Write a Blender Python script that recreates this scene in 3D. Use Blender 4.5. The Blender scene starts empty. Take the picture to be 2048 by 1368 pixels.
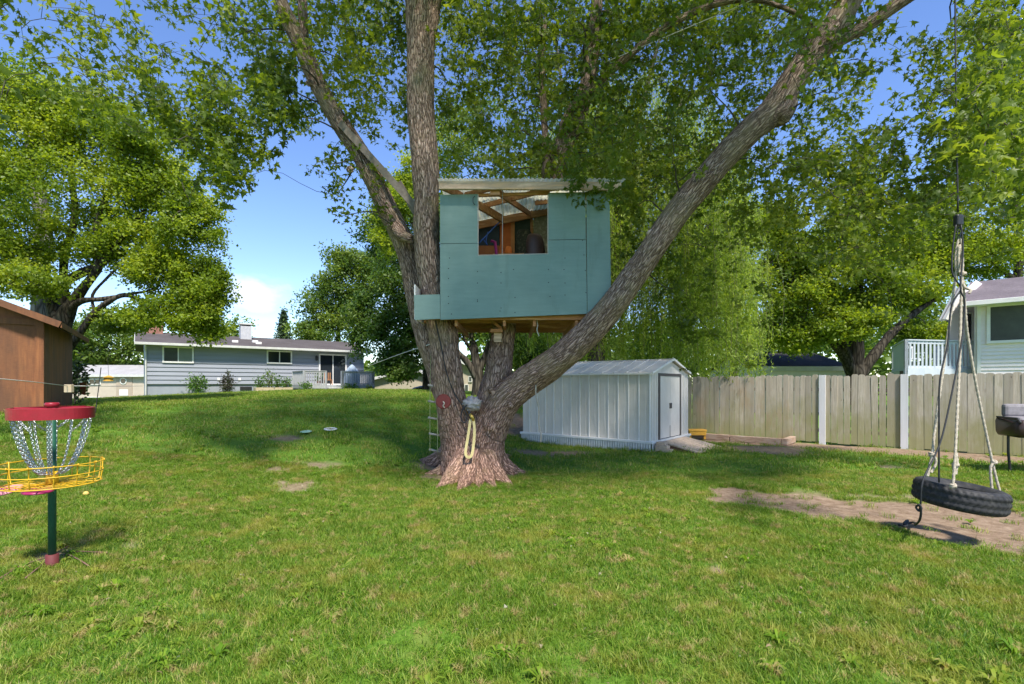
import bpy, math, random
import numpy as np
from mathutils import Vector, Matrix

S = bpy.context.scene
COL = S.collection
rng = np.random.default_rng(11)
random.seed(11)
PI = math.pi
R = math.radians

# ------------------------------------------------------------------ camera
CAMH = 1.6
cd = bpy.data.cameras.new('camera')
cam = bpy.data.objects.new('camera', cd)
COL.objects.link(cam)
cam.location = (0, 0, CAMH)
cam.rotation_euler = (R(90), 0, 0)
cd.sensor_width = 36.0
cd.lens = 36.0 * 1000 / 2048
cd.shift_y = (768 - 684) / 2048
cd.clip_start = 0.05
cd.clip_end = 2000
S.camera = cam

# ------------------------------------------------------------------ light
SUN_EL, SUN_AZ = 56, 160          # azimuth clockwise from +Y, where the sun stands
W = bpy.data.worlds.new('World')
S.world = W
W.use_nodes = True
wn, wl = W.node_tree.nodes, W.node_tree.links
wn.clear()
out = wn.new('ShaderNodeOutputWorld')
bg = wn.new('ShaderNodeBackground')
bg.inputs['Strength'].default_value = 0.125
sky = wn.new('ShaderNodeTexSky')
sky.sky_type = 'NISHITA'
sky.sun_disc = False
sky.sun_elevation = R(SUN_EL)
sky.sun_rotation = R(SUN_AZ)
sky.air_density = 1.0
sky.dust_density = 0.0
sky.ozone_density = 3.0
tc = wn.new('ShaderNodeTexCoord')
mp = wn.new('ShaderNodeMapping'); mp.inputs['Scale'].default_value = (1, 1, 2.2)
mp.inputs['Location'].default_value = (0.30, 0.0, 0.13)
nz = wn.new('ShaderNodeTexNoise'); nz.inputs['Scale'].default_value = 3.1
nz.inputs['Detail'].default_value = 8; nz.inputs['Roughness'].default_value = 0.55
rp = wn.new('ShaderNodeValToRGB')
rp.color_ramp.elements[0].position = 0.56; rp.color_ramp.elements[1].position = 0.80
sx = wn.new('ShaderNodeSeparateXYZ')
mr = wn.new('ShaderNodeMapRange'); mr.inputs['From Min'].default_value = 0.02; mr.inputs['From Max'].default_value = 0.42
mr.inputs['To Min'].default_value = 1.0; mr.inputs['To Max'].default_value = 0.0
mu = wn.new('ShaderNodeMath'); mu.operation = 'MULTIPLY'
mx = wn.new('ShaderNodeMixRGB'); mx.inputs['Color2'].default_value = (4.6, 4.7, 4.9, 1)
hs = wn.new('ShaderNodeHueSaturation'); hs.inputs['Saturation'].default_value = 1.12; hs.inputs['Hue'].default_value = .511; hs.inputs['Value'].default_value = 1.0
wl.new(tc.outputs['Generated'], mp.inputs['Vector']); wl.new(mp.outputs[0], nz.inputs['Vector'])
wl.new(nz.outputs['Fac'], rp.inputs['Fac']); wl.new(tc.outputs['Generated'], sx.inputs[0])
wl.new(sx.outputs['Z'], mr.inputs['Value']); wl.new(rp.outputs['Color'], mu.inputs[0]); wl.new(mr.outputs[0], mu.inputs[1])
wl.new(sky.outputs[0], hs.inputs['Color']); wl.new(hs.outputs[0], mx.inputs['Color1']); wl.new(mu.outputs[0], mx.inputs['Fac'])
nrm_ = wn.new('ShaderNodeVectorMath'); nrm_.operation = 'DISTANCE'
mpc = wn.new('ShaderNodeMapping'); mpc.inputs['Scale'].default_value = (1, 1, 2.0)
cdir = Vector((-.525, 1, .180)).normalized(); nrm_.inputs[1].default_value = (cdir.x, cdir.y, cdir.z * 2.0)
nc = wn.new('ShaderNodeTexNoise'); nc.inputs['Scale'].default_value = 17; nc.inputs['Detail'].default_value = 7; nc.inputs['Roughness'].default_value = .6
mrc = wn.new('ShaderNodeMapRange'); mrc.inputs['From Min'].default_value = .0; mrc.inputs['From Max'].default_value = .115; mrc.inputs['To Min'].default_value = .62; mrc.inputs['To Max'].default_value = -.45
adc = wn.new('ShaderNodeMath'); adc.operation = 'ADD'
rpc = wn.new('ShaderNodeValToRGB'); rpc.color_ramp.elements[0].position = .56; rpc.color_ramp.elements[1].position = 1.0; rpc.color_ramp.elements[1].color = (.9, .9, .9, 1)
mxc = wn.new('ShaderNodeMixRGB'); mxc.inputs['Color2'].default_value = (4.9, 4.9, 5.1, 1)
wl.new(tc.outputs['Generated'], mpc.inputs['Vector']); wl.new(mpc.outputs[0], nrm_.inputs[0]); wl.new(mpc.outputs[0], nc.inputs['Vector']); wl.new(nrm_.outputs['Value'], mrc.inputs['Value'])
wl.new(mrc.outputs[0], adc.inputs[0]); wl.new(nc.outputs['Fac'], adc.inputs[1]); wl.new(adc.outputs[0], rpc.inputs['Fac']); wl.new(rpc.outputs['Color'], mxc.inputs['Fac'])
wl.new(mx.outputs[0], mxc.inputs['Color1']); wl.new(mxc.outputs[0], bg.inputs['Color']); wl.new(bg.outputs[0], out.inputs['Surface'])

sl = bpy.data.lights.new('sun', 'SUN')
sl.energy = 3.7
sl.angle = R(6)
sl.color = (1.0, 0.95, 0.87)
sun = bpy.data.objects.new('sun', sl)
COL.objects.link(sun)
sdir = Vector((math.sin(R(SUN_AZ)) * math.cos(R(SUN_EL)), math.cos(R(SUN_AZ)) * math.cos(R(SUN_EL)), math.sin(R(SUN_EL))))
sun.rotation_euler = sdir.to_track_quat('Z', 'Y').to_euler()

S.view_settings.view_transform = 'Standard'
S.view_settings.look = 'None'
S.view_settings.gamma = 1.0
S.view_settings.use_curve_mapping = False
S.view_settings.exposure = 1.1

# ------------------------------------------------------------------ numeric helpers
def P(px, py, d):
    return Vector(((px - 1024) * d / 1000.0, d, CAMH - (py - 768) * d / 1000.0))

def G(px, py):                      # point on flat ground
    d = CAMH * 1000 / (py - 768)
    return ((px - 1024) * d / 1000.0, d)

def _hash(i, j, k, s):
    h = (i * 374761393 + j * 668265263 + k * 2147483647 + s * 144665) & 0xffffffff
    h = ((h ^ (h >> 13)) * 1274126177) & 0xffffffff
    h = (h ^ (h >> 16)) & 0xffffffff
    return h / 4294967295.0

def vnoise(p, s=0):
    p = np.asarray(p, float)
    i = np.floor(p).astype(np.int64); f = p - i
    f = f * f * (3 - 2 * f)
    r = 0
    for a in (0, 1):
        wa = f[:, 0] if a else 1 - f[:, 0]
        for b in (0, 1):
            wb = f[:, 1] if b else 1 - f[:, 1]
            for c in (0, 1):
                wc = f[:, 2] if c else 1 - f[:, 2]
                r = r + wa * wb * wc * _hash(i[:, 0] + a, i[:, 1] + b, i[:, 2] + c, s)
    return r

def fbm(p, oct=3, s=0):
    p = np.asarray(p, float); r = 0; a = 1; t = 0
    for o in range(oct):
        r = r + a * vnoise(p * 2 ** o + 17.3 * o, s + o); t += a; a *= 0.5
    return r / t

# terrain from control points (thin plate spline)
CP = np.array([
 (0,0,0),(-4,4.4,0),(4,5,0),(0,5,0),(0,9,0),(-1.5,9,0.02),(-8,0,.1),(8,0,0),(-10,-10,.1),(10,-10,0),(0,-10,0),
 (3.3,11.85,0),(.3,14.0,0.02),(5.8,16,0),(8.5,13.8,0),(11,10.8,.02),(5.6,13.7,0),(16,8,0),(13,20,0),(22,20,0),(26,5,0),(10,30,.2),(30,40,.2),(17,30,.1),
 (-4,11.5,.42),(-2.4,11.5,.25),(-3,16,.82),(-4,24,1.2),(-10,24,1.25),(-8,30,1.22),(-11.3,36,1.12),(-22,30,.82),(-17,29,1.05),
 (-11,12,.92),(-14,16,.85),(-8,12,.72),(-7,8,.33),(-11,7,.55),(-17,22,.9),(.6,25,1.05),(4,27,.85),(.5,19,.55),
 (-30,60,.2),(-12,55,.6),(0,55,.6),(40,60,0),(-40,20,.3),(-30,8,.4),(-48,55,-.3),(-60,90,0),(60,60,0),(0,90,0),(60,0,0),(-60,0,0),
 (0,-50,0),(60,-50,0),(-60,-50,0),(-80,110,0),(80,110,0)], float)
def _tps(r2):
    return np.where(r2 > 0, 0.5 * r2 * np.log(r2 + 1e-12), 0)
_n = len(CP)
_A = np.zeros((_n + 3, _n + 3))
_A[:_n, :_n] = _tps(((CP[:, None, :2] - CP[None, :, :2]) ** 2).sum(-1)) + np.eye(_n) * 0.05
_A[:_n, _n] = 1; _A[:_n, _n + 1:] = CP[:, :2]; _A[_n, :_n] = 1; _A[_n + 1:, :_n] = CP[:, :2].T
_w = np.linalg.solve(_A, np.concatenate([CP[:, 2], [0, 0, 0]]))
def terr(x, y):
    x = np.atleast_1d(np.asarray(x, float)); y = np.atleast_1d(np.asarray(y, float))
    z = np.zeros(x.shape)
    for s in range(0, len(x), 40000):
        q = np.stack([x[s:s + 40000], y[s:s + 40000]], -1)
        r2 = ((q[:, None] - CP[None, :, :2]) ** 2).sum(-1)
        z[s:s + 40000] = _tps(r2) @ _w[:_n] + _w[_n] + q @ _w[_n + 1:]
    far = np.clip((np.hypot(x, y) - 90) / 40, 0, 1)
    return np.clip(z, -1.5, 2.0) * (1 - far)
def tz(x, y):
    return float(terr([x], [y])[0])

def seg_d(x, y, a, b):
    a = np.array(a); b = np.array(b); ab = b - a
    t = np.clip(((x - a[0]) * ab[0] + (y - a[1]) * ab[1]) / (ab @ ab), 0, 1)
    return np.hypot(x - a[0] - t * ab[0], y - a[1] - t * ab[1])

def dirt_mask(x, y):
    x = np.asarray(x, float); y = np.asarray(y, float)
    q = np.stack([x, y, x * 0], -1)
    n1 = fbm(q * 1.3, 3, 3) - 0.5
    n2 = fbm(q * 5.0, 3, 9) - 0.5
    m = np.zeros(x.shape)
    def add(dist, r, soft=0.25, k=1.0):
        nonlocal m
        v = (r - dist + n1 * r * 1.1 + n2 * 0.35 * min(1, r * 2)) / soft
        m = np.maximum(m, np.clip(v + 0.5, 0, 1) * k)
    add(seg_d(x, y, (3.7, 6.75), (6.7, 5.2)), .85, .18)
    add(seg_d(x, y, (4.2, 7.3), (7.5, 6.6)), .25, .35, .75)
    add(seg_d(x, y, (4.6, 5.3), (6.6, 4.7)), .38, .2)
    add(seg_d(x, y, (4.6, 4.5), (6.0, 3.9)), .12, .3, .75)
    add(seg_d(x, y, (6.0, 14.6), (13.5, 7.6)), .85, .35)
    add(np.hypot(x - 6.0, (y - 12.2) * .9), .95, .4, .9)
    add(np.hypot((x - 7.2), (y - 9.6)) , .22, .2, .8)
    add(np.hypot((x - .75) * .55, y - 11.8), .55, .3)
    add(np.hypot(x - .1, (y - 16.5) * .5), .9, .4)
    for px, py, r in ((555, 955, .30), (595, 978, .42), (632, 946, .30), (575, 915, .26), (260, 1095, .12), (105, 1115, .22), (900, 935, .5), (870, 955, .3)):
        gx, gy = G(px, py)
        add(np.hypot((x - gx) * .8, y - gy), r, .22, .85)
    gx, gy = G(1435, 1138); add(np.hypot((x - gx) * .8, y - gy), .09, .05)
    gx, gy = G(1740, 1150)
    add(np.hypot(x - 1.0, y - 7.6), .12, .3, .5)
    add(np.abs(np.hypot(x + .65, (y - 9.0)) - .75), .10, .3, .8)
    # worn soil in front of the grey house's beds
    return m

# ------------------------------------------------------------------ materials
MATS = {}
def nodes_mat(name):
    m = bpy.data.materials.new(name); m.use_nodes = True
    nt = m.node_tree
    b = nt.nodes['Principled BSDF']
    return m, nt, b

def N(nt, t, **kw):
    n = nt.nodes.new(t)
    for k, v in kw.items():
        setattr(n, k, v)
    return n

def ramp(nt, src, stops):
    r = N(nt, 'ShaderNodeValToRGB')
    while len(r.color_ramp.elements) < len(stops):
        r.color_ramp.elements.new(0.5)
    for e, (p, c) in zip(r.color_ramp.elements, stops):
        e.position = p; e.color = (*c, 1)
    nt.links.new(src, r.inputs['Fac'])
    return r.outputs['Color']

def noise(nt, vec, scale, detail=4, rough=0.6, sc=(1, 1, 1)):
    mpn = N(nt, 'ShaderNodeMapping'); mpn.inputs['Scale'].default_value = sc
    nt.links.new(vec, mpn.inputs['Vector'])
    n = N(nt, 'ShaderNodeTexNoise'); n.inputs['Scale'].default_value = scale
    n.inputs['Detail'].default_value = detail; n.inputs['Roughness'].default_value = rough
    nt.links.new(mpn.outputs[0], n.inputs['Vector'])
    return n.outputs['Fac']

def mixc(nt, fac, a, b, mode='MIX'):
    m = N(nt, 'ShaderNodeMixRGB', blend_type=mode)
    for s, v in (('Fac', fac), ('Color1', a), ('Color2', b)):
        if isinstance(v, (int, float)): m.inputs[s].default_value = v
        elif isinstance(v, tuple): m.inputs[s].default_value = (*v, 1)
        else: nt.links.new(v, m.inputs[s])
    return m.outputs[0]

def bump(nt, b, h, strength=0.4, dist=0.02):
    bn = N(nt, 'ShaderNodeBump'); bn.inputs['Strength'].default_value = strength
    bn.inputs['Distance'].default_value = dist
    nt.links.new(h, bn.inputs['Height']); nt.links.new(bn.outputs[0], b.inputs['Normal'])
    return bn

def mat(name, c1, c2=None, rough=.7, scale=6, sc=(1, 1, 1), metal=0, bm=0.0, detail=5, spec=.4, c3=None, lo=.35, hi=.65, world=False):
    if name in MATS: return MATS[name]
    m, nt, b = nodes_mat(name)
    c2 = c2 or tuple(v * .75 for v in c1)
    g = N(nt, 'ShaderNodeNewGeometry') if world else N(nt, 'ShaderNodeTexCoord')
    vec = g.outputs['Position'] if world else g.outputs['Object']
    f = noise(nt, vec, scale, detail, .6, sc)
    stops = [(lo, c1), (hi, c2)] if c3 is None else [(lo, c1), ((lo + hi) / 2, c2), (hi, c3)]
    nt.links.new(ramp(nt, f, stops), b.inputs['Base Color'])
    b.inputs['Roughness'].default_value = rough
    b.inputs['Metallic'].default_value = metal
    b.inputs['Specular IOR Level'].default_value = spec
    if bm: bump(nt, b, f, bm, .01)
    MATS[name] = m
    return m

def leaf_mat(name, cs, trans=.45, rough=.45, tcol=None):
    m, nt, b = nodes_mat(name)
    a = N(nt, 'ShaderNodeAttribute'); a.attribute_name = 'rnd'
    n = len(cs)
    col = ramp(nt, a.outputs['Fac'], [(i / (n - 1), c) for i, c in enumerate(cs)])
    nt.links.new(col, b.inputs['Base Color'])
    b.inputs['Roughness'].default_value = rough
    b.inputs['Specular IOR Level'].default_value = .35
    t = N(nt, 'ShaderNodeBsdfTranslucent')
    tcn = mixc(nt, 1.0, col, tcol or (1.5, 1.45, .5), 'MULTIPLY')
    nt.links.new(tcn, t.inputs['Color'])
    mxs = N(nt, 'ShaderNodeMixShader'); mxs.inputs['Fac'].default_value = trans
    nt.links.new(b.outputs[0], mxs.inputs[1]); nt.links.new(t.outputs[0], mxs.inputs[2])
    nt.links.new(mxs.outputs[0], nt.nodes['Material Output'].inputs['Surface'])
    return m

def glass_mat(name, col=(.02, .025, .03), rough=.03):
    if name in MATS: return MATS[name]
    m, nt, b = nodes_mat(name)
    b.inputs['Base Color'].default_value = (*col, 1)
    b.inputs['Roughness'].default_value = rough
    b.inputs['Specular IOR Level'].default_value = .8
    MATS[name] = m
    return m

# ------------------------------------------------------------------ object helpers
ORG = {}
def tag(o, label=None, cat=None, group=None, kind=None):
    if label: o['label'] = label
    if cat: o['category'] = cat
    if group: o['group'] = group
    if kind: o['kind'] = kind
    return o

def thing(name, label, cat, loc, group=None):
    o = bpy.data.objects.new(name, None)
    o.empty_display_size = .2
    COL.objects.link(o)
    o.location = loc
    ORG[o] = Vector(loc)
    return tag(o, label, cat, group)

def link(o, parent=None):
    COL.objects.link(o)
    if parent is not None:
        o.parent = parent
        ORG[o] = ORG[parent]
    return o

def np_mesh(name, V, F, m=None, rnd=None, smooth=False, attrs=None):
    V = np.asarray(V, np.float32); F = np.asarray(F, np.int32)
    me = bpy.data.meshes.new(name)
    me.vertices.add(len(V)); me.vertices.foreach_set('co', V.ravel())
    k = F.shape[1]
    me.loops.add(F.size); me.loops.foreach_set('vertex_index', F.ravel())
    me.polygons.add(len(F))
    me.polygons.foreach_set('loop_start', np.arange(0, F.size, k, dtype=np.int32))
    me.update(calc_edges=True)
    if smooth: me.polygons.foreach_set('use_smooth', np.ones(len(F), bool))
    if rnd is not None:
        a = me.attributes.new('rnd', 'FLOAT', 'FACE'); a.data.foreach_set('value', np.asarray(rnd, np.float32))
    for an, av in (attrs or {}).items():
        av = np.asarray(av, np.float32)
        if av.ndim == 1:
            a = me.attributes.new(an, 'FLOAT', 'POINT'); a.data.foreach_set('value', av)
        else:
            a = me.attributes.new(an, 'FLOAT_VECTOR', 'POINT'); a.data.foreach_set('vector', av.ravel())
    if m: me.materials.append(m)
    return me

def np_obj(name, V, F, m, parent=None, **kw):
    V = np.asarray(V, float)
    if parent is not None:
        V = V - np.array(ORG[parent])
    o = bpy.data.objects.new(name, np_mesh(name, V, F, m, **kw))
    return link(o, parent)

class MB:
    """collects shapes in world coordinates (optionally through a local frame)"""
    def __init__(s, T=None):
        s.v = []; s.f = []; s.T = T or (lambda p: Vector(p))
    def add(s, pts, faces, raw=False):
        b = len(s.v)
        s.v += [tuple(p) if raw else tuple(s.T(p)) for p in pts]
        s.f += [tuple(i + b for i in f) for f in faces]
    def box(s, x0, x1, y0, y1, z0, z1):
        p = [(x, y, z) for z in (z0, z1) for y in (y0, y1) for x in (x0, x1)]
        s.add(p, [(0, 2, 3, 1), (4, 5, 7, 6), (0, 1, 5, 4), (2, 6, 7, 3), (0, 4, 6, 2), (1, 3, 7, 5)])
        return s
    def bar(s, a, b, w, h, up=(0, 0, 1)):
        a = s.T(a); b = s.T(b); d = (b - a).normalized(); up = Vector(up)
        x = d.cross(up)
        if x.length < 1e-4: x = d.cross(Vector((1, 0, 0)))
        x.normalize(); y = x.cross(d).normalized()
        p = [q + x * (i * w / 2) + y * (j * h / 2) for q in (a, b) for i, j in ((-1, -1), (1, -1), (1, 1), (-1, 1))]
        s.add(p, [(3, 2, 1, 0), (4, 5, 6, 7), (0, 1, 5, 4), (1, 2, 6, 5), (2, 3, 7, 6), (3, 0, 4, 7)], True)
        return s
    def prism(s, poly, y0, y1):         # poly in (x,z), extruded along y
        n = len(poly)
        p = [(x, y0, z) for x, z in poly] + [(x, y1, z) for x, z in poly]
        s.add(p, [tuple(range(n)), tuple(range(2 * n - 1, n - 1, -1))] + [(i, i + n, (i + 1) % n + n, (i + 1) % n) for i in range(n)])
        return s
    def tube(s, pts, rad, n=8, caps=True, raw=False):
        pts = [Vector(p) if raw else s.T(p) for p in pts]
        if isinstance(rad, (int, float)): rad = [rad] * len(pts)
        b = len(s.v); x = None
        for i, p in enumerate(pts):
            d = (pts[min(i + 1, len(pts) - 1)] - pts[max(i - 1, 0)])
            d = d.normalized() if d.length > 1e-9 else Vector((0, 0, 1))
            if x is None: x = d.orthogonal().normalized()
            else:
                x = x - d * x.dot(d); x = x.normalized() if x.length > 1e-6 else d.orthogonal().normalized()
            y = d.cross(x)
            for k in range(n):
                a = 2 * PI * k / n
                s.v.append(tuple(p + (x * math.cos(a) + y * math.sin(a)) * rad[i]))
        for i in range(len(pts) - 1):
            for k in range(n):
                k2 = (k + 1) % n
                s.f.append((b + i * n + k, b + i * n + k2, b + (i + 1) * n + k2, b + (i + 1) * n + k))
        if caps:
            s.f.append(tuple(b + k for k in range(n - 1, -1, -1)))
            s.f.append(tuple(b + (len(pts) - 1) * n + k for k in range(n)))
        return s
    def ring(s, c, R0, r, n=32, m=6, T=None):
        pts = []
        b = len(s.v)
        for i in range(n):
            a = 2 * PI * i / n
            for j in range(m):
                q = 2 * PI * j / m
                p = Vector(((R0 + r * math.cos(q)) * math.cos(a), (R0 + r * math.cos(q)) * math.sin(a), r * math.sin(q)))
                if T: p = T @ p
                s.v.append(tuple(s.T(p + Vector(c))))
        for i in range(n):
            for j in range(m):
                s.f.append((b + i * m + j, b + ((i + 1) % n) * m + j, b + ((i + 1) % n) * m + (j + 1) % m, b + i * m + (j + 1) % m))
        return s
    def lathe(s, prof, c, n=24, T=None, close=False):
        b = len(s.v); k = len(prof)
        for i in range(n):
            a = 2 * PI * i / n
            for r, z in prof:
                p = Vector((r * math.cos(a), r * math.sin(a), z))
                if T: p = T @ p
                s.v.append(tuple(s.T(p + Vector(c))))
        for i in range(n):
            i2 = (i + 1) % n
            for j in range(k if close else k - 1):
                j2 = (j + 1) % k
                s.f.append((b + i * k + j, b + i2 * k + j, b + i2 * k + j2, b + i * k + j2))
        return s
    def build(s, name, m, parent=None, smooth=False, bevel=0, label=None, kind=None):
        og = ORG[parent] if parent is not None else Vector((0, 0, 0))
        me = bpy.data.meshes.new(name)
        me.from_pydata([(a - og.x, b - og.y, c - og.z) for a, b, c in s.v], [], s.f)
        me.materials.append(m)
        if smooth: me.polygons.foreach_set('use_smooth', np.ones(len(me.polygons), bool))
        me.update()
        o = bpy.data.objects.new(name, me)
        link(o, parent)
        if bevel:
            bv = o.modifiers.new('bevel', 'BEVEL'); bv.width = bevel; bv.segments = 2; bv.limit_method = 'ANGLE'
        if label: o['label'] = label
        if kind: o['kind'] = kind
        return o

class Face:
    """vertical plane through o along d (2D unit); px,py -> (u,z)"""
    def __init__(s, o, d):
        s.o = Vector((o[0], o[1], 0)); l = math.hypot(*d); s.d = Vector((d[0] / l, d[1] / l, 0)); s.n = Vector((-s.d.y, s.d.x, 0))
    def T(s, p):
        return s.o + s.d * p[0] + s.n * p[1] + Vector((0, 0, p[2]))
    def uz(s, px, py, v=0):
        o = s.o + s.n * v
        t = (px - 1024) / 1000
        u = (o.y * t - o.x) / (s.d.x - s.d.y * t)
        y = o.y + s.d.y * u
        return u, CAMH - (py - 768) * y / 1000
    def u(s, px, v=0): return s.uz(px, 768, v)[0]

def catmull(pts, k=4):
    """pts: list of tuples (any dims)"""
    a = np.array([tuple(p) for p in pts], float); o = []
    for i in range(len(a) - 1):
        p0, p1, p2, p3 = a[max(i - 1, 0)], a[i], a[i + 1], a[min(i + 2, len(a) - 1)]
        for j in range(k):
            t = j / k
            o.append(.5 * ((2 * p1) + (-p0 + p2) * t + (2 * p0 - 5 * p1 + 4 * p2 - p3) * t * t + (-p0 + 3 * p1 - 3 * p2 + p3) * t ** 3))
    o.append(a[-1])
    return np.array(o)

# ------------------------------------------------------------------ ground
def axis_pts(segs):
    o = []
    for a, b, s in segs: o += list(np.arange(a, b, s))
    return np.array(o + [segs[-1][1]])
gx = axis_pts([(-400, -120, 40), (-120, -40, 4), (-40, -14, .6), (-14, -7, .15), (-7, 9, .05), (9, 16, .12), (16, 40, .8), (40, 120, 5), (120, 400, 40)])
gy = axis_pts([(-200, -40, 20), (-40, -4, 2), (-4, 2, .3), (2, 9, .05), (9, 18, .08), (18, 40, .35), (40, 100, 2), (100, 600, 50)])
X, Y = np.meshgrid(gx, gy)
x, y = X.ravel(), Y.ravel()
z = terr(x, y)
q = np.stack([x, y, x * 0], -1)
near = np.clip(1 - (np.hypot(x, y) - 20) / 15, 0, 1)
z += (fbm(q * .9, 2, 21) - .5) * .07 * near + (fbm(q * 5, 2, 31) - .5) * .025 * near
dm = dirt_mask(x, y)
dm *= (np.hypot(x, y) < 25)
z -= dm * .02 * near
nx, ny = len(gx), len(gy)
ii, jj = np.meshgrid(np.arange(nx - 1), np.arange(ny - 1))
b0 = (jj * nx + ii).ravel()
F = np.stack([b0, b0 + 1, b0 + nx + 1, b0 + nx], -1)

m, nt, b = nodes_mat('lawn')
g = N(nt, 'ShaderNodeNewGeometry'); pos = g.outputs['Position']
n_big = noise(nt, pos, .55, 3, .6); n_mid = noise(nt, pos, 2.6, 5, .65); n_fine = noise(nt, pos, 34, 5, .75, (1, .7, 1))
c = ramp(nt, n_fine, [(.3, (.045, .10, .011)), (.5, (.09, .18, .018)), (.72, (.16, .26, .035))])
c = mixc(nt, ramp(nt, n_mid, [(.52, (0, 0, 0)), (.72, (.55, .55, .55))]), c, (.25, .24, .07))
da = N(nt, 'ShaderNodeAttribute'); da.attribute_name = 'dirt'
dcol = ramp(nt, noise(nt, pos, 9, 7, .7), [(.3, (.15, .098, .062)), (.52, (.255, .18, .122)), (.72, (.35, .26, .185))])
dcol = mixc(nt, ramp(nt, noise(nt, pos, 90, 3, .8), [(.62, (0, 0, 0)), (.7, (.7, .7, .7))]), dcol, (.33, .27, .20))
c = mixc(nt, da.outputs['Fac'], c, dcol)
nt.links.new(c, b.inputs['Base Color']); b.inputs['Roughness'].default_value = .95; b.inputs['Specular IOR Level'].default_value = .1
bump(nt, b, n_fine, .6, .03)
ground = np_obj('ground', np.stack([x, y, z], -1), F, m, smooth=True, attrs={'dirt': dm})
tag(ground, kind='structure')
def gz(x_, y_):
    return terr(x_, y_) + (fbm(np.stack([x_, y_, x_ * 0], -1) * .9, 2, 21) - .5) * .07 * np.clip(1 - (np.hypot(x_, y_) - 20) / 15, 0, 1)

# ------------------------------------------------------------------ grass (tufts scattered by geometry nodes)
def tuft(nb, rad, h, wdt, lean):
    V = []; Fq = []; rn = []
    for i in range(nb):
        a = rng.uniform(0, 2 * PI); r = rad * math.sqrt(rng.uniform(0, 1))
        bx, by = r * math.cos(a), r * math.sin(a)
        th = rng.uniform(0, 2 * PI); hh = h * rng.uniform(.45, 1.15); ln = lean * rng.uniform(.3, 1.5) * hh
        dx, dy = math.cos(th), math.sin(th); ox, oy = -dy * wdt / 2, dx * wdt / 2
        k = len(V)
        V += [(bx - ox, by - oy, -.01), (bx + ox, by + oy, -.01),
              (bx + dx * ln * .35 - ox * .8, by + dy * ln * .35 - oy * .8, hh * .6), (bx + dx * ln * .35 + ox * .8, by + dy * ln * .35 + oy * .8, hh * .6),
              (bx + dx * ln, by + dy * ln, hh)]
        Fq += [(k, k + 1, k + 3), (k, k + 3, k + 2), (k + 2, k + 3, k + 4)]
        t = rng.uniform(0, 1); rn += [t, t, t]
    return V, Fq, rn

def scatter_obj(name, variants, pts, rot, scl, material):
    V = []; Fc = []; rn = []; var = []
    for k, (v, f, r) in enumerate(variants):
        b_ = len(V); V += v; Fc += [tuple(i + b_ for i in t) for t in f]; rn += r; var += [k] * len(v)
    nv = len(V)
    allv = np.concatenate([np.array(V), pts])
    me = bpy.data.meshes.new(name)
    me.vertices.add(len(allv)); me.vertices.foreach_set('co', allv.astype(np.float32).ravel())
    Fc = np.array(Fc, np.int32)
    me.loops.add(Fc.size); me.loops.foreach_set('vertex_index', Fc.ravel())
    me.polygons.add(len(Fc)); me.polygons.foreach_set('loop_start', np.arange(0, Fc.size, 3, dtype=np.int32))
    me.update(calc_edges=True)
    a = me.attributes.new('rnd', 'FLOAT', 'FACE'); a.data.foreach_set('value', np.array(rn, np.float32))
    a = me.attributes.new('variant', 'INT', 'POINT'); a.data.foreach_set('value', np.concatenate([np.array(var), np.full(len(pts), -1)]).astype(np.int32))
    a = me.attributes.new('rot', 'FLOAT_VECTOR', 'POINT'); a.data.foreach_set('vector', np.concatenate([np.zeros((nv, 3)), rot]).astype(np.float32).ravel())
    a = me.attributes.new('scl', 'FLOAT_VECTOR', 'POINT'); a.data.foreach_set('vector', np.concatenate([np.ones((nv, 3)), scl]).astype(np.float32).ravel())
    me.materials.append(material)
    o = link(bpy.data.objects.new(name, me))
    ng = bpy.data.node_groups.new(name + '_nodes', 'GeometryNodeTree')
    ng.interface.new_socket('Geometry', in_out='INPUT', socket_type='NodeSocketGeometry')
    ng.interface.new_socket('Geometry', in_out='OUTPUT', socket_type='NodeSocketGeometry')
    gi = ng.nodes.new('NodeGroupInput'); go = ng.nodes.new('NodeGroupOutput'); L = ng.links.new
    at = ng.nodes.new('GeometryNodeInputNamedAttribute'); at.data_type = 'INT'; at.inputs['Name'].default_value = 'variant'
    def sep(k):
        cmp = ng.nodes.new('FunctionNodeCompare'); cmp.data_type = 'INT'; cmp.operation = 'EQUAL'
        ins = [s_ for s_ in cmp.inputs if s_.type == 'INT']
        L(at.outputs['Attribute'], ins[0]); ins[1].default_value = k
        sg = ng.nodes.new('GeometryNodeSeparateGeometry'); sg.domain = 'POINT'
        L(gi.outputs[0], sg.inputs['Geometry']); L(cmp.outputs[0], sg.inputs['Selection'])
        return sg.outputs['Selection']
    jn = ng.nodes.new('GeometryNodeJoinGeometry')
    for k in range(len(variants)):
        g2 = ng.nodes.new('GeometryNodeGeometryToInstance'); L(sep(k), g2.inputs[0]); L(g2.outputs[0], jn.inputs[0])
    ip = ng.nodes.new('GeometryNodeInstanceOnPoints')
    ra = ng.nodes.new('GeometryNodeInputNamedAttribute'); ra.data_type = 'FLOAT_VECTOR'; ra.inputs['Name'].default_value = 'rot'
    sa = ng.nodes.new('GeometryNodeInputNamedAttribute'); sa.data_type = 'FLOAT_VECTOR'; sa.inputs['Name'].default_value = 'scl'
    L(sep(-1), ip.inputs['Points']); L(jn.outputs[0], ip.inputs['Instance'])
    ip.inputs['Pick Instance'].default_value = True
    L(ra.outputs['Attribute'], ip.inputs['Rotation']); L(sa.outputs['Attribute'], ip.inputs['Scale'])
    L(ip.outputs[0], go.inputs[0])
    md = o.modifiers.new('scatter', 'NODES'); md.node_group = ng
    return o

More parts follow.
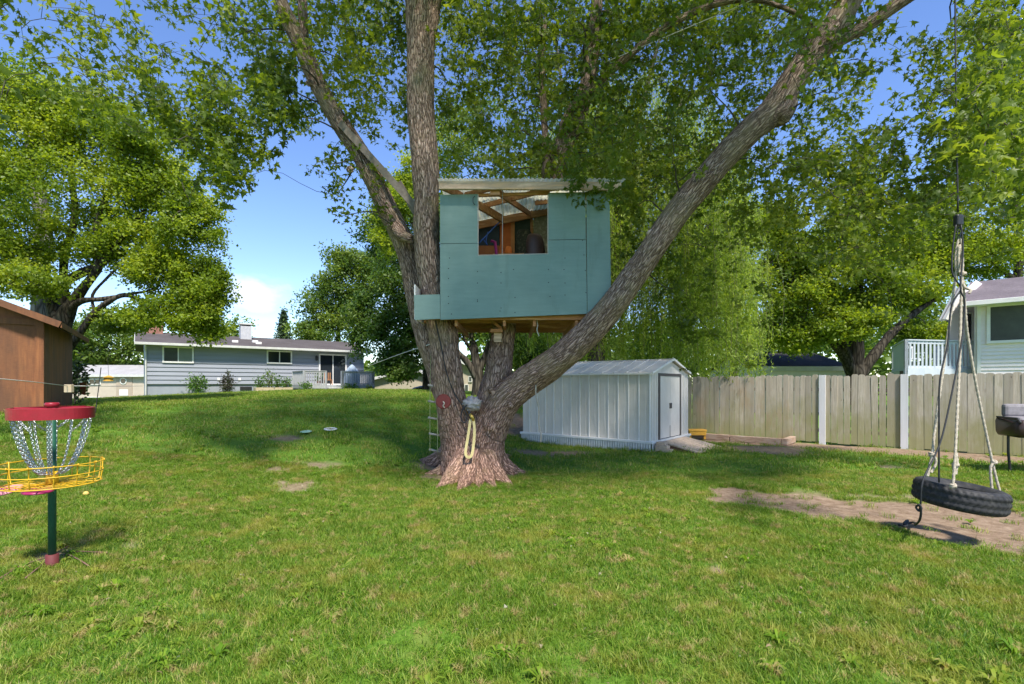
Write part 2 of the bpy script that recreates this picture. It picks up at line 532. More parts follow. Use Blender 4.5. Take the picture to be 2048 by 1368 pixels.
m, nt, b = nodes_mat('grass_blade')
g = N(nt, 'ShaderNodeNewGeometry'); pos = g.outputs['Position']
a = N(nt, 'ShaderNodeAttribute'); a.attribute_name = 'rnd'
c = ramp(nt, a.outputs['Fac'], [(0, (.045, .12, .010)), (.4, (.12, .245, .016)), (.75, (.225, .345, .028)), (1, (.50, .49, .12))])
n_mid = noise(nt, pos, 1.5, 5, .7); n_b = noise(nt, pos, .45, 3, .6); n_s = noise(nt, pos, 7, 3, .7)
c = mixc(nt, ramp(nt, n_b, [(.38, (0, 0, 0)), (.62, (.55, .55, .55))]), c, (.15, .25, .018))
c = mixc(nt, ramp(nt, n_mid, [(.50, (0, 0, 0)), (.64, (.8, .8, .8))]), c, (.33, .32, .055))
c = mixc(nt, ramp(nt, n_s, [(.55, (0, 0, 0)), (.64, (.85, .85, .85))]), c, (.46, .35, .15))
c = mixc(nt, ramp(nt, n_s, [(.30, (.5, .5, .5)), (.40, (0, 0, 0))]), c, (.055, .13, .016))
nt.links.new(c, b.inputs['Base Color']); b.inputs['Roughness'].default_value = .5; b.inputs['Specular IOR Level'].default_value = .25
t = N(nt, 'ShaderNodeBsdfTranslucent'); nt.links.new(mixc(nt, 1., c, (1.3, 1.3, .6), 'MULTIPLY'), t.inputs['Color'])
ms = N(nt, 'ShaderNodeMixShader'); ms.inputs['Fac'].default_value = .42
nt.links.new(b.outputs[0], ms.inputs[1]); nt.links.new(t.outputs[0], ms.inputs[2]); nt.links.new(ms.outputs[0], nt.nodes['Material Output'].inputs['Surface'])
GRASS = m

def grass_points(n, d0, d1, pw=1.0):
    d = d0 + (d1 - d0) * rng.uniform(0, 1, n) ** pw
    hx = 1.14 * d + 1.0
    x = rng.uniform(-1, 1, n) * hx
    return x, d
FOOT = [((3.29, 11.85), 0)]
def grass_layer(name, n, d0, d1, pw, variants, s0, s1, label):
    x, y = grass_points(n, d0, d1, pw)
    dmk = dirt_mask(x, y)
    q = np.stack([x, y, x * 0], -1)
    keep = rng.uniform(0, 1, n) > np.clip(dmk * 1.3, 0, .985)
    keep &= fbm(q * 1.6, 3, 77) + rng.uniform(0, .25, n) > .40
    # not through the metal shed or the brown shed or the house
    a0 = np.array((3.29, 11.85)); du = np.array((-.773, .633)); dv = np.array((.633, .773))
    u = (x - a0[0]) * du[0] + (y - a0[1]) * du[1]; v = (x - a0[0]) * dv[0] + (y - a0[1]) * dv[1]
    keep &= ~((u > .03) & (u < 3.9) & (v > .03) & (v < 2.5))
    a0 = np.array((-11.27, 12)); du = np.array((-.573, .819)); dv = np.array((-.819, -.573))
    u = (x - a0[0]) * du[0] + (y - a0[1]) * du[1]; v = (x - a0[0]) * dv[0] + (y - a0[1]) * dv[1]
    keep &= ~((u > 0) & (u < 5) & (v > 0) & (v < 4))
    keep &= np.hypot(x + .6, y - 9.0) > .75
    keep &= (x + y) < 22.2
    x, y = x[keep], y[keep]
    z = gz(x, y)
    k = len(x)
    hgt = .6 + 1.0 * fbm(np.stack([x, y, x * 0], -1) * 2.2, 3, 5) 
    sc = rng.uniform(s0, s1, k)
    rot = np.stack([rng.normal(0, .22, k), rng.normal(0, .22, k), rng.uniform(0, 2 * PI, k)], -1)
    o = scatter_obj(name, variants, np.stack([x, y, z - .004], -1), rot, np.stack([sc, sc, sc * hgt], -1), GRASS)
    return tag(o, label, 'grass', kind='stuff')
tv = [tuft(44, .075, .035, .0038, 1.35) for _ in range(6)]
grass_layer('grass', 62000, 2.0, 9.0, .62, tv, .8, 1.25, 'mown green lawn grass with dry tufts in the foreground')
tv = [tuft(22, .12, .050, .008, .8) for _ in range(5)]
grass_layer('grass', 42000, 8.5, 30.0, .75, tv, .9, 1.5, 'mown green grass of the lawn rising to the grey house')

# ------------------------------------------------------------------ leaves
def star_leaf():
    pr = [(0, -.05), (.22, -.02), (.48, -.12), (.30, .14), (.62, .38), (.26, .34), (.20, .52), (0, 1.0), (-.20, .52), (-.26, .34), (-.62, .38), (-.30, .14), (-.48, -.12), (-.22, -.02)]
    V = [(0, .22, 0)] + [(x_, y_, -.30 * abs(x_) - .45 * max(0, y_ - .4) ** 1.5 - .12 * (abs(x_) > .4)) for x_, y_ in pr]
    n = len(pr)
    return np.array(V), np.array([(0, i + 1, (i + 1) % n + 1) for i in range(n)])
def lobed_leaf():
    pr = [(0, 0), (.42, .02), (.32, .34), (.5, .62), (0, 1.0), (-.5, .62), (-.32, .34), (-.42, .02)]
    V = [(x_, y_, -.12 * abs(x_)) for x_, y_ in pr]
    return np.array(V), np.array([(0, 1, 2), (0, 2, 4), (2, 3, 4), (0, 4, 6), (4, 5, 6), (0, 6, 7)])
def quad_leaf(w=.5):
    V = [(0, 0, 0), (w / 2, .5, -.08), (0, 1, 0), (-w / 2, .5, -.08)]
    return np.array(V), np.array([(0, 1, 2), (0, 2, 3)])

def norm(a): return a / np.maximum(np.linalg.norm(a, axis=-1, keepdims=True), 1e-9)
def leaf_arrays(c, size, shape, nb=.7, tip=(0, 0, -.6), rs=.35, rmean=None):
    V0, F0 = shape; n = len(c)
    nrm = norm(rng.normal(0, 1, (n, 3)) * .75 + np.array((0, 0, nb)))
    t = rng.normal(0, 1, (n, 3)) * .8 + np.array(tip)
    t = norm(t - (t * nrm).sum(-1, keepdims=True) * nrm)
    xx = np.cross(t, nrm)
    s = size * rng.uniform(1 - rs, 1 + rs, n)[:, None, None]
    V = c[:, None, :] + s * (V0[None, :, 0:1] * xx[:, None] + V0[None, :, 1:2] * t[:, None] + V0[None, :, 2:3] * nrm[:, None])
    F = F0[None] + (np.arange(n) * len(V0))[:, None, None]
    r = rng.uniform(0, 1, n) if rmean is None else np.clip(rmean + rng.normal(0, .16, n), 0, 1)
    return V.reshape(-1, 3), F.reshape(-1, 3), np.repeat(r, len(F0))

def cluster_leaves(cc, k, rad, flat=.6, hang=0.0):
    """k leaves round every cluster centre, strewn along short random twigs"""
    n = len(cc)
    d = norm(rng.normal(0, 1, (n, 3)) * np.array((1, 1, .55)) + np.array((0, 0, -hang)))
    t = rng.uniform(-1, 1, (n, k, 1))
    off = t * d[:, None] * rad + rng.normal(0, 1, (n, k, 3)) * rad * .33 * np.array((1, 1, flat))
    tone = fbm(cc * .9, 2, 5)
    tone = np.clip((tone - .5) * 2.2 + .5, 0, 1)
    global LAST_D
    LAST_D = d * rad
    return (cc[:, None] + off).reshape(-1, 3), np.repeat(tone, k)

# ------------------------------------------------------------------ branches
def connect(sk, skr, targets, mb, arch=.12, tip=.006, rmax=.07, n=5, maxlen=99):
    sk = [np.array(p) for p in sk]; skr = list(skr)
    A = np.array(sk); Rr = np.array(skr)
    d0 = np.min(np.linalg.norm(targets[:, None] - A[None], axis=-1), axis=1)
    for t in targets[np.argsort(d0)]:
        dd = np.linalg.norm(A - t, axis=1) + np.maximum(0, A[:, 2] - t[2]) * .5 + (.3 / (Rr * 40 + .5))
        j = int(np.argmin(dd)); p = A[j]; L_ = np.linalg.norm(t - p)
        if L_ < .12 or L_ > maxlen: continue
        r0 = min(Rr[j] * .65, .008 + .011 * L_, rmax); r0 = max(r0, tip * 1.3)
        perp = np.cross(t - p, rng.normal(0, 1, 3)); perp /= (np.linalg.norm(perp) + 1e-9)
        k = 5
        pts = []
        for i in range(k + 1):
            s_ = i / k
            pts.append(p + (t - p) * s_ + np.array((0, 0, 1)) * arch * L_ * math.sin(PI * s_) + perp * L_ * .07 * math.sin(2 * PI * s_))
        rr = [r0 + (tip - r0) * (i / k) for i in range(k + 1)]
        mb.tube([Vector(q_) for q_ in pts], rr, n, False, True)
        A = np.concatenate([A, np.array(pts[1:])]); Rr = np.concatenate([Rr, rr[1:]])
    return A, Rr

def bark_mat(name, c1, c2, c3, sc=(1, 1, .16), scale=22, bm=.8, attr=None, moss=None):
    m, nt, b = nodes_mat(name)
    if attr:
        a_ = N(nt, 'ShaderNodeAttribute'); a_.attribute_name = attr; vec = a_.outputs['Vector']
    else:
        vec = N(nt, 'ShaderNodeTexCoord').outputs['Object']
    f1 = noise(nt, vec, scale, 6, .65, sc)
    v = N(nt, 'ShaderNodeTexVoronoi'); v.feature = 'DISTANCE_TO_EDGE'; v.inputs['Scale'].default_value = scale * .75
    mpn = N(nt, 'ShaderNodeMapping'); mpn.inputs['Scale'].default_value = (sc[0], sc[1], sc[2] * .8)
    w = mixc(nt, .12, vec, N(nt, 'ShaderNodeTexNoise').outputs['Color'], 'ADD')
    nt.links.new(vec, mpn.inputs['Vector'])
    ad = N(nt, 'ShaderNodeVectorMath', operation='ADD')
    wn_ = N(nt, 'ShaderNodeTexNoise'); wn_.inputs['Scale'].default_value = scale * .4; wn_.inputs['Detail'].default_value = 3
    nt.links.new(mpn.outputs[0], wn_.inputs['Vector'])
    sm = N(nt, 'ShaderNodeVectorMath', operation='SCALE'); sm.inputs['Scale'].default_value = .09
    nt.links.new(wn_.outputs['Color'], sm.inputs[0]); nt.links.new(mpn.outputs[0], ad.inputs[0]); nt.links.new(sm.outputs[0], ad.inputs[1])
    nt.links.new(ad.outputs[0], v.inputs['Vector'])
    fis = ramp(nt, v.outputs['Distance'], [(.0, (0, 0, 0)), (.16, (.75, .75, .75)), (.4, (1, 1, 1))])
    hgt = mixc(nt, .45, fis, f1)
    col = ramp(nt, f1, [(.30, c1), (.5, c2), (.72, c3)])
    col = mixc(nt, fis, tuple(q_ * .45 for q_ in c1), col)
    big = noise(nt, vec, 1.7, 3, .6)
    if moss:
        col = mixc(nt, ramp(nt, big, [(.50, (0, 0, 0)), (.72, (.65, .65, .65))]), col, moss)
    nt.links.new(col, b.inputs['Base Color']); b.inputs['Roughness'].default_value = .9; b.inputs['Specular IOR Level'].default_value = .15
    bump(nt, b, hgt, bm, .03)
    return m

BARK_DARK = bark_mat('bark_dark', (.05, .042, .032), (.10, .085, .065), (.17, .15, .12), scale=9)
BARK_GREY = bark_mat('bark_grey', (.13, .115, .10), (.24, .215, .19), (.36, .33, .30), scale=9)
BARK_TWIG = mat('bark_twig', (.05, .042, .032), (.09, .075, .055), rough=.9, scale=12)

# ================================================================== the big silver maple
trunk_root = thing('maple_tree', 'huge multi-stemmed silver maple with pinkish grey bark holding the treehouse', 'tree', (-.65, 9.0, 0))
LIMBS = [
 [(936,985,9.0,58),(934,945,9.0,54),(927,900,8.95,46),(914,850,8.88,37),(902,800,8.8,30),(892,720,8.75,30),(882,640,8.7,29.5),(866,570,8.65,26.5),(855,500,8.6,25),(853,400,8.6,26),(848,300,8.6,27),(841,200,8.6,27.5),(841,100,8.6,28),(843,45,8.6,32),(846,10,8.6,34)],
 [(843,40,8.6,26),(826,-40,8.6,24),(808,-150,8.8,20),(800,-260,9,15)],
 [(846,40,8.6,26),(868,-40,8.5,24),(900,-160,8.4,19),(940,-280,8.3,14)],
 [(915,840,9.0,27),(880,750,9.2,25),(850,660,9.3,23.5),(832,580,9.3,22),(812,500,9.3,21.5),(785,440,9.25,21),(752,370,9.2,19.5),(722,310,9.2,18.5),(690,260,9.2,18),(655,205,9.2,17.5),(628,150,9.2,17),(600,85,9.1,17),(572,30,9.0,15),(545,-30,8.9,13),(500,-120,8.6,11),(440,-200,8.2,8)],
 [(622,135,9.2,12),(610,80,9.2,8.5),(605,20,9.2,8),(604,-60,9.2,6)],
 [(958,985,9.0,58),(958,945,9.0,54),(966,890,9.0,45),(980,830,9.0,37),(991,770,9.05,30),(1000,715,9.1,26),(1008,660,9.15,24),(1020,600,9.25,23),(1085,545,9.5,22),(1135,480,9.7,20),(1135,410,9.7,20),(1104,350,9.55,20.5),(1130,285,9.5,20),(1162,215,9.5,17),(1180,140,9.5,14),(1190,50,9.5,12),(1195,-60,9.5,10),(1190,-180,9.5,8)],
 [(1105,345,9.55,14),(1092,285,9.7,8),(1086,200,9.8,6.5),(1084,130,9.8,5),(1090,40,9.8,4)],
 [(1120,300,9.45,14),(1132,240,9.3,9),(1160,200,9.2,8.5),(1230,135,9.0,8),(1308,70,8.8,7.5),(1367,35,8.7,7),(1445,4,8.6,6),(1523,2,8.5,5),(1601,31,8.4,4),(1640,70,8.3,3)],
 [(978,865,8.95,36),(1004,808,8.85,33),(1050,765,8.7,31),(1100,731,8.5,29.5),(1150,692,8.3,28.5),(1200,640,8.1,26.5),(1250,575,8.0,26),(1300,505,7.9,25),(1350,432,7.85,25),(1400,370,7.8,25),(1450,312,7.75,25.5),(1500,262,7.7,26),(1545,222,7.7,27),(1580,168,7.65,24),(1630,100,7.6,25),(1672,45,7.6,25),(1705,-10,7.6,23),(1760,-120,7.3,19),(1830,-250,6.8,15)],
 [(1640,100,7.6,18),(1690,72,7.55,15),(1735,50,7.5,14),(1780,18,7.4,12.5),(1830,-15,7.3,11.5),(1950,-90,7.0,9),(2080,-150,6.6,7)],
 [(1705,-10,7.6,18),(1790,-150,6.7,15),(1900,-300,5.3,13),(1990,-420,4.5,10)],
 [(772,425,9.25,13),(795,462,9.1,11),(812,474,8.95,10),(826,478,8.8,9)],
 [(1570,205,7.7,24),(1560,226,7.66,25),(1548,236,7.64,20)],
 [(1196,372,9.0,0.1),(1197,372,9.0,0.1)],
]
LIMBS = LIMBS[:-1]
sk_pts = []; sk_r = []; tmp = MB(); limb_np = []
for L_ in LIMBS:
    pr = [(*P(a_, b_, c_), r_ * c_ / 1000) for a_, b_, c_, r_ in L_]
    cm = catmull(pr, 4)
    limb_np.append(cm)
    tmp.tube([Vector(q_[:3]) for q_ in cm], [q_[3] for q_ in cm], 14, True, True)
    sk_pts += [q_[:3] for q_ in cm]; sk_r += [q_[3] for q_ in cm]
roots = [((890,968),.17),((1033,946),.17),((848,928),.20),((1008,962),.15),((958,966),.12),((1012,915),.15),((925,972),.13),((868,948),.12),((985,968),.11)]
for (gp, r_) in roots:
    ex, ey = G(*gp); bc = np.array((-.64, 8.98))
    e = np.array((ex, ey)); pr = []
    for s_, hh, rr in ((0.0, .50, .27), (.36, .32, .23), (.62, .14, .19), (.86, .03, .145), (1.08, -.02, .09), (1.36, -.06, .04)):
        q_ = bc + (e - bc) * s_
        pr.append((q_[0], q_[1], hh, rr * (r_ / .17)))
    cm = catmull(pr, 4); limb_np.append(cm)
    tmp.tube([Vector(q_[:3]) for q_ in cm], [q_[3] for q_ in cm], 10, True, True)
# burls
for (a_, b_, c_, r_) in ((990, 742, 8.85, .05), (1013, 690, 8.95, .055), (985, 710, 8.9, .045), (982, 780, 8.68, .05), (993, 806, 8.62, .05), (980, 855, 8.55, .05), (958, 870, 8.45, .055), (1022, 812, 8.5, .04), (1250, 556, 7.85, .06), (1300, 466, 7.8, .05), (618, 165, 9.05, .06), (700, 338, 9.05, .06)):
    c0 = P(a_, b_, c_); tmp.tube([c0 + Vector((0, -.3 * r_, 0)), c0 + Vector((0, .4 * r_, 0))], [r_, r_ * 1.3], 8, True, True)
tme = bpy.data.meshes.new('tmp'); tme.from_pydata(tmp.v, [], tmp.f); tmo = bpy.data.objects.new('tmp', tme); COL.objects.link(tmo)
rm = tmo.modifiers.new('r', 'REMESH'); rm.mode = 'VOXEL'; rm.voxel_size = .021; rm.adaptivity = 0
smo = tmo.modifiers.new('s', 'SMOOTH'); smo.iterations = 7; smo.factor = .5
dg = bpy.context.evaluated_depsgraph_get()
ev = tmo.evaluated_get(dg); em = ev.to_mesh()
nv = len(em.vertices); V = np.zeros(nv * 3, np.float32); em.vertices.foreach_get('co', V); V = V.reshape(-1, 3).astype(float)
NR = np.zeros(nv * 3, np.float32); em.vertices.foreach_get('normal', NR); NR = NR.reshape(-1, 3).astype(float)
nl = len(em.loops); LI = np.zeros(nl, np.int32); em.loops.foreach_get('vertex_index', LI)
F = LI.reshape(-1, 4)
ev.to_mesh_clear(); bpy.data.objects.remove(tmo); bpy.data.meshes.remove(tme)
# bark coordinates: position in the frame of the nearest limb
best = np.full(nv, 1e9); BC = np.zeros((nv, 3))
off = 0.0
for cm in limb_np:
    x_ax = np.array((1.0, 0, 0)); s0 = off
    for i in range(len(cm) - 1):
        a_, b_ = cm[i, :3], cm[i + 1, :3]; ab = b_ - a_; l2 = ab @ ab; l_ = math.sqrt(l2)
        d_ = ab / l_; x_ax = x_ax - d_ * (x_ax @ d_); x_ax /= np.linalg.norm(x_ax); y_ax = np.cross(d_, x_ax)
        t = np.clip(((V - a_) @ ab) / l2, 0, 1)
        rel = V - a_ - t[:, None] * ab
        rr = cm[i, 3] + (cm[i + 1, 3] - cm[i, 3]) * t
        dist = np.linalg.norm(rel, axis=1) / rr
        k = dist < best
        best[k] = dist[k]
        ra_ = np.maximum(np.linalg.norm(rel, axis=1), 1e-6)
        rr2 = .8 * rr + .2 * .25
        BC[k] = np.stack([(rel @ x_ax) / ra_ * rr2, (rel @ y_ax) / ra_ * rr2, s0 + t * l_], -1)[k]
        s0 += l_
    off += 3.1
q_ = BC * np.array((1, 1, .14))
ridge = 1 - np.abs(fbm(q_ * 24, 2, 41) * 2 - 1)
ridge2 = fbm(q_ * 34 * np.array((1, 1, 1.3)), 2, 51)
lump = fbm(BC * np.array((1, 1, .6)) * 3.2, 2, 61) - .5
wid = np.clip(1.0 - (V[:, 2] - 1.0) * .04, .55, 1)
disp = ((ridge - .6) * .016 + (ridge2 - .5) * .014 + lump * .06) * wid
V2 = V + NR * disp[:, None]
BARK_MAIN = bark_mat('bark_main', (.23, .145, .10), (.46, .325, .245), (.74, .57, .46), sc=(1, 1, .21), scale=42, bm=1.0, attr='bark', moss=(.33, .27, .15))
# warmer, pinker bark where the feet are rubbed bare
nt = BARK_MAIN.node_tree; b = nt.nodes['Principled BSDF']
src = b.inputs['Base Color'].links[0].from_socket
gp_ = N(nt, 'ShaderNodeNewGeometry'); sp_ = N(nt, 'ShaderNodeSeparateXYZ'); nt.links.new(gp_.outputs['Position'], sp_.inputs[0])
mr_ = N(nt, 'ShaderNodeMapRange'); mr_.inputs['From Min'].default_value = .3; mr_.inputs['From Max'].default_value = 3.2; mr_.inputs['To Min'].default_value = .75; mr_.inputs['To Max'].default_value = 0
nt.links.new(sp_.outputs['Z'], mr_.inputs['Value'])
wear = mixc(nt, 1., src, (1.35, 1.08, .98), 'MULTIPLY')
nt.links.new(mixc(nt, mr_.outputs[0], src, wear), b.inputs['Base Color'])
o = np_obj('trunk', V2, F, BARK_MAIN, trunk_root, smooth=True, attrs={'bark': BC})

# crown density as seen from the lawn, row = 64 px of height, column = 64 px of width
DM = ["5543667888776488888888888765221147",
      "4443555677675377788888888742213347"]
ROWS = [
 "22212223456654777788888765510036",
 "11111112345543667777777764210137",
 "11112122334542556777765442200257",
 "00111122333431456677665543210366",
 "00001112100011356677655544322455",
 "00000012001000566787655555433444",
 "00000000000000110111223343554322",
 "00000000000000000000011222332111",
 "00000000000000000000001111121000",
 "00000000000000000000000010010000"]
D = np.array([[int(ch) for ch in r_] for r_ in ROWS], float)
def samp_density(n):
    wts = D.ravel() ** 1.25; wts /= wts.sum()
    k = rng.choice(D.size, n, p=wts)
    r_, c_ = np.divmod(k, 32)
    return (c_ + rng.uniform(-.15, 1.15, n)) * 64, (r_ + rng.uniform(-.1, 1.1, n)) * 64
n = 2600
px, py = samp_density(n)
dep = np.where(px < 480, rng.uniform(5.6, 9.5, n), np.where(px < 880, rng.uniform(8.4, 12, n), rng.uniform(8.7, 13.0, n)))
fr = (px > 1000) & (px < 1500) & (rng.uniform(0, 1, n) < .07) & (py < 380)
dep[fr] = rng.uniform(6.8, 7.6, fr.sum())
rt = px > 1600
dep[rt] = rng.uniform(5.8, 10.5, rt.sum())
rt = px > 1850
dep[rt] = rng.uniform(5.4, 8.5, rt.sum())
cc = np.stack([(px - 1024) * dep / 1000, dep, CAMH - (py - 768) * dep / 1000], -1)
# keep the view of the treehouse and its window clear, and thin in front of the stems
sh = np.random.default_rng(3)
keep = ~((px > 870) & (px < 1235) & (py > 355) & (dep < 10.8))
cc = cc[keep]; px = px[keep]
# hanging sprays: long drooping twigs, each with its own leaves
sprays = []
for (a_, b_, c_, n_, dx, dy) in ((1150,335,7.85,3,5,45),(1185,345,7.85,2,10,40),(1300,400,8.6,6,0,120),(1235,300,8.2,5,-10,110),(1370,520,8.8,6,20,160),(1440,560,9.5,3,10,120),
                               (425,230,7,7,30,150),(400,180,7,9,60,180),(440,200,7,9,25,170),(470,250,7,8,50,60),(330,230,7,7,60,60),(520,150,7.4,8,20,90),(560,120,7.6,8,20,120),(300,170,6.8,6,40,90),(150,120,6.3,6,60,90),(690,290,9,4,20,120),(1560,380,8.5,6,30,120),(1630,320,8.4,6,50,90),(1700,300,8,5,30,90),
                               (1850,90,6,4,20,60),(1790,260,7,5,20,120),(1990,120,4.3,6,10,130),(1950,180,4.6,5,-30,120),(2030,250,4.4,6,0,120)):
    for i in range(n_):
        st = np.array((a_ + rng.normal(0, 28), b_ + rng.normal(0, 22), c_ + rng.normal(0, .35)))
        for s_ in np.linspace(0, 1, 4):
            w_ = P(st[0] + dx * s_, st[1] + dy * s_ * rng.uniform(.8, 1.1), st[2]); sprays.append(tuple(w_))
sprays = np.array(sprays)
# the part of the crown above and beside the picture
n = 760
th = rng.uniform(0, 2 * PI, n); ph = np.arccos(rng.uniform(-1, 1, n)); rr = rng.uniform(.25, 1, n) ** .45
oc = np.stack([np.cos(th) * np.sin(ph) * rr, np.sin(th) * np.sin(ph) * rr, np.cos(ph) * rr], -1) * np.array((8.4, 5.6, 3.4)) + np.array((.3, 8.6, 11.2))
opx = 1024 + 1000 * oc[:, 0] / oc[:, 1]; opy = 768 - 1000 * (oc[:, 2] - CAMH) / oc[:, 1]
oc = oc[(opy < -10) & (oc[:, 1] > 2.6)]
lat = np.stack([np.concatenate([rng.uniform(-9, -6.5, 120), rng.uniform(7.5, 9.5, 90)]), rng.uniform(6, 10, 210), rng.uniform(5.2, 9.5, 210)], -1)
lpx = 1024 + 1000 * lat[:, 0] / lat[:, 1]
lat = lat[(lpx < -20) | (lpx > 2070)]
shade_clusters = np.array((2.3, 4.5, 8.9)) + rng.normal(0, 1, (260, 3)) * np.array((1.6, .9, .7))  # unseen leaf clusters added to keep the sun off the treehouse front
shade_clusters = shade_clusters[(768 - 1000 * (shade_clusters[:, 2] - CAMH) / shade_clusters[:, 1]) < -25]
oc = np.concatenate([oc, lat, shade_clusters])

MAPLE = leaf_mat('maple_leaf', [(.08, .125, .018), (.115, .17, .022), (.155, .215, .028), (.23, .28, .04)], trans=.54)
p1, t1 = cluster_leaves(cc, 20, .25, .6, .3)
d1_ = LAST_D.copy()
p2, t2 = cluster_leaves(sprays, 15, .17, .7, .8)
p1 = np.concatenate([p1, p2]); t1 = np.concatenate([t1, t2])
nr_ = p1[:, 1] < 7.4
V1, F1, r1_ = leaf_arrays(p1[nr_], .068, star_leaf(), .45, (0, 0, -.8), .5, t1[nr_])
V, F, rn = leaf_arrays(p1[~nr_], .084, star_leaf(), .45, (0, 0, -.8), .45, t1[~nr_])
V, F, rn = np.concatenate([V, V1]), np.concatenate([F, F1 + len(V)]), np.concatenate([rn, r1_])
p3, t3 = cluster_leaves(oc, 18, .36, .6, .2)
Va, Fa, ra = leaf_arrays(p3, .15, lobed_leaf(), .7, (0, 0, -.5), .3, t3)
V, F, rn = np.concatenate([V, Va]), np.concatenate([F, Fa + len(V)]), np.concatenate([rn, ra])
o = np_obj('crown', V, F, MAPLE, trunk_root, rnd=rn); o['kind'] = 'stuff'
mb = MB()
for c_, e_ in zip(cc, d1_):
    mb.tube([Vector(c_ - e_), Vector(c_ + e_ * .1 + np.array((0, 0, .03))), Vector(c_ + e_)], [.0045, .0035, .0015], 3, False, True)
allc = np.concatenate([cc, sprays])
bpx = 1024 + 1000 * allc[:, 0] / allc[:, 1]; bpy_ = 768 - 1000 * (allc[:, 2] - CAMH) / allc[:, 1]
allc = allc[~((bpx > 820) & (bpx < 1260) & (bpy_ > 290) & (allc[:, 1] < 9.6))]
tg = allc[rng.choice(len(allc), 620, replace=False)]
connect(sk_pts, sk_r, tg, mb, .10, .004, .05, 5, 6.5)
connect(sk_pts, sk_r, oc[rng.choice(len(oc), 120, replace=False)], mb, .08, .01, .08, 5, 9)
o = mb.build('branch', BARK_TWIG, trunk_root, smooth=True); o['kind'] = 'stuff'

# ================================================================== background trees
def blob_clusters(blobs, dens, lobe=.28):
    """blobs (px,py,depth,rx_px,ry_px[,weight]) -> cluster centres gathered into lobes"""
    outp = []
    for bl in blobs:
        a_, b_, d_, rx, ry = bl[:5]; w_ = bl[5] if len(bl) > 5 else 1
        c0 = np.array(P(a_, b_, d_)); rx_, rz_ = rx * d_ / 1000, ry * d_ / 1000; ry_ = rx_ * .85
        nlobe = max(7, int(22 * w_))
        dd = norm(rng.normal(0, 1, (nlobe, 3))); rr = rng.uniform(.25, 1, (nlobe, 1)) ** .55
        lc = c0 + dd * rr * np.array((rx_, ry_, rz_)) * (1 - lobe * .6)
        per = int(dens * w_ / nlobe)
        lr = rng.uniform(.6, 1.3, nlobe) * lobe * 1.5
        for l_, r_ in zip(lc, lr):
            e = norm(rng.normal(0, 1, (per, 3))) * (rng.uniform(0, 1, (per, 1)) ** .5) * r_ * np.array((rx_, ry_, rz_ * .8))
            outp.append(l_ + e)
    return np.concatenate(outp)

def tree(name, label, base, stems, blobs, dens, k, lsize, lmat, bark=BARK_DARK, crad=None, shape=None, ntw=90, group='trees round the gardens', flat=.55, tipr=.015, hang=.2):
    root = thing(name, label, 'tree', (base[0], base[1], tz(*base)), group)
    mb = MB(); sp = []; sr = []
    for st in stems:
        pr = [(*P(a_, b_, c_), r_ * c_ / 1000) for a_, b_, c_, r_ in st]
        cm = catmull(pr, 4)
        mb.tube([Vector(q_[:3]) for q_ in cm], [q_[3] * (1 + .08 * math.sin(i * 1.7)) for i, q_ in enumerate(cm)], 10, False, True)
        sp += [q_[:3] for q_ in cm]; sr += [q_[3] for q_ in cm]
    mb.build('trunk', bark, root, smooth=True)
    cl = blob_clusters(blobs, dens)
    lz = terr(cl[:, 0], cl[:, 1]) + .6
    cl = cl[cl[:, 2] > lz]
    pts, tone = cluster_leaves(cl, k, crad or lsize * 2.6, flat, hang)
    V, F, rn = leaf_arrays(pts, lsize, shape or quad_leaf(.62), .6, (0, 0, -.5), .35, tone)
    o = np_obj('crown', V, F, lmat, root, rnd=rn); o['kind'] = 'stuff'
    if ntw:
        mb = MB()
        connect(sp, sr, cl[rng.choice(len(cl), min(ntw, len(cl)), replace=False)], mb, .1, tipr, .12, 5)
        o = mb.build('branch', bark, root, smooth=True); o['kind'] = 'stuff'
    return root

YG = leaf_mat('leaf_yellow_green', [(.125, .19, .018), (.18, .255, .022), (.25, .325, .028), (.34, .40, .045)], .5)
MG = leaf_mat('leaf_mid_green', [(.07, .13, .022), (.10, .17, .028), (.14, .21, .034), (.20, .26, .045)], .45)
DG = leaf_mat('leaf_dark_green', [(.045, .09, .016), (.06, .12, .02), (.085, .15, .025), (.13, .19, .035)], .4)
WG = leaf_mat('leaf_willow', [(.14, .21, .030), (.20, .29, .04), (.27, .36, .05), (.36, .44, .08)], .52)
CG = leaf_mat('leaf_conifer', [(.03, .06, .022), (.045, .08, .03), (.07, .11, .045)], .15)

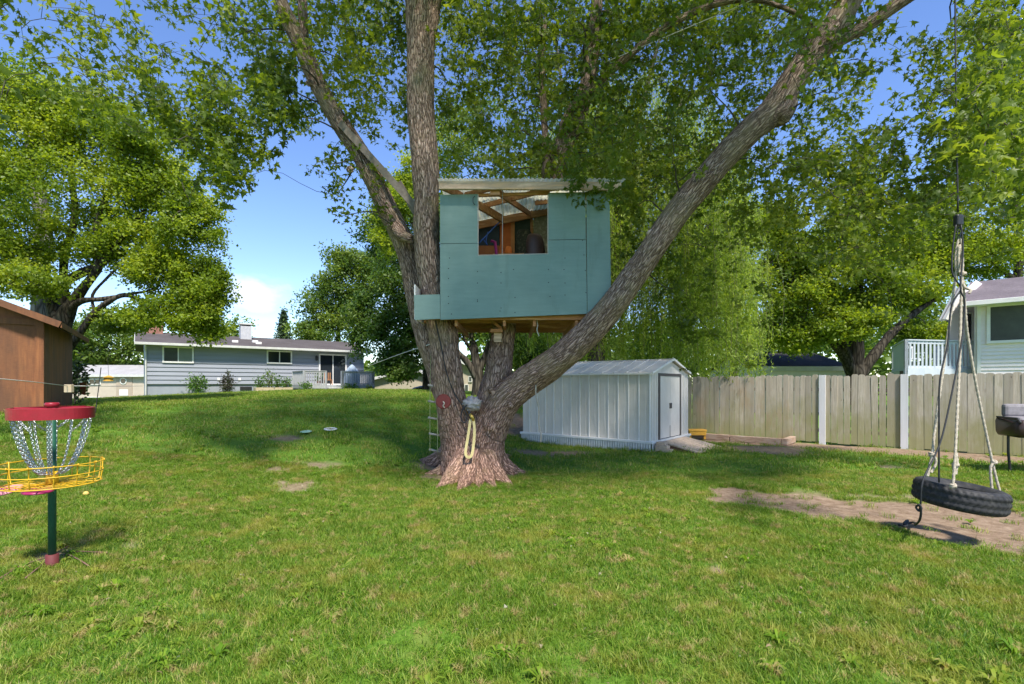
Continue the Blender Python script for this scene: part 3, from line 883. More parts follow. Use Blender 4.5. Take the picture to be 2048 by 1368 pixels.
# left: the spreading yellow-green maple behind the brown shed
tree('maple_tree', 'spreading yellow-green maple with bare curved limbs behind the brown shed', (-15.6, 17.5),
     [[(118,800,17.5,20),(120,700,17.5,16),(132,630,17.5,14),(160,585,17.3,9),(200,525,17,7.5),(195,450,17,6.5),(215,390,17,5),(250,330,17,3)],
      [(122,720,17.5,9),(150,680,17.3,7),(185,630,17.2,6),(215,605,17,5),(250,590,17,4.5),(290,605,17,4),(350,635,17,3),(390,670,17,2)],
      [(132,630,17.5,9),(160,603,17.2,6),(205,598,17,4.5),(260,588,17,3),(310,580,17,2)],
      [(118,650,17.5,14),(105,600,17.7,12),(120,570,17.6,10),(165,545,17.3,8),(205,525,17,7),(240,480,17,5),(290,420,17,3)],
      [(190,625,17.1,3),(185,590,17.1,2.6),(215,555,17,2.4),(245,525,17,2)],
      [(130,610,17.5,8),(128,520,17.5,7),(150,430,17.4,6),(140,330,17.3,4.5),(150,230,17.2,3)]],
     [(-60,270,16.5,150,150,1.3),(50,230,17,110,95,1.3),(150,250,17,110,85,1.3),(240,310,17,130,95,1.3),(120,390,17,150,110,1.5),(310,400,17,110,90),(360,480,17,90,80),(395,580,16.8,60,70),(340,640,17,100,38,.7),(270,500,17,110,60,.7),(30,480,16.5,110,80),(-80,500,16,130,110),(420,560,17,30,50,.3),(250,640,18,70,35,.35),(395,650,17,55,35,.6),(60,560,16,90,40,.6),(330,570,17,90,60,.8),(210,470,17.5,90,60,.8),(420,610,17,28,40,.35),(370,420,17.2,60,70,.7),(300,330,17,80,60,.7)],
     430, 20, .095, YG, shape=quad_leaf(.75), ntw=170, crad=.34)
tree('tall_tree', 'pale grey bare trunk standing left of the yellow-green maple', (-19.5, 20.5),
     [[(85,800,20.5,17),(82,650,20.5,15),(80,560,20.5,14),(88,480,20.5,14),(80,400,20.5,12),(60,280,20.5,8),(50,180,20.5,5)]],
     [(-40,420,20,120,120,.8),(20,200,21,120,110,.8),(-160,300,20,120,150)], 260, 7, .2, MG, BARK_GREY, ntw=40)
# beyond the houses on the left
tree('leafy_tree', 'bright green tree far behind the cream house', (-52, 62),
     [[(210,800,62,4),(212,700,62,3),(215,640,62,1.5)]], [(200,700,62,65,50),(165,680,60,40,45),(255,690,63,35,60,.6),(190,645,62,28,30,.4),(245,640,64,20,35,.3)], 420, 6, .42, MG, ntw=20, group='trees behind the houses')
tree('leafy_tree', 'small light tree behind the white chimney of the grey house', (-34, 62),
     [[(465,800,62,3),(465,700,62,2),(468,650,62,1)]], [(465,670,62,38,45,.6),(430,690,60,45,35,.6),(330,690,60,60,30,.6)], 420, 6, .40, MG, ntw=20, group='trees behind the houses')
tree('leafy_tree', 'green tree rising behind the right half of the grey house roof', (-19.5, 50),
     [[(670,800,50,7),(675,700,50,5),(680,600,50,2)]],
     [(650,610,50,55,70),(700,560,50,60,70),(640,660,49,55,40),(730,620,50,60,70),(690,520,50,45,40,.7),(760,540,49,40,60)], 560, 10, .26, MG, ntw=60, crad=.8, group='trees behind the houses')
tree('broad_tree', 'dense dark green tree right of the grey house with low hanging leaves', (-7.5, 33),
     [[(855,800,33,10),(850,700,33,8),(820,600,33,5),(800,500,33,3)]],
     [(800,560,32,75,110,1.3),(780,680,31,60,70,1.1),(760,470,33,45,60,.7),(850,660,31,50,80),(800,400,33,55,70,.8),(845,500,33,60,90),(800,735,30,38,30,.5),(720,640,32,40,70,.6)], 640, 12, .19, DG, ntw=60, crad=.5, group='trees behind the houses')
# conifer
def conifer(label, px, d_, top, bot, wpx):
    base = P(px, 768, d_); root = thing('conifer_tree', label, 'tree', (base.x, d_, tz(base.x, d_)), 'trees behind the houses')
    zt = P(px, top, d_).z; zb = P(px, bot, d_).z
    MB().tube([Vector((base.x, d_, zb - 3)), Vector((base.x, d_, zt))], [.22, .03], 8, False, True).build('trunk', BARK_DARK, root)
    pts = []
    for i in range(340):
        s_ = rng.uniform(0, 1) ** .75; z0 = zt + (zb - zt) * s_; r_ = wpx * d_ / 1000 * (s_ * .95 + .04) * rng.uniform(.6, 1.1); a_ = rng.uniform(0, 2 * PI)
        for t in np.linspace(.1, 1, 16):
            pts.append((base.x + r_ * t * math.cos(a_), d_ + r_ * t * math.sin(a_), z0 - .25 * r_ * t + .12 * r_ * t * t))
    pts = np.array(pts) + rng.normal(0, .08, (len(pts), 3))
    V, F, rn = leaf_arrays(pts, .34, quad_leaf(.35), .5, (0, 0, -.9))
    o = np_obj('crown', V, F, CG, root, rnd=rn); o['kind'] = 'stuff'
conifer('narrow pointed spruce standing beyond the roof of the grey house', 567, 58, 618, 720, 34)

# centre, behind the treehouse
tree('forked_tree', 'dark forked tree seen between the stems of the big maple', (-1.5, 23),
     [[(958,800,23,15),(955,745,23,11),(948,700,23,8),(940,660,23,6),(925,600,23,4)],
      [(956,760,23,9),(935,725,22.8,6.5),(912,700,22.6,5.5),(900,670,22.5,4)],
      [(955,745,23,8),(975,700,23,6),(985,650,23,5),(990,580,23,3)],
      [(950,710,23,4),(930,680,22.8,3),(925,650,22.8,2)]],
     [(900,640,23,45,38,.7),(985,655,23,50,35,.6),(930,560,24,90,60,.8),(1060,600,24,60,110),(1060,700,23,45,60,.8),(980,450,25,130,90,.8),(860,420,25,60,100,.6),(1120,300,25,150,120,1.0),(950,250,25,120,110,.8)],
     480, 12, .15, MG, ntw=70, crad=.45)
tree('leafy_tree', 'sunlit tree in the gap between the left stems of the maple', (-5.2, 26),
     [[(872,800,26,6),(868,600,26,5),(820,430,26,3)]],
     [(795,400,26,45,70,.6),(770,460,26,38,60,.5),(810,340,26,28,40,.3),(900,300,27,60,70,.5)], 420, 12, .15, YG, ntw=40, crad=.45)

# willow: trunk, rising limbs and hanging strands
wroot = thing('willow_tree', 'weeping willow with long hanging strands behind the white metal shed', 'tree', (3.1, 17.6, 0))
mb = MB(); wp = []; wr = []
for st in ([(1190,800,17.6,22),(1192,720,17.6,18),(1200,640,17.6,15),(1215,540,17.6,13),(1235,430,17.5,10),(1260,300,17.4,7),(1300,150,17.2,4),(1330,40,17,2)],
           [(1205,630,17.6,12),(1232,540,17.9,11),(1235,440,18,9),(1180,330,18.3,6),(1130,200,18.4,4),(1110,60,18.4,2)],
           [(1225,480,17.6,9),(1290,400,17.2,7),(1360,330,16.8,5),(1430,290,16.5,4),(1490,300,16.3,2.5)],
           [(1240,400,17.6,7),(1310,270,17.6,5),(1400,180,17.3,4),(1470,170,17,2.5)]):
    cm = catmull([(*P(a_, b_, c_), r_ * c_ / 1000) for a_, b_, c_, r_ in st], 4)
    mb.tube([Vector(q_[:3]) for q_ in cm], [q_[3] for q_ in cm], 10, False, True); wp += [q_[:3] for q_ in cm]; wr += [q_[3] for q_ in cm]
mb.build('trunk', bark_mat('bark_willow', (.07, .058, .045), (.13, .11, .085), (.22, .19, .15), scale=9), wroot, smooth=True)
tops = []
n = 1500
sx_ = rng.uniform(1040, 1508, n); 
topy = 120 + 200 * ((sx_ - 1280) / 250) ** 2 + rng.uniform(0, 360, n)
for i in range(n):
    d_ = rng.uniform(14.9, 20.0)
    if sx_[i] < 1390 : d_ = rng.uniform(16.0, 20.0)
    bot = rng.uniform(560, 760) if rng.uniform() < .75 else rng.uniform(420, 620)
    if sx_[i] > 1360: bot = min(bot + 40, 764 - rng.uniform(0, 20))
    if 1045 < sx_[i] < 1150: bot = rng.uniform(520, 715)
    t0 = min(topy[i], bot - 90)
    if sx_[i] > 1500: bot = rng.uniform(650, 755); t0 = rng.uniform(520, 600)
    tops.append((sx_[i], t0, d_, bot))
leafc = []; strand = MB(); tone = []
for (a_, t0, d_, b_) in tops:
    p0 = np.array(P(a_, t0, d_)); p1_ = np.array(P(a_ + rng.normal(6, 10), b_, d_))
    L_ = p0[2] - p1_[2]; nl_ = int(L_ / .055)
    sw = rng.normal(0, .12, 2); ang = rng.uniform(0, 2 * PI)
    t = np.linspace(0, 1, nl_)[:, None]
    pts = p0 + (p1_ - p0) * t + np.concatenate([np.sin(t * 2.2) * sw[0] * L_ * .5, np.sin(t * 2.2) * sw[1] * L_ * .5, t * 0], 1)
    if len(tone) % 3 == 0:
        strand.tube([Vector(q_) for q_ in pts[::12]], .006, 3, False, True)
    leafc.append(pts + rng.normal(0, .035, pts.shape)); tone.append(np.full(len(pts), rng.uniform(.1, .95)))
leafc = np.concatenate(leafc); tone = np.concatenate(tone)
V, F, rn = leaf_arrays(leafc, .15, quad_leaf(.22), .2, (0, 0, -1.6), .3, tone)
o = np_obj('crown', V, F, WG, wroot, rnd=rn); o['kind'] = 'stuff'
strand.build('twig', mat('twig_willow', (.12, .12, .04), (.09, .08, .03)), wroot)['kind'] = 'stuff'
mb = MB(); tt = np.array([tuple(P(a_, t0, d_)) for a_, t0, d_, b_ in tops[:160]]); connect(wp, wr, tt, mb, .12, .012, .09, 5)
mb.build('branch', BARK_DARK, wroot, smooth=True)['kind'] = 'stuff'

tree('leafy_tree', 'yellow-green tree filling the gap between willow and right maple', (11.5, 26),
     [[(1466,800,26,8),(1470,650,26,7),(1480,500,26,4),(1490,400,26,2)]],
     [(1480,470,26,90,80),(1560,560,26,60,80),(1420,400,27,80,70,.8),(1540,450,26,60,60),(1450,600,26,80,80),(1560,660,27,60,55,.8),(1380,560,27,90,120,.8)], 600, 12, .155, YG, ntw=80, crad=.5)
tree('forked_tree', 'broad maple with dark forked trunk behind the wooden fence', (17.2, 25),
     [[(1712,810,25,20),(1712,755,25,17),(1712,700,25,14),(1715,640,25,9),(1720,560,25,6),(1730,480,25,3)],
      [(1715,755,25,13),(1745,715,24.8,10),(1780,670,24.7,8),(1830,625,24.6,6),(1870,600,24.5,4)],
      [(1708,750,25,12),(1680,700,24.8,9),(1645,665,24.6,7),(1610,640,24.5,4)],
      [(1706,740,25,8),(1690,690,24.5,5),(1670,650,24.3,3)]],
     [(1620,600,25,75,55),(1720,570,24.5,95,65,1.2),(1820,580,25,75,55),(1660,500,25,80,60),(1770,480,25,80,70),(1700,650,23.5,60,30,.6),(1600,670,25,55,35,.6),(1840,660,25,60,35,.5),(1860,500,25,50,60,.8),(1590,520,26,50,60,.8),(1700,430,25,50,40,.6)],
     700, 12, .155, YG, ntw=110, crad=.5, group='trees behind the fence')
tree('tall_tree', 'tall airy tree with slender dark trunk behind the pale sided house', (25.5, 25),
     [[(2030,800,25,14),(2030,650,25,10),(2038,500,25,7),(2030,380,25,5),(2050,260,25,3),(2070,150,25,2)],
      [(2030,560,25,5),(1980,520,25,3.5),(1920,470,25,2),(1870,450,25,1.5)],
      [(2032,440,25,4),(1980,380,25,3),(1920,330,25,2)]],
     [(1980,460,25,80,60,.9),(1900,400,25,70,60,.8),(2040,330,25,80,90),(1960,520,25,90,45,.8),(1870,500,26,60,60,.6),(2100,480,25,90,120),(1850,420,26,35,45,.3),(2160,350,25,90,150),(1940,300,25,60,40,.5)], 620, 12, .14, YG, ntw=140, crad=.45, group='trees behind the fence')
tree('leafy_tree', 'mid green tree behind the small dark-roofed garage', (19, 36),
     [[(1560,800,36,6),(1560,650,36,4)]], [(1560,660,36,90,50),(1650,640,38,90,60),(1800,640,38,110,70),(1450,690,36,80,50),(1300,680,33,120,70),(1120,690,33,80,60)], 520, 6, .30, MG, ntw=30, group='trees behind the fence')

# far wood closing the view
n = 32000
a_ = rng.uniform(-62, 62, n); rad = rng.uniform(85, 105, n)
x = np.sin(np.radians(a_)) * rad; y = np.cos(np.radians(a_)) * rad
hh = 4.2 + 3.2 * fbm(np.stack([a_ * .22, a_ * 0, a_ * 0], -1), 3, 91) + np.where(a_ > -5, 5.0, 0)
z = rng.uniform(0, 1, n) ** .8 * hh - .3
V, F, rn = leaf_arrays(np.stack([x, y, z], -1), .95, quad_leaf(.8), .5, (0, 0, -.3))
o = np_obj('far_wood', V, F, MG, rnd=rn); tag(o, 'far green wood closing the horizon behind the houses', 'wood', kind='stuff')

# ================================================================== shared materials
GREYSIDE = mat('siding_grey_blue', (.255, .27, .305), (.285, .30, .335), rough=.6, scale=2, sc=(.3, .3, 3), bm=.05)
GREYFOUND = mat('foundation_grey', (.26, .275, .31), (.29, .305, .335), rough=.8, scale=3)
WHITE = mat('white_trim', (.82, .79, .74), (.72, .69, .64), rough=.5, scale=3)
CREAMTRIM = mat('cream_trim', (.62, .61, .56), (.52, .51, .46), rough=.5, scale=3)
GLASS = glass_mat('window_glass')
SCREEN = mat('window_screen', (.045, .05, .045), (.07, .08, .065), rough=.35, scale=2)
BLIND = mat('window_blind', (.22, .25, .20), (.16, .19, .15), rough=.4, scale=1.2)
DECKGREY = mat('deck_grey', (.31, .31, .32), (.40, .40, .40), rough=.8, scale=10, sc=(1, 1, .2))
DARK = mat('dark_void', (.02, .02, .02), (.03, .03, .03), rough=.9)
def shingle_mat(name, a_, b_, c_):
    m, nt, b = nodes_mat(name)
    vec = N(nt, 'ShaderNodeTexCoord').outputs['Object']
    f = noise(nt, vec, 14, 5, .75); f2 = noise(nt, vec, .9, 4, .6)
    col = mixc(nt, .35, ramp(nt, f, [(.3, a_), (.5, b_), (.7, c_)]), ramp(nt, f2, [(.35, a_), (.65, c_)]))
    nt.links.new(col, b.inputs['Base Color']); b.inputs['Roughness'].default_value = .95; b.inputs['Specular IOR Level'].default_value = .08; bump(nt, b, f, .5, .02)
    return m
SH_GREY = shingle_mat('shingle_grey', (.06, .052, .050), (.095, .082, .078), (.13, .112, .107))
SH_DARK = shingle_mat('shingle_dark', (.035, .032, .032), (.055, .052, .052), (.08, .075, .075))
SH_PALE = shingle_mat('shingle_pale', (.26, .25, .24), (.33, .32, .31), (.40, .38, .37))
SH_MAUVE = shingle_mat('shingle_mauve', (.10, .085, .09), (.155, .13, .14), (.21, .18, .19))
BLACK = mat('black_metal', (.015, .015, .016), (.03, .03, .03), rough=.4)
BRICK = mat('brick_red', (.24, .10, .075), (.34, .17, .12), rough=.9, scale=9)
PLANTG = leaf_mat('plant_leaf', [(.06, .13, .02), (.09, .18, .03), (.14, .24, .05)], .4)
PLANTD = leaf_mat('plant_dusky', [(.05, .045, .04), (.07, .06, .045), (.08, .11, .05)], .3)
PLANTY = leaf_mat('plant_lime', [(.16, .22, .03), (.22, .29, .04), (.30, .35, .07)], .4)

def window(parent, T, u0, u1, z0, z1, fr=.08, panes=('glass', 'screen'), out_=.09, mt=WHITE):
    w_ = MB(T)
    w_.box(u0 - fr, u1 + fr, -out_, .02, z1, z1 + fr).box(u0 - fr, u1 + fr, -out_ - .015, .02, z0 - fr, z0)
    w_.box(u0 - fr, u0, -out_ + .003, .02, z0, z1).box(u1, u1 + fr, -out_ + .003, .02, z0, z1)
    f_ = w_.build('window', mt, parent)
    n_ = len(panes); wd = (u1 - u0) / n_
    for i, p_ in enumerate(panes):
        if i: MB(T).box(u0 + wd * i - .03, u0 + wd * i + .03, -out_ + .01, .02, z0, z1).build('mullion', mt, f_)
        a_, b_ = u0 + wd * i + (.03 if i else 0), u0 + wd * (i + 1) - (.03 if i < n_ - 1 else 0)
        MB(T).box(a_, b_, -.058, .015, z0, z1).build('pane', {'glass': GLASS, 'screen': SCREEN, 'blind': BLIND}[p_], f_)
    return f_

def lap_siding(parent, T, u0, u1, z0, z1, n_, mt, name='siding_board', top=None, proud=.025):
    h = (z1 - z0) / n_
    for i in range(n_):
        a_ = z0 + i * h; b_ = a_ + h
        ua, ub = u0, u1
        if top: ua, ub = top(a_, b_)
        if ub - ua < .05: continue
        w_ = MB(T)
        w_.add([(ua, -proud, a_), (ub, -proud, a_), (ub, -.004, b_ + .002), (ua, -.004, b_ + .002), (ua, .01, a_), (ub, .01, a_), (ub, .01, b_), (ua, .01, b_)],
               [(0, 1, 2, 3), (5, 4, 7, 6), (0, 4, 5, 1), (3, 2, 6, 7), (0, 3, 7, 4), (1, 5, 6, 2)])
        w_.build(name, mt, parent)

def bush(name, label, x_, y_, w_, h, mt, ls=.11, n_=420, cat='plant', group=None, z0=None, sh=None, stems=6):
    zz = tz(x_, y_) if z0 is None else z0
    r_ = thing(name, label, cat, (x_, y_, zz), group)
    c_ = norm(rng.normal(0, 1, (n_, 3))) * rng.uniform(.2, 1, (n_, 1)) ** .5 * np.array((w_ / 2, w_ / 2.6, h / 2)) * (1 + .25 * rng.normal(0, 1, (n_, 1)))
    c_ += np.array((x_, y_, zz + h / 2)); c_ = c_[c_[:, 2] > zz]
    V, F, rn = leaf_arrays(c_, ls, sh or quad_leaf(.6), .5, (0, 0, .2))
    o = np_obj('foliage', V, F, mt, r_, rnd=rn); o['kind'] = 'stuff'
    m_ = MB()
    for i in range(stems):
        a_ = rng.uniform(0, 2 * PI); q1 = Vector((x_ + .3 * w_ * math.cos(a_), y_ + .3 * w_ * math.sin(a_), zz + h * rng.uniform(.6, .95)))
        m_.tube([Vector((x_, y_, zz - .05)), Vector((x_ + .1 * w_ * math.cos(a_), y_ + .1 * w_ * math.sin(a_), zz + h * .5)), q1], [.02, .014, .006], 5, False, True)
    m_.build('stem', BARK_TWIG, r_)
    return r_

# ================================================================== grey ranch house
GH = Face((-22, 30), (.8, .6)); T = GH.T
gh = thing('ranch_house', 'long low grey-blue ranch house with lap siding at the top of the lawn', 'house', (-22, 30, .8))
L_ = 13.4
MB(T).box(0, L_, .012, 8.4, 1.6, 4.02).build('wall', GREYSIDE, gh)
MB(T).box(.02, L_ - .02, .05, 8.38, .2, 1.598).build('foundation', GREYFOUND, gh)
lap_siding(gh, T, 0, L_, 1.6, 3.95, 9, GREYSIDE, proud=.05)
m_ = MB(T)
m_.add([(-.5, -.6, 3.98), (L_ + .5, -.6, 3.98), (L_ + .5, 4.2, 5.0), (-.5, 4.2, 5.0), (-.5, -.6, 4.06), (L_ + .5, -.6, 4.06), (L_ + .5, 4.2, 5.08), (-.5, 4.2, 5.08), (-.5, 9.0, 3.98), (L_ + .5, 9.0, 3.98), (L_ + .5, 9, 4.06), (-.5, 9, 4.06)],
       [(3, 2, 1, 0), (4, 5, 6, 7), (0, 1, 5, 4), (0, 4, 7, 3), (1, 2, 6, 5), (2, 3, 8, 9), (6, 10, 11, 7), (8, 11, 10, 9), (3, 7, 11, 8), (2, 9, 10, 6)])
rf = m_.build('roof', SH_GREY, gh)
for k_ in range(1, 9):                                # shingle courses
    v_ = -.6 + 4.8 * k_ / 9; zz = 4.06 + 1.02 * k_ / 9
    MB(T).add_ if False else None
m_ = MB(T).box(-.52, L_ + .52, -.70, -.602, 3.93, 4.075); m_.build('gutter', CREAMTRIM, gh, bevel=.01)
MB(T).box(-.5, L_ + .5, -.6, .0, 3.945, 3.975).build('soffit', WHITE, gh)
for ue in (-.53, L_ + .503):
    m_ = MB(T); m_.add([(ue, -.6, 3.9), (ue + .03, -.6, 3.9), (ue + .03, 4.2, 4.92), (ue, 4.2, 4.92), (ue, -.6, 4.07), (ue + .03, -.6, 4.07), (ue + .03, 4.2, 5.09), (ue, 4.2, 5.09)],
                   [(0, 1, 2, 3), (4, 7, 6, 5), (0, 4, 5, 1), (2, 6, 7, 3), (0, 3, 7, 4), (1, 5, 6, 2)]); m_.build('rake_board', CREAMTRIM, gh)
for ue, s_ in ((0, 0), (L_, 1)):
    m_ = MB(T); m_.add([(ue, .0, 4.0), (ue, 8.4, 4.0), (ue, 4.2, 4.97), (ue + (.02 if s_ else -.02), 0, 4.0), (ue + (.02 if s_ else -.02), 8.4, 4.0), (ue + (.02 if s_ else -.02), 4.2, 4.97)],
                   [(0, 1, 2), (3, 5, 4), (0, 3, 4, 1), (1, 4, 5, 2), (2, 5, 3, 0)]); m_.build('gable', GREYSIDE, gh)
MB(T).tube([(-.0, -.62, 3.95), (.0, -.40, 3.78), (.02, -.08, 3.6), (.02, -.08, .9)], .045, 8).build('downspout', CREAMTRIM, gh)
def gr(px0, py0, px1, py1, f=GH):
    u0, za = f.uz(px0, py0); u1, zb = f.uz(px1, py1); _, zc = f.uz(px0, py1); _, zd = f.uz(px1, py0)
    return u0, u1, (zb + zc) / 2, (za + zd) / 2
u0, u1, z0, z1 = gr(328, 696, 384, 723); window(gh, T, u0, u1, z0, z1, .09, ('screen', 'blind'))
u0, u1, z0, z1 = gr(536, 704, 581, 725); window(gh, T, u0, u1, z0, z1, .09, ('glass', 'glass'))
u0, u1, z0, z1 = gr(640, 711, 690, 766); dr = window(gh, T, u0, u1, 1.62, z1, .09, ('glass', 'glass')); dr.name = 'sliding_door'
# chimneys, vents
m_ = MB(T).box(.1, 1.0, 3.6, 4.3, 4.8, 5.62); ch = m_.build('brick_chimney', BRICK, gh)
MB(T).box(.05, 1.05, 3.55, 4.35, 5.62, 5.72).build('cap', CREAMTRIM, ch); MB(T).lathe([(.001, 6.0), (.17, 5.98), (.19, 5.72)], T((.55, 3.95, 0)) if False else (.55, 3.95, 0), 12).build('flue', mat('flue_red', (.45, .05, .04)), ch)
u_, _ = GH.uz(491, 670, 3.2)
ch = MB(T).box(u_ - .35, u_ + .35, 2.9, 3.6, 4.6, 5.75).build('white_chimney', mat('chimney_pale', (.5, .5, .5), (.42, .42, .43)), gh)
MB(T).box(u_ - .30, u_ + .30, 2.95, 3.55, 5.75, 5.86).build('collar', BLACK, ch); MB(T).box(u_ - .4, u_ + .4, 2.85, 3.65, 5.86, 5.95).build('cap', CREAMTRIM, ch)
for px_, v_ in ((406, 3.4), (470, 1.2), (510, 1.6), (517, .9)):
    uu, _ = GH.uz(px_, 690, v_); zz = 4.06 + (v_ + .6) / 4.8 * 1.02
    MB(T).box(uu - .18, uu + .18, v_ - .14, v_ + .14, zz - .05, zz + .12).build('roof_vent', WHITE, gh, bevel=.02)
uu, _ = GH.uz(715, 690, 1.0); MB(T).tube([(uu, 1.0, 4.3), (uu, 1.0, 4.85)], .05, 8).build('vent_pipe', WHITE, gh)
uu, _ = GH.uz(632, 716); lp = MB(T).box(uu - .05, uu + .05, -.08, 0, 3.35, 3.6).build('wall_lamp', BLACK, gh); MB(T).lathe([(.02, .2), (.10, .1), (.09, -.12), (.03, -.2)], (uu, -.17, 3.45), 10).build('lamp_shade', BLACK, lp)
uu, _ = GH.uz(597, 745); MB(T).box(uu - .13, uu + .13, -.14, -.03, 1.75, 2.45).build('meter_box', DECKGREY, gh); MB(T).tube([(uu, -.08, .95), (uu, -.08, 1.75)], .03, 6).build('conduit', DECKGREY, gh)
uu, _ = GH.uz(492, 776); MB(T).box(uu - .35, uu + .35, .0, .048, 1.2, 1.42).build('basement_window', BLACK, gh)
for px_ in (479, 437, 590): 
    uu, _ = GH.uz(px_, 760); MB(T).box(uu - .07, uu + .07, -.07, -.026, 1.85, 2.0).build('outlet_cover', WHITE, gh)
# deck with rails
dk = thing('wood_deck', 'weathered grey wooden deck with railing at the sliding door of the grey house', 'deck', tuple(T((8, -3, 1.1))))
D0, D1, DV = 8.3, 13.0, -3.0
for k_ in range(20):
    v_ = DV + .15 * k_; MB(T).box(D0, D1, v_ + .004, v_ + .146, 1.50, 1.535).build('deck_board', DECKGREY, dk)
MB(T).box(D0, D1, DV - .04, DV - .002, 1.30, 1.53).box(D0 - .04, D0 - .002, DV, -.05, 1.30, 1.53).box(D1 + .002, D1 + .04, DV, -.05, 1.3, 1.53).build('rim_joist', DECKGREY, dk)
def rail(parent, T, a_, b_, zf, h=.95, sp=.14, mt=DECKGREY, bw=.05, post=True):
    a_ = Vector((*a_, 0)); b_ = Vector((*b_, 0)); l_ = (b_ - a_).length; d_ = (b_ - a_) / l_
    up = (0, 0, 1)
    MB(T).bar(a_ + Vector((0, 0, zf + h)), b_ + Vector((0, 0, zf + h)), .12, .04).build('handrail', mt, parent)
    MB(T).bar(a_ + Vector((0, 0, zf + h - .08)), b_ + Vector((0, 0, zf + h - .08)), .035, .09).build('top_rail', mt, parent)
    MB(T).bar(a_ + Vector((0, 0, zf + .08)), b_ + Vector((0, 0, zf + .08)), .035, .09).build('bottom_rail', mt, parent)
    n_ = int(l_ / sp)
    for i in range(1, n_):
        q_ = a_ + d_ * (l_ * i / n_); MB(T).bar(q_ + Vector((0, 0, zf + .02)), q_ + Vector((0, 0, zf + h - .03)), bw, bw, (0.3, 1, 0)).build('baluster', mt, parent)
    if post:
        for q_ in (a_, b_): MB(T).bar(q_ + Vector((0, 0, zf - .4)), q_ + Vector((0, 0, zf + h + .02)), .10, .10, (0.3, 1, 0)).build('post', mt, parent)
rail(dk, T, (D0, -.2), (D0, DV), 1.52)
rail(dk, T, (D0 + .05, DV), (9.7, DV), 1.52)
rail(dk, T, (10.75, DV), (D1, DV), 1.52)
rail(dk, T, (D1, DV), (D1, -.2), 1.52)
for k_, (v_, zz) in enumerate(((-3.3, 1.36), (-3.6, 1.22))):
    MB(T).box(9.75, 10.7, v_ - .14, v_ + .13, zz - .04, zz).build('step', CREAMTRIM, dk)
m_ = MB(T)
for u_ in (8.4, 9.7, 11.3, 12.9):
    MB(T).box(u_ - .05, u_ + .05, DV + .02, DV + .12, .6, 1.3).build('leg', DECKGREY, dk)
# things on the deck
gc = T((11.85, -1.9, 1.535)); r_ = thing('covered_parasol', 'pale blue fabric cover draped over a peaked shape on the deck', 'cover', tuple(gc))
prof = [(.50, 0), (.52, .3), (.46, .75), (.44, .95), (.26, 1.2), (.08, 1.42), (.001, 1.45)]
vv = []; ff = []
for i in range(28):
    a_ = 2 * PI * i / 28; w_ = 1 + .08 * math.sin(i * 2.3) + .05 * math.sin(i * 5.1)
    for rr_, zz in prof: vv.append((gc.x + rr_ * w_ * 1.05 * math.cos(a_), gc.y + rr_ * w_ * math.sin(a_), gc.z + zz))
for i in range(28):
    for j in range(6): ff.append((i * 7 + j, ((i + 1) % 28) * 7 + j, ((i + 1) % 28) * 7 + j + 1, i * 7 + j + 1))
m_ = MB(); m_.v = vv; m_.f = ff; m_.build('fabric_cover', mat('cover_blue', (.32, .40, .47), (.42, .50, .56), rough=.7), r_, smooth=True)
r_ = thing('wooden_chair', 'small orange-brown wooden chair on the grey deck by the door', 'chair', tuple(T((10.3, -1.6, 1.535))))
OW = mat('wood_orange', (.42, .20, .08), (.34, .15, .06), scale=9)
MB(T).box(10.0, 10.5, -1.9, -1.45, 1.86, 1.90).build('seat', OW, r_)
for a_, b_ in ((10.02, -1.88), (10.44, -1.88), (10.02, -1.5), (10.44, -1.5)): MB(T).box(a_, a_ + .05, b_, b_ + .05, 1.536, 1.86).build('leg', OW, r_)
for k_ in range(4): MB(T).box(10.02 + k_ * .13, 10.08 + k_ * .13, -1.49, -1.46, 1.9, 2.4).build('back_slat', OW, r_)
r_ = thing('potted_plant', 'green plant in a pot by the deck stair opening', 'plant', tuple(T((9.35, -2.5, 1.535))))
MB(T).lathe([(.001, 0), (.12, 0), (.17, .28), (.15, .28), (.12, .05)], (9.35, -2.5, 1.536), 14).build('pot', mat('pot_clay', (.35, .12, .08)), r_)
c_ = np.array(T((9.35, -2.5, 2.05))) + rng.normal(0, 1, (120, 3)) * np.array((.14, .14, .17))
V, F, rn = leaf_arrays(c_, .12, quad_leaf(.5), .4, (0, 0, .3)); np_obj('foliage', V, F, PLANTG, r_, rnd=rn)
# plants at the wall
for px_, w_, h_, mt_, lab in ((395, 1.25, 1.25, PLANTG, 'bright green leafy shrub below the left window of the grey house'), (455, .9, 1.3, PLANTD, 'dusky purple shrub against the foundation of the grey house'),
                              (612, .8, .6, PLANTG, 'low green clump left of the deck'), (700, 1.2, .45, PLANTG, 'low greenery in front of the deck'), (738, .5, .35, PLANTY, 'lime green clump at the right foot of the deck')):
    v_ = -.7 if px_ < 600 else -3.6
    uu, _ = GH.uz(px_, 770, v_); q_ = T((uu, v_, 0)); bush('shrub', lab, q_.x, q_.y, w_, h_, mt_, .13, int(520 * w_ * h_), 'shrub', 'shrubs along the grey house')
for px_, w_, h_ in ((520, .7, 1.0), (538, .9, 1.5), (556, .8, 1.1), (574, .6, 1.0)):
    uu, _ = GH.uz(px_, 770, -2.2); q_ = T((uu, -2.2, 0)); bush('vegetable_plant', {520: 'leafy vegetable plant at the left end of the wooden raised bed', 538: 'tallest feathery vegetable plant in the raised bed', 556: 'pale leafy plant right of the feathery one in the raised bed', 574: 'upright plant at the right end of the wooden raised bed'}[px_], q_.x, q_.y, w_, h_, PLANTG if px_ != 538 else MG, .12, 260, 'plant', 'plants in the raised bed')
ua, _ = GH.uz(513, 780, -2.6); ub, _ = GH.uz(584, 780, -2.6)
r_ = thing('raised_bed', 'long pale wooden raised garden bed in front of the grey house', 'planter', tuple(T((ua, -2.6, 1.0))))
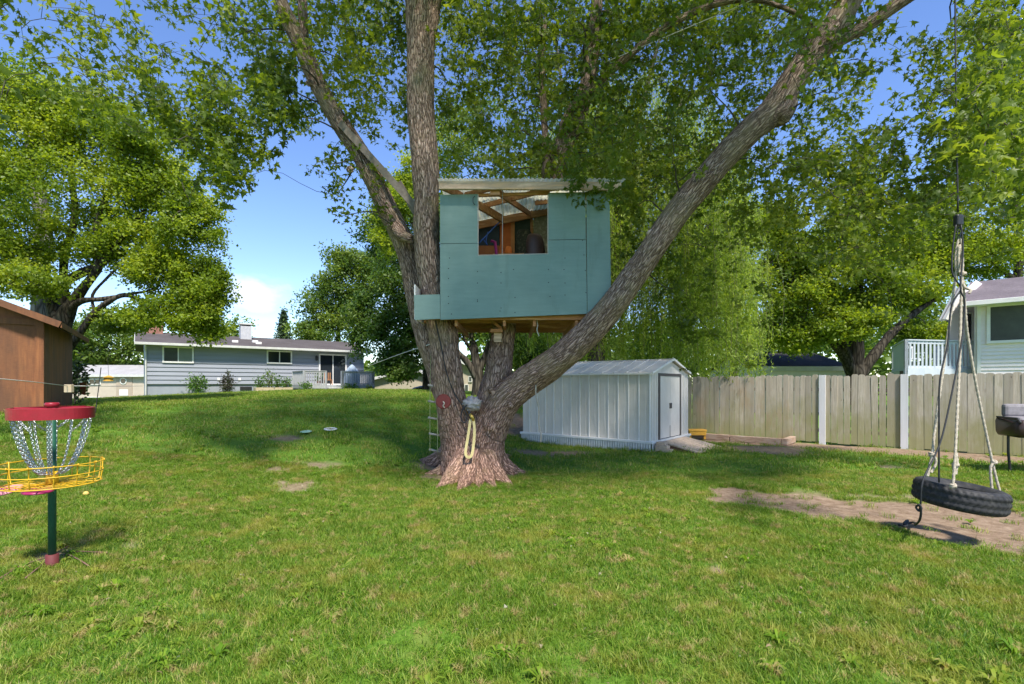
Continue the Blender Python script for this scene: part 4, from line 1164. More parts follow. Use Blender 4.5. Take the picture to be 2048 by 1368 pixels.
PW = mat('wood_pale', (.42, .32, .20), (.52, .42, .28), rough=.8, scale=8, sc=(.3, .3, 3))
um = (ua + ub) / 2
zb = 1.02
for a_, b_ in ((ua, um - .01), (um + .01, ub)): MB(T).box(a_, b_, -2.64, -2.60, zb, zb + .36).build('plank', PW, r_)
MB(T).box(ua, ub, -1.84, -1.8, zb, zb + .36).build('plank', PW, r_)
for a_ in (ua - .045, ub + .005): MB(T).box(a_, a_ + .04, -2.64, -1.8, zb, zb + .36).build('end_plank', PW, r_)
MB(T).box(ua, ub, -2.6, -1.84, zb, zb + .3).build('soil', mat('soil', (.06, .045, .03), (.09, .07, .05)), r_)

# ================================================================== far houses
def simple_house(name, label, face, L_, dep_, zg, ze, zr, wallm, roofm, ridge_along=True, group='houses round the garden', over=.4):
    T = face.T
    h = thing(name, label, 'house', tuple(T((0, 0, zg))), group)
    MB(T).box(0, L_, 0, dep_, zg, ze).build('wall', wallm, h)
    t_ = .12
    if ridge_along:
        m_ = MB(T); a_, b_ = -over, L_ + over
        m_.add([(a_, -over, ze), (b_, -over, ze), (b_, dep_ / 2, zr), (a_, dep_ / 2, zr), (b_, dep_ + over, ze), (a_, dep_ + over, ze),
                (a_, -over, ze + t_), (b_, -over, ze + t_), (b_, dep_ / 2, zr + t_), (a_, dep_ / 2, zr + t_), (b_, dep_ + over, ze + t_), (a_, dep_ + over, ze + t_)],
               [(3, 2, 1, 0), (5, 4, 2, 3), (6, 7, 8, 9), (9, 8, 10, 11), (0, 1, 7, 6), (4, 5, 11, 10), (0, 6, 9, 3), (3, 9, 11, 5), (1, 2, 8, 7), (2, 4, 10, 8)])
        m_.build('roof', roofm, h)
        MB(T).box(a_, b_, -over - .04, -over - .003, ze - .12, ze + t_ + .01).build('fascia', CREAMTRIM, h)
        m_ = MB(T)
        for u_ in (0.001, L_ - .001): m_.add([(u_, 0, ze), (u_, dep_, ze), (u_, dep_ / 2, zr)], [(0, 1, 2)])
        m_.build('gable', wallm, h)
    else:
        m_ = MB(T); a_, b_ = -over, L_ + over; mid = L_ / 2
        m_.add([(a_, -over, ze), (mid, -over, zr), (b_, -over, ze), (a_, dep_, ze), (mid, dep_, zr), (b_, dep_, ze),
                (a_, -over, ze + t_), (mid, -over, zr + t_), (b_, -over, ze + t_), (a_, dep_, ze + t_), (mid, dep_, zr + t_), (b_, dep_, ze + t_)],
               [(0, 3, 4, 1), (1, 4, 5, 2), (6, 7, 10, 9), (7, 8, 11, 10), (0, 1, 7, 6), (1, 2, 8, 7), (0, 6, 9, 3), (2, 5, 11, 8), (3, 9, 10, 4), (4, 10, 11, 5)])
        m_.build('roof', roofm, h)
        for s_ in (0, 1):
            p_, q_ = ((a_, ze), (mid, zr)) if not s_ else ((mid, zr), (b_, ze))
            m_ = MB(T); y0, y1 = -over - .05, -over - .003
            m_.add([(p_[0], y0, p_[1] - .1), (q_[0], y0, q_[1] - .1), (q_[0], y0, q_[1] + t_ + .01), (p_[0], y0, p_[1] + t_ + .01), (p_[0], y1, p_[1] - .1), (q_[0], y1, q_[1] - .1), (q_[0], y1, q_[1] + t_ + .01), (p_[0], y1, p_[1] + t_ + .01)],
                   [(0, 1, 2, 3), (5, 4, 7, 6), (3, 2, 6, 7), (0, 4, 5, 1), (0, 3, 7, 4), (1, 5, 6, 2)]); m_.build('rake_board', CREAMTRIM, h)
        m_ = MB(T); m_.prism([(0, ze), (L_, ze), (mid, zr)], .001, .1); m_.build('gable', wallm, h)
    return h
CREAMW = mat('wall_cream', (.52, .43, .34), (.46, .38, .30), rough=.8, scale=2)
TANW = mat('wall_tan', (.42, .36, .27), (.37, .32, .24), rough=.8, scale=2)
f1 = Face((-49.5, 55), (1, .0))
ch_ = simple_house('cream_house', 'distant cream house with pale shingled roof left of the grey house', f1, 13.5, 7, -.6, 2.5, 3.7, CREAMW, SH_PALE)
for a_ in ((180, 759, 190, 768), (190.7, 759, 201, 768)):
    u0, u1, z0, z1 = gr(*a_, f1); window(ch_, f1.T, u0, u1, z0, z1, .07, ('glass',), mt=WHITE)
u0, u1, z0, z1 = gr(172, 795, 200, 801, f1); window(ch_, f1.T, u0, u1, z0, z1, .06, ('glass', 'blind'), mt=WHITE)
MB(f1.T).box(*f1.uz(233, 0)[:1], f1.uz(265, 0)[0], -.06, -.003, -.2, 2.35).build('entry_wall', mat('entry_tan', (.42, .33, .25), (.38, .3, .23)), ch_)
u_ = f1.uz(248, 762)[0]; m_ = MB(f1.T); m_.lathe([(.001, -.02), (.33, 0), (.42, .02)], (0, 0, 0), 4) if False else None
pts_ = [(u_ + .38 * math.cos(2 * PI * i / 16), 1.93 + .38 * math.sin(2 * PI * i / 16)) for i in range(16)]
MB(f1.T).prism(pts_, -.12, -.062).build('round_window', WHITE, ch_)
pts_ = [(u_ + .28 * math.cos(2 * PI * i / 16), 1.93 + .28 * math.sin(2 * PI * i / 16)) for i in range(16)]
MB(f1.T).prism(pts_, -.14, -.122).build('round_pane', GLASS, ch_)
u0, u1, z0, z1 = gr(240, 779, 257, 791, f1); MB(f1.T).box(u0, u1, -.10, -.062, z0, z1).build('door', WHITE, ch_)
f2 = Face(((746 - 1024) * .044, 44), (1, .02))
simple_house('tan_house', 'tan gabled house seen just left of the maple trunk', f2, 6.6, 9, .3, 1.6 + .007 * 44, 1.6 + .029 * 44, TANW, SH_PALE, False)
f3 = Face(((868 - 1024) * .040, 40), (1, .05))
h3 = simple_house('tan_house', 'tan gabled house seen between the stems of the maple', f3, 3.4, 9, .3, 1.6 + .024 * 40, 1.6 + .050 * 40, TANW, SH_PALE, False)
for a_ in ((938, 754, 943, 763), (930, 770, 936, 786)):
    u0, u1, z0, z1 = gr(*a_, f3); window(h3, f3.T, u0, u1, z0, z1, .05, ('screen',), mt=CREAMTRIM)
# small garage behind the fence
f4 = Face((13.3, 27), (1, 0.0))
ga = simple_house('garage', 'small white garage with dark shingle roof behind the fence', f4, 4.85, 6.5, 0, 2.42, 3.35, mat('wall_offwhite', (.80, .76, .66), (.74, .70, .60), scale=2), SH_DARK, True, over=.15)
lap_siding(ga, f4.T, 0, 4.85, .4, 2.38, 9, mat('wall_offwhite', (.6, .6, .5)), proud=.02)
MB(f4.T).lathe([(.22, -.1), (.16, .25), (.16, .30)], (1.55, 2.2, 3.1), 10).build('roof_vent', BLACK, ga)
MB(f4.T).lathe([(.26, .0), (.24, .05), (.001, .09)], (1.55, 2.2, 3.42), 10).build('vent_cap', BLACK, ga)

# parked cars, seen as roofs over the crest
def car(label, x_, y_, z_, paint, rot):
    fc = Face((x_, y_), (math.cos(rot), math.sin(rot))); T = fc.T
    r_ = thing('parked_car', label, 'car', (x_, y_, z_), 'cars parked beyond the crest')
    pr = [(0, .35), (.05, .62), (.5, .78), (1.15, .92), (1.75, 1.32), (2.2, 1.44), (3.3, 1.42), (3.95, 1.0), (4.35, .92), (4.45, .6), (4.4, .35)]
    MB(T).prism([(a_, z_ + b_) for a_, b_ in pr], 0, 1.75).build('body', paint, r_, bevel=.06)
    for s_ in (-.012, 1.752):
        MB(T).prism([(1.3, z_ + .97), (1.85, z_ + 1.30), (2.45, z_ + 1.37), (2.45, z_ + .97)], s_, s_ + .01).build('side_window', GLASS, r_)
        MB(T).prism([(2.55, z_ + .97), (2.55, z_ + 1.37), (3.25, z_ + 1.34), (3.75, z_ + 1.0)], s_, s_ + .01).build('side_window', GLASS, r_)
    m_ = MB(T); m_.add([(1.22, .15, z_ + .99), (1.22, 1.6, z_ + .99), (1.72, 1.5, z_ + 1.325), (1.72, .25, z_ + 1.325)], [(0, 1, 2, 3)]); m_.build('windscreen', GLASS, r_)
    for u_ in (.85, 3.55):
        for v_ in (-.02, 1.55):
            w_ = MB(T); pp = [(u_ + .32 * math.cos(2 * PI * i / 18), z_ + .32 + .32 * math.sin(2 * PI * i / 18)) for i in range(18)]
            w_ = w_.prism(pp, v_, v_ + .22).build('wheel', BLACK, r_)
            pp = [(u_ + .19 * math.cos(2 * PI * i / 12), z_ + .32 + .19 * math.sin(2 * PI * i / 12)) for i in range(12)]
            MB(T).prism(pp, v_ - .01 if v_ < 1 else v_ + .221, v_ - .002 if v_ < 1 else v_ + .231).build('rim', mat('rim_metal', (.5, .5, .5), metal=.8, rough=.3), w_)
    return r_
car('dark silver car parked before the distant cream house', -38.6, 50, -.8, mat('car_silver', (.12, .14, .18), (.10, .12, .16), rough=.25, metal=.4), 0)
car('blue car parked in front of the tan house', -9.2, 38.0, .02, mat('car_blue', (.08, .19, .36), (.07, .17, .33), rough=.25, metal=.3), .1)

# ================================================================== pale sided house on the right with its deck
WSIDE = mat('siding_white', (.86, .78, .74), (.78, .71, .67), rough=.55, scale=1.6)
RH = Face((15.75, 16.9), (.707, -.707)); T = RH.T
rh = thing('sided_house', 'white vinyl-sided house with mauve shingle roof above the fence at right', 'house', (15.75, 16.9, 0))
ez = 4.32
MB(T).box(.0, 7, .012, 7, 0, ez).build('wall', WSIDE, rh)
lap_siding(rh, T, .07, 7, 1.30, ez, 24, WSIDE, proud=.034)
MB(T).box(-.02, .07, -.03, .011, .0, ez).build('corner_board', WHITE, rh)
m_ = MB(T); m_.add([(-.35, -.55, ez - .06), (7.4, -.55, ez - .06), (7.4, 3.5, ez + 1.15), (-.35, 3.5, ez + 1.15), (-.35, -.55, ez + .03), (7.4, -.55, ez + .03), (7.4, 3.5, ez + 1.27), (-.35, 3.5, ez + 1.27), (-.35, 7.4, ez - .06), (7.4, 7.4, ez - .06)],
       [(3, 2, 1, 0), (4, 5, 6, 7), (0, 1, 5, 4), (0, 4, 7, 3), (1, 2, 6, 5), (7, 6, 9, 8), (2, 3, 8, 9)])
m_.build('roof', SH_MAUVE, rh)
MB(T).box(-.37, 7.4, -.64, -.552, ez - .12, ez + .03).build('gutter', WHITE, rh, bevel=.01)
MB(T).box(-.35, 7.4, -.55, -.02, ez - .10, ez - .065).build('soffit', WHITE, rh)
u0, z1 = RH.uz(1981, 615); z0 = RH.uz(1981, 682)[1]; window(rh, T, u0, u0 + 2.0, z0, z1, .09, ('screen', 'blind'))
# rear wing with gable rake
W2 = Face((15.95, 18.2), (-1, 0.0)); 
def wpt(px, py, d_=18.2): q_ = P(px, py, d_); return (q_.x, q_.z)
wing = MB(); wp_ = [P(a_, b_, 18.2) for a_, b_ in ((1899, 760), (1952, 760), (1952, 560), (1921, 588), (1899, 632))]
wing.add(wp_ + [q_ + Vector((4.6, 3.6, 0)) for q_ in wp_], [(0, 1, 2, 3, 4), (9, 8, 7, 6, 5), (0, 5, 6, 1), (1, 6, 7, 2), (2, 7, 8, 3), (3, 8, 9, 4), (4, 9, 5, 0)], True); wing.build('wing_wall', WSIDE, rh)
h_ = .11
for i in range(24):
    za = 1.5 + i * .125; py_ = 768 - (za + .06 - CAMH) / 18.2 * 1000
    left = 1899 if py_ > 632 else 1899 + (632 - py_) * .5
    if py_ < 592: continue
    xa, xb = (left - 1024) * .0182, (1952 - 1024) * .0182
    m_ = MB(); m_.add([(xa, 18.18, za), (xb, 18.18, za), (xb, 18.196, za + .125), (xa, 18.196, za + .125), (xa, 18.199, za), (xb, 18.199, za)], [(0, 1, 2, 3), (0, 4, 5, 1)]); m_.build('wing_board', WSIDE, rh)
m_ = MB(); m_.bar(P(1887, 640, 18.0), P(1921, 576, 18.0), .3, .10, (0, 0, 1)); m_.build('rake_board', WHITE, rh)
m_ = MB(); a_, b_ = P(1884, 640, 18), P(1921, 570, 18); e5 = Vector((5.2, 4, 0)); e6 = Vector((0, 0, .06)); m_.add([a_, b_, b_ + e5, a_ + e5, a_ + e6, b_ + e6, b_ + e5 + e6, a_ + e5 + e6], [(0, 1, 2, 3), (7, 6, 5, 4), (0, 4, 5, 1), (0, 3, 7, 4)]); m_.build('wing_roof', SH_MAUVE, rh)
fw = Face((0, 18.18), (1, 0)); u0, u1, z0, z1 = gr(1928, 628, 1940, 690, fw); window(rh, fw.T, u0, u1, z0, z1, .06, ('glass',))
MB().tube([P(1953, 608, 17.2), P(1951, 760, 17.2)], .05, 8, True, True).build('downspout', WHITE, rh)
# deck
BD = mat('deck_blue_grey', (.42, .46, .50), (.50, .53, .56), rough=.7, scale=5, sc=(1, 1, .2))
rd = thing('raised_deck', 'raised pale blue-grey deck with white chairs at the sided house', 'deck', (13.5, 17, 0))
zf = 2.10
pA = P(1812, 742, 17.0); pB = P(1946, 742, 17.6); pC = P(1787, 742, 20.2)
I = lambda p: Vector(p)
rail(rd, I, (pA.x, pA.y), (pB.x, pB.y), zf, 1.0, .17, BD, .055)
rail(rd, I, (pC.x, pC.y), (pA.x, pA.y), zf, 1.0, .17, BD, .055)
m_ = MB(); m_.bar((pA.x, pA.y - .05, zf - .10), (pB.x, pB.y - .05, zf - .10), .05, .26).bar((pC.x - .05, pC.y, zf - .10), (pA.x - .05, pA.y, zf - .10), .05, .26); m_.build('rim_joist', BD, rd)
for k_ in range(18):
    s_ = k_ / 18; a_ = Vector((pA.x, pA.y, 0)) * (1 - s_) + Vector((pC.x, pC.y, 0)) * s_; b_ = Vector((pB.x, pB.y, 0)) + Vector((0.0, 3 * s_, 0))
    MB().bar((a_.x, a_.y + .09, zf - .02), (b_.x, b_.y + .09, zf - .02), .15, .03).build('deck_board', BD, rd)
m_ = MB()
for q_ in (pA, pB, pC, (pA + pB) / 2): MB().box(q_.x - .07, q_.x + .07, q_.y + .05, q_.y + .19, 0, zf - .05).build('post', mat('post_dark', (.10, .08, .07)), rd)
WP = mat('plastic_white', (.78, .78, .78), (.72, .72, .72), rough=.35)
for px_, lab in ((1825, 'white plastic garden chair at the left end of the raised deck'), (1895, 'white plastic garden chair in the middle of the raised deck')):
    q_ = P(px_, 740, 18.4); x_, y_ = q_.x, q_.y
    r_ = thing('garden_chair', lab, 'chair', (x_, y_, zf), 'white chairs on the raised deck')
    MB().box(x_ - .25, x_ + .25, y_ - .22, y_ + .25, zf + .40, zf + .44).build('seat', WP, r_, bevel=.015)
    for i in range(5): MB().box(x_ - .24 + i * .105, x_ - .18 + i * .105, y_ + .24, y_ + .27, zf + .44, zf + .82).build('back_slat', WP, r_)
    MB().box(x_ - .27, x_ + .27, y_ + .235, y_ + .275, zf + .82, zf + .9).build('back_rail', WP, r_, bevel=.01)
    for a_, b_ in ((-.25, -.2), (.2, -.2), (-.25, .2), (.2, .2)): MB().box(x_ + a_, x_ + a_ + .05, y_ + b_, y_ + b_ + .05, zf, zf + .4).build('leg', WP, r_)
    for a_ in (-.28, .24): MB().box(x_ + a_, x_ + a_ + .05, y_ - .2, y_ + .25, zf + .62, zf + .65).build('armrest', WP, r_)

# ================================================================== wooden fence
m, nt, b = nodes_mat('fence_wood')
tcn = N(nt, 'ShaderNodeTexCoord'); gm = N(nt, 'ShaderNodeNewGeometry'); oi = N(nt, 'ShaderNodeObjectInfo')
vec = N(nt, 'ShaderNodeVectorMath', operation='ADD'); sc_ = N(nt, 'ShaderNodeVectorMath', operation='SCALE'); sc_.inputs['Scale'].default_value = 50
cmb = N(nt, 'ShaderNodeCombineXYZ'); nt.links.new(oi.outputs['Random'], cmb.inputs[0]); nt.links.new(oi.outputs['Random'], cmb.inputs[2]); nt.links.new(cmb.outputs[0], sc_.inputs[0])
nt.links.new(tcn.outputs['Object'], vec.inputs[0]); nt.links.new(sc_.outputs[0], vec.inputs[1]); v_ = vec.outputs[0]
grain = noise(nt, v_, 26, 6, .7, (1, 1, .07)); blot = noise(nt, gm.outputs['Position'], 1.6, 5, .65, (1, 1, .6)); kn = noise(nt, v_, 8, 3, .6, (1, 1, .45))
c = ramp(nt, grain, [(.25, (.27, .22, .16)), (.5, (.48, .42, .33)), (.75, (.66, .60, .49))])
c = mixc(nt, ramp(nt, oi.outputs['Random'], [(0, (.0, .0, .0)), (1, (.75, .75, .75))]), c, (.29, .255, .20))
c = mixc(nt, ramp(nt, kn, [(.68, (0, 0, 0)), (.74, (.8, .8, .8))]), c, (.10, .075, .05))
sp_ = N(nt, 'ShaderNodeSeparateXYZ'); nt.links.new(gm.outputs['Position'], sp_.inputs[0])
mr_ = N(nt, 'ShaderNodeMapRange'); mr_.inputs['From Min'].default_value = 0; mr_.inputs['From Max'].default_value = 1.5; mr_.inputs['To Min'].default_value = .42; mr_.inputs['To Max'].default_value = 0
nt.links.new(sp_.outputs['Z'], mr_.inputs['Value'])
ad = N(nt, 'ShaderNodeMath', operation='ADD'); nt.links.new(blot, ad.inputs[0]); nt.links.new(mr_.outputs[0], ad.inputs[1])
c = mixc(nt, ramp(nt, ad.outputs[0], [(.52, (0, 0, 0)), (.86, (.8, .8, .8))]), c, (.27, .26, .11))
stn = noise(nt, gm.outputs['Position'], .9, 4, .7, (1, 1, .5))
c = mixc(nt, ramp(nt, stn, [(.60, (0, 0, 0)), (.72, (.5, .5, .5))]), c, (.40, .26, .15))
nt.links.new(c, b.inputs['Base Color']); b.inputs['Roughness'].default_value = .85; b.inputs['Specular IOR Level'].default_value = .2
bump(nt, b, grain, .5, .006)
FENCE = m
fa = Vector((5.25, 16.6, 0)); fb = Vector((12.9, 8.9, 0)); fd = (fb - fa).normalized(); fl = (fb - fa).length; fn = Vector((-fd.y, fd.x, 0))   # away
fence = thing('wooden_fence', 'weathered wooden board fence with green algae between shed and sided house', 'fence', tuple(fa))
def picket_mesh(w, h, kind):
    pr = [(-w / 2, 0), (w / 2, 0)]
    if kind == 0:
        c_ = w * .28; pr += [(w / 2, h - c_), (w / 2 - c_ * .5, h - c_ * .25), (w / 2 - c_ * .9, h), (-w / 2 + c_ * .9, h), (-w / 2 + c_ * .5, h - c_ * .25), (-w / 2, h - c_)]
    else:
        for i in range(9):
            a_ = PI * i / 8; pr.append((w / 2 * math.cos(a_), h - w * .22 + w * .22 * math.sin(a_)))
    n_ = len(pr)
    me = bpy.data.meshes.new('fence_board')
    nz = 5; V = []
    me_v = [(x_, 0, z_) for x_, z_ in pr] + [(x_, .02, z_) for x_, z_ in pr]
    me.from_pydata(me_v, [], [tuple(range(n_)), tuple(range(2 * n_ - 1, n_ - 1, -1))] + [(i, i + n_, (i + 1) % n_ + n_, (i + 1) % n_) for i in range(n_)])
    me.materials.append(FENCE)
    return me
PM = [picket_mesh(.138, 1.80, 0), picket_mesh(.142, 1.82, 0), picket_mesh(.136, 1.79, 0), picket_mesh(.15, 1.80, 1), picket_mesh(.146, 1.81, 1)]
u = .0; frnd = random.Random(5)
ang = math.atan2(fd.y, fd.x)
posts_u = []
for px_ in (1645, 1809):
    t = (px_ - 1024) / 1000; uu = (fa.y * t - fa.x) / (fd.x - fd.y * t); posts_u.append(uu)
while u < fl:
    if any(abs(u + .07 - pu) < .10 for pu in posts_u): u += .147; continue
    k_ = frnd.choice((0, 1, 2)) if u < posts_u[1] else frnd.choice((3, 4))
    o = bpy.data.objects.new('fence_board', PM[k_]); link(o, fence)
    q_ = fd * (u + .07) + fn * frnd.uniform(-.006, .006)
    wx, wy = fa.x + q_.x, fa.y + q_.y
    rise = 0.10 * max(0, (u - posts_u[1])) / 3
    o.location = (q_.x, q_.y, .03 + frnd.uniform(-.015, .015) + rise * .4); o.rotation_euler = (frnd.uniform(-.006, .006), frnd.uniform(-.009, .009), ang + frnd.uniform(-.02, .02))
    u += .147 + frnd.uniform(-.004, .007)
WPOST = mat('post_whitewash', (.66, .65, .65), (.56, .55, .55), rough=.8, scale=9, sc=(1, 1, .1))
fT = lambda p: fa + fd * p[0] - fn * (-p[1]) + Vector((0, 0, p[2]))
for pu in posts_u:
    MB(fT).box(pu - .072, pu + .072, -.05, .0 + .03, -.05, 1.84).build('post', WPOST, fence)
for zz in (.35, 1.45):
    MB(fT).bar((0, .06, zz), (fl, .06, zz), .04, .09).build('rail', FENCE, fence)
# landscape timber and mulch
TIM = mat('timber_brown', (.28, .18, .12), (.40, .28, .20), rough=.85, scale=12, sc=(.4, .4, 2), c3=(.38, .30, .24))
t0 = G(1385, 883); t1_ = G(1568, 892)
r_ = thing('timber_edging', 'brown landscape timbers edging the bare bed along the fence', 'edging', (t0[0], t0[1], 0))
a_ = Vector((5.15, 14.35, 0)); b_ = Vector((7.15, 13.15, 0)); mid = a_ * .62 + b_ * .38
a_ = P(1384, 878, 14.9); b_ = P(1563, 886, 13.3); a_.z = b_.z = 0; mid = a_ * .55 + b_ * .45
MB().bar(a_ + Vector((0, 0, .07)), mid + Vector((0, 0, .07)), .14, .17).build('timber', TIM, r_, bevel=.012)
MB().bar(mid + Vector((.02, -.01, .065)), b_ + Vector((0, 0, .065)), .14, .17).build('timber', TIM, r_, bevel=.012)
e_ = (b_ - mid).normalized(); p_ = Vector((-e_.y, e_.x, 0))
MB().bar(b_ + e_ * .08 - p_ * .07 + Vector((0, 0, .066)), b_ + e_ * .08 + p_ * .9 + Vector((0, 0, .066)), .14, .17).build('timber', TIM, r_, bevel=.012)
# yellow thing beside the shed
q_ = P(1395, 862, 14.6); r_ = thing('step_stool', 'low yellow-orange plastic platform between shed and fence', 'stool', (q_.x, q_.y, 0))
YO = mat('plastic_yellow', (.62, .32, .03), (.55, .27, .03), rough=.45)
MB().box(q_.x - .30, q_.x + .22, q_.y - .16, q_.y + .16, .22, .28).build('platform', YO, r_, bevel=.015)
MB().box(q_.x - .28, q_.x + .20, q_.y - .15, q_.y - .12, .12, .219).build('apron', YO, r_)
for a_, b_ in ((-.28, -.12), (.14, -.12), (-.28, .08), (.14, .08)): MB().box(q_.x + a_, q_.x + a_ + .06, q_.y + b_, q_.y + b_ + .05, 0, .219).build('leg', YO, r_)

# ================================================================== white metal shed
MS = Face((3.29, 11.85), (-.773, .633))     # u along long side, v = -?  (n points to +v = (-.633,-.773)?)
def mst(p):   # u along long wall away from the front corner, v along door side, z up
    return Vector((3.29 - .773 * p[0] + .633 * p[1], 11.85 + .633 * p[0] + .773 * p[1], p[2]))
LS, WS = 3.85, 2.44
m, nt, b = nodes_mat('shed_metal')
gm = N(nt, 'ShaderNodeNewGeometry'); vec = gm.outputs['Position']
f = noise(nt, vec, 1.4, 5, .6, (1, 1, .5)); f2 = noise(nt, vec, 30, 3, .7); f3 = noise(nt, vec, 5, 4, .7, (1, 1, .2))
c = ramp(nt, f, [(.35, (.74, .685, .61)), (.65, (.62, .57, .50))])
c = mixc(nt, ramp(nt, f3, [(.62, (0, 0, 0)), (.8, (.4, .4, .4))]), c, (.38, .34, .29))
c = mixc(nt, ramp(nt, f2, [(.74, (0, 0, 0)), (.78, (.5, .5, .5))]), c, (.2, .15, .12))
nt.links.new(c, b.inputs['Base Color']); b.inputs['Roughness'].default_value = .6; b.inputs['Specular IOR Level'].default_value = .25
bump(nt, b, noise(nt, vec, 3.5, 2, .5), .5, .03)
SHM = m
SHW = mat('shed_trim', (.78, .76, .73), (.70, .68, .65), rough=.45, scale=4)
ms = thing('metal_shed', 'white ribbed metal garden shed with dark framed double door', 'shed', (3.29, 11.85, 0))
zb_, ze_, zr_ = .24, 1.86, 2.18
def hgt(v): return ze_ + (zr_ - ze_) * (1 - abs(v - WS / 2) / (WS / 2))
# long wall: sheet with ribs, panel by panel
npan = 14; pw = LS / npan
def wall_panel(u0, u1, v, inv=False):
    """one ribbed sheet between two seams"""
    pr = [(u0 + .001, 0), (u0 + .002, -.004), (u0 + .036, -.004), (u0 + .038, 0), (u0 + .10, -.002), ((u0 + u1) / 2 - .02, 0), ((u0 + u1) / 2, -.007), ((u0 + u1) / 2 + .02, 0), (u1, 0)]
    m_ = MB(mst); nseg = 6; b_ = 0
    P_ = []
    for k_ in range(nseg + 1):
        zz = zb_ + (ze_ - zb_) * k_ / nseg
        for j, (uu, dv) in enumerate(pr):
            dent = 0 if j in (1, 2) else .012 * (frnd.random() - .5)
            P_.append((uu, v + dv + (dent if 3 < j < 8 else 0), zz))
    n_ = len(pr)
    F_ = [(k_ * n_ + j, (k_ + 1) * n_ + j, (k_ + 1) * n_ + j + 1, k_ * n_ + j + 1) for k_ in range(nseg) for j in range(n_ - 1)]
    m_.add(P_, F_); return m_.build('wall_panel', SHM, ms, smooth=False)
for i in range(npan):
    wall_panel(i * pw, (i + 1) * pw, 0)
    MB(mst).add([(i * pw + .004, -.0045, zb_), (i * pw + .012, -.034, zb_), (i * pw + .030, -.034, zb_), (i * pw + .038, -.0045, zb_), (i * pw + .004, -.0045, ze_), (i * pw + .012, -.034, ze_), (i * pw + .030, -.034, ze_), (i * pw + .038, -.0045, ze_)], [(0, 4, 5, 1), (1, 5, 6, 2), (2, 6, 7, 3), (0, 1, 2, 3), (7, 6, 5, 4)]) if False else None
    m_ = MB(mst); a_ = i * pw
    m_.add([(a_ + .004, -.0045, zb_), (a_ + .012, -.034, zb_), (a_ + .030, -.034, zb_), (a_ + .038, -.0045, zb_), (a_ + .004, -.0045, ze_), (a_ + .012, -.034, ze_), (a_ + .030, -.034, ze_), (a_ + .038, -.0045, ze_)], [(0, 4, 5, 1), (1, 5, 6, 2), (2, 6, 7, 3), (0, 1, 2, 3), (7, 6, 5, 4)])
    m_.build('wall_rib', SHW, ms)
MB(mst).box(.02, LS, .03, WS - .03, zb_, ze_ - .02).build('inner_box', DARK, ms)
MB(mst).box(0, LS, WS - .02, WS, zb_, ze_).build('back_wall', SHM, ms)
MB(mst).box(LS - .02, LS, 0, WS - .021, zb_, ze_).build('end_wall', SHM, ms)
# door side: v runs along, at u=0 face outward is -u
d0_, d1_ = .42, 1.86
for a_, b_ in ((0, .14), (.14, .28), (.28, d0_), (d1_, 2.06), (2.06, 2.26), (2.26, WS)):
    MB(mst).box(-.004, .02, a_ + .002, b_ - .002, zb_, ze_).box(-.014, -.003, a_ + .03, a_ + .05, zb_, ze_).build('front_panel', SHM, ms)
MB(mst).box(-.004, .02, d0_, d1_, 1.78, ze_).build('header', SHM, ms)
DTR = mat('door_frame_dark', (.075, .065, .062), (.10, .09, .085), rough=.5)
MB(mst).box(-.03, -.005, d0_ - .0, d0_ + .075, zb_, 1.80).build('door_jamb', DTR, ms)
MB(mst).box(-.03, -.005, d1_ - .075, d1_, zb_, 1.80).build('door_jamb', DTR, ms)
MB(mst).box(-.034, -.005, d0_, d1_, 1.80, 1.865).build('door_lintel', DTR, ms)
mid = (d0_ + d1_) / 2
for a_, b_ in ((d0_ + .077, mid - .004), (mid + .004, d1_ - .077)):
    dd_ = MB(mst).box(-.018, .0, a_, b_, zb_ + .02, 1.795).build('door', SHM, ms)
    s_ = b_ - .05 if b_ < mid + .01 else a_ + .03
    MB(mst).box(-.045, -.019, s_, s_ + .02, .98, 1.12).build('handle', DTR, dd_)
MB(mst).box(-.022, -.0185, mid - .025, mid - .004, zb_ + .02, .55).build('astragal', DTR, ms)
# gable
g_ = MB(mst); g_.add([(-.006, 0, ze_), (-.006, WS, ze_), (-.006, WS / 2, zr_), (.01, 0, ze_), (.01, WS, ze_), (.01, WS / 2, zr_)], [(0, 2, 1), (3, 4, 5), (0, 1, 4, 3), (1, 2, 5, 4), (2, 0, 3, 5)]); g_.build('gable', SHM, ms)
g_ = MB(mst); g_.add([(LS + .001, 0, ze_), (LS + .001, WS, ze_), (LS + .001, WS / 2, zr_)], [(0, 1, 2)]); g_.build('gable', SHM, ms)
# roof panels with standing seams, both slopes
nr = 12; rw = (LS + .16) / nr
for i in range(nr):
    a_ = -.08 + i * rw; b_ = a_ + rw
    for s_ in (0, 1):
        ev_ = -.07 if s_ == 0 else WS + .07; zz = ze_ + .005; zt = zr_ + .045
        m_ = MB(mst)
        f_ = lambda uu, t_, dz: (uu, ev_ + (WS / 2 - ev_) * t_, zz + (zt - zz) * t_ + dz)
        P_ = []
        for t_ in (0, 1):
            P_ += [f_(a_ + .001, t_, 0), f_(a_ + .010, t_, .026), f_(a_ + .030, t_, .026), f_(a_ + .040, t_, 0), f_(b_, t_, 0), f_(b_, t_, -.012), f_(a_ + .001, t_, -.012)]
        m_.add(P_, [(j, (j + 1) % 7, (j + 1) % 7 + 7, j + 7) for j in range(7)] + [(6, 5, 4, 3, 2, 1, 0), tuple(range(7, 14))]); m_.build('roof_panel', SHM, ms)
        if s_ == 0: MB(mst).box(a_ + .05, b_ - .02, WS / 2 - .03, WS / 2 + .03, zt + .0, zt + .022).build('ridge_cap', SHM, ms)
MB(mst).box(-.10, LS + .10, -.085, -.055, ze_ - .035, ze_ + .0).build('eave_trim', SHW, ms)
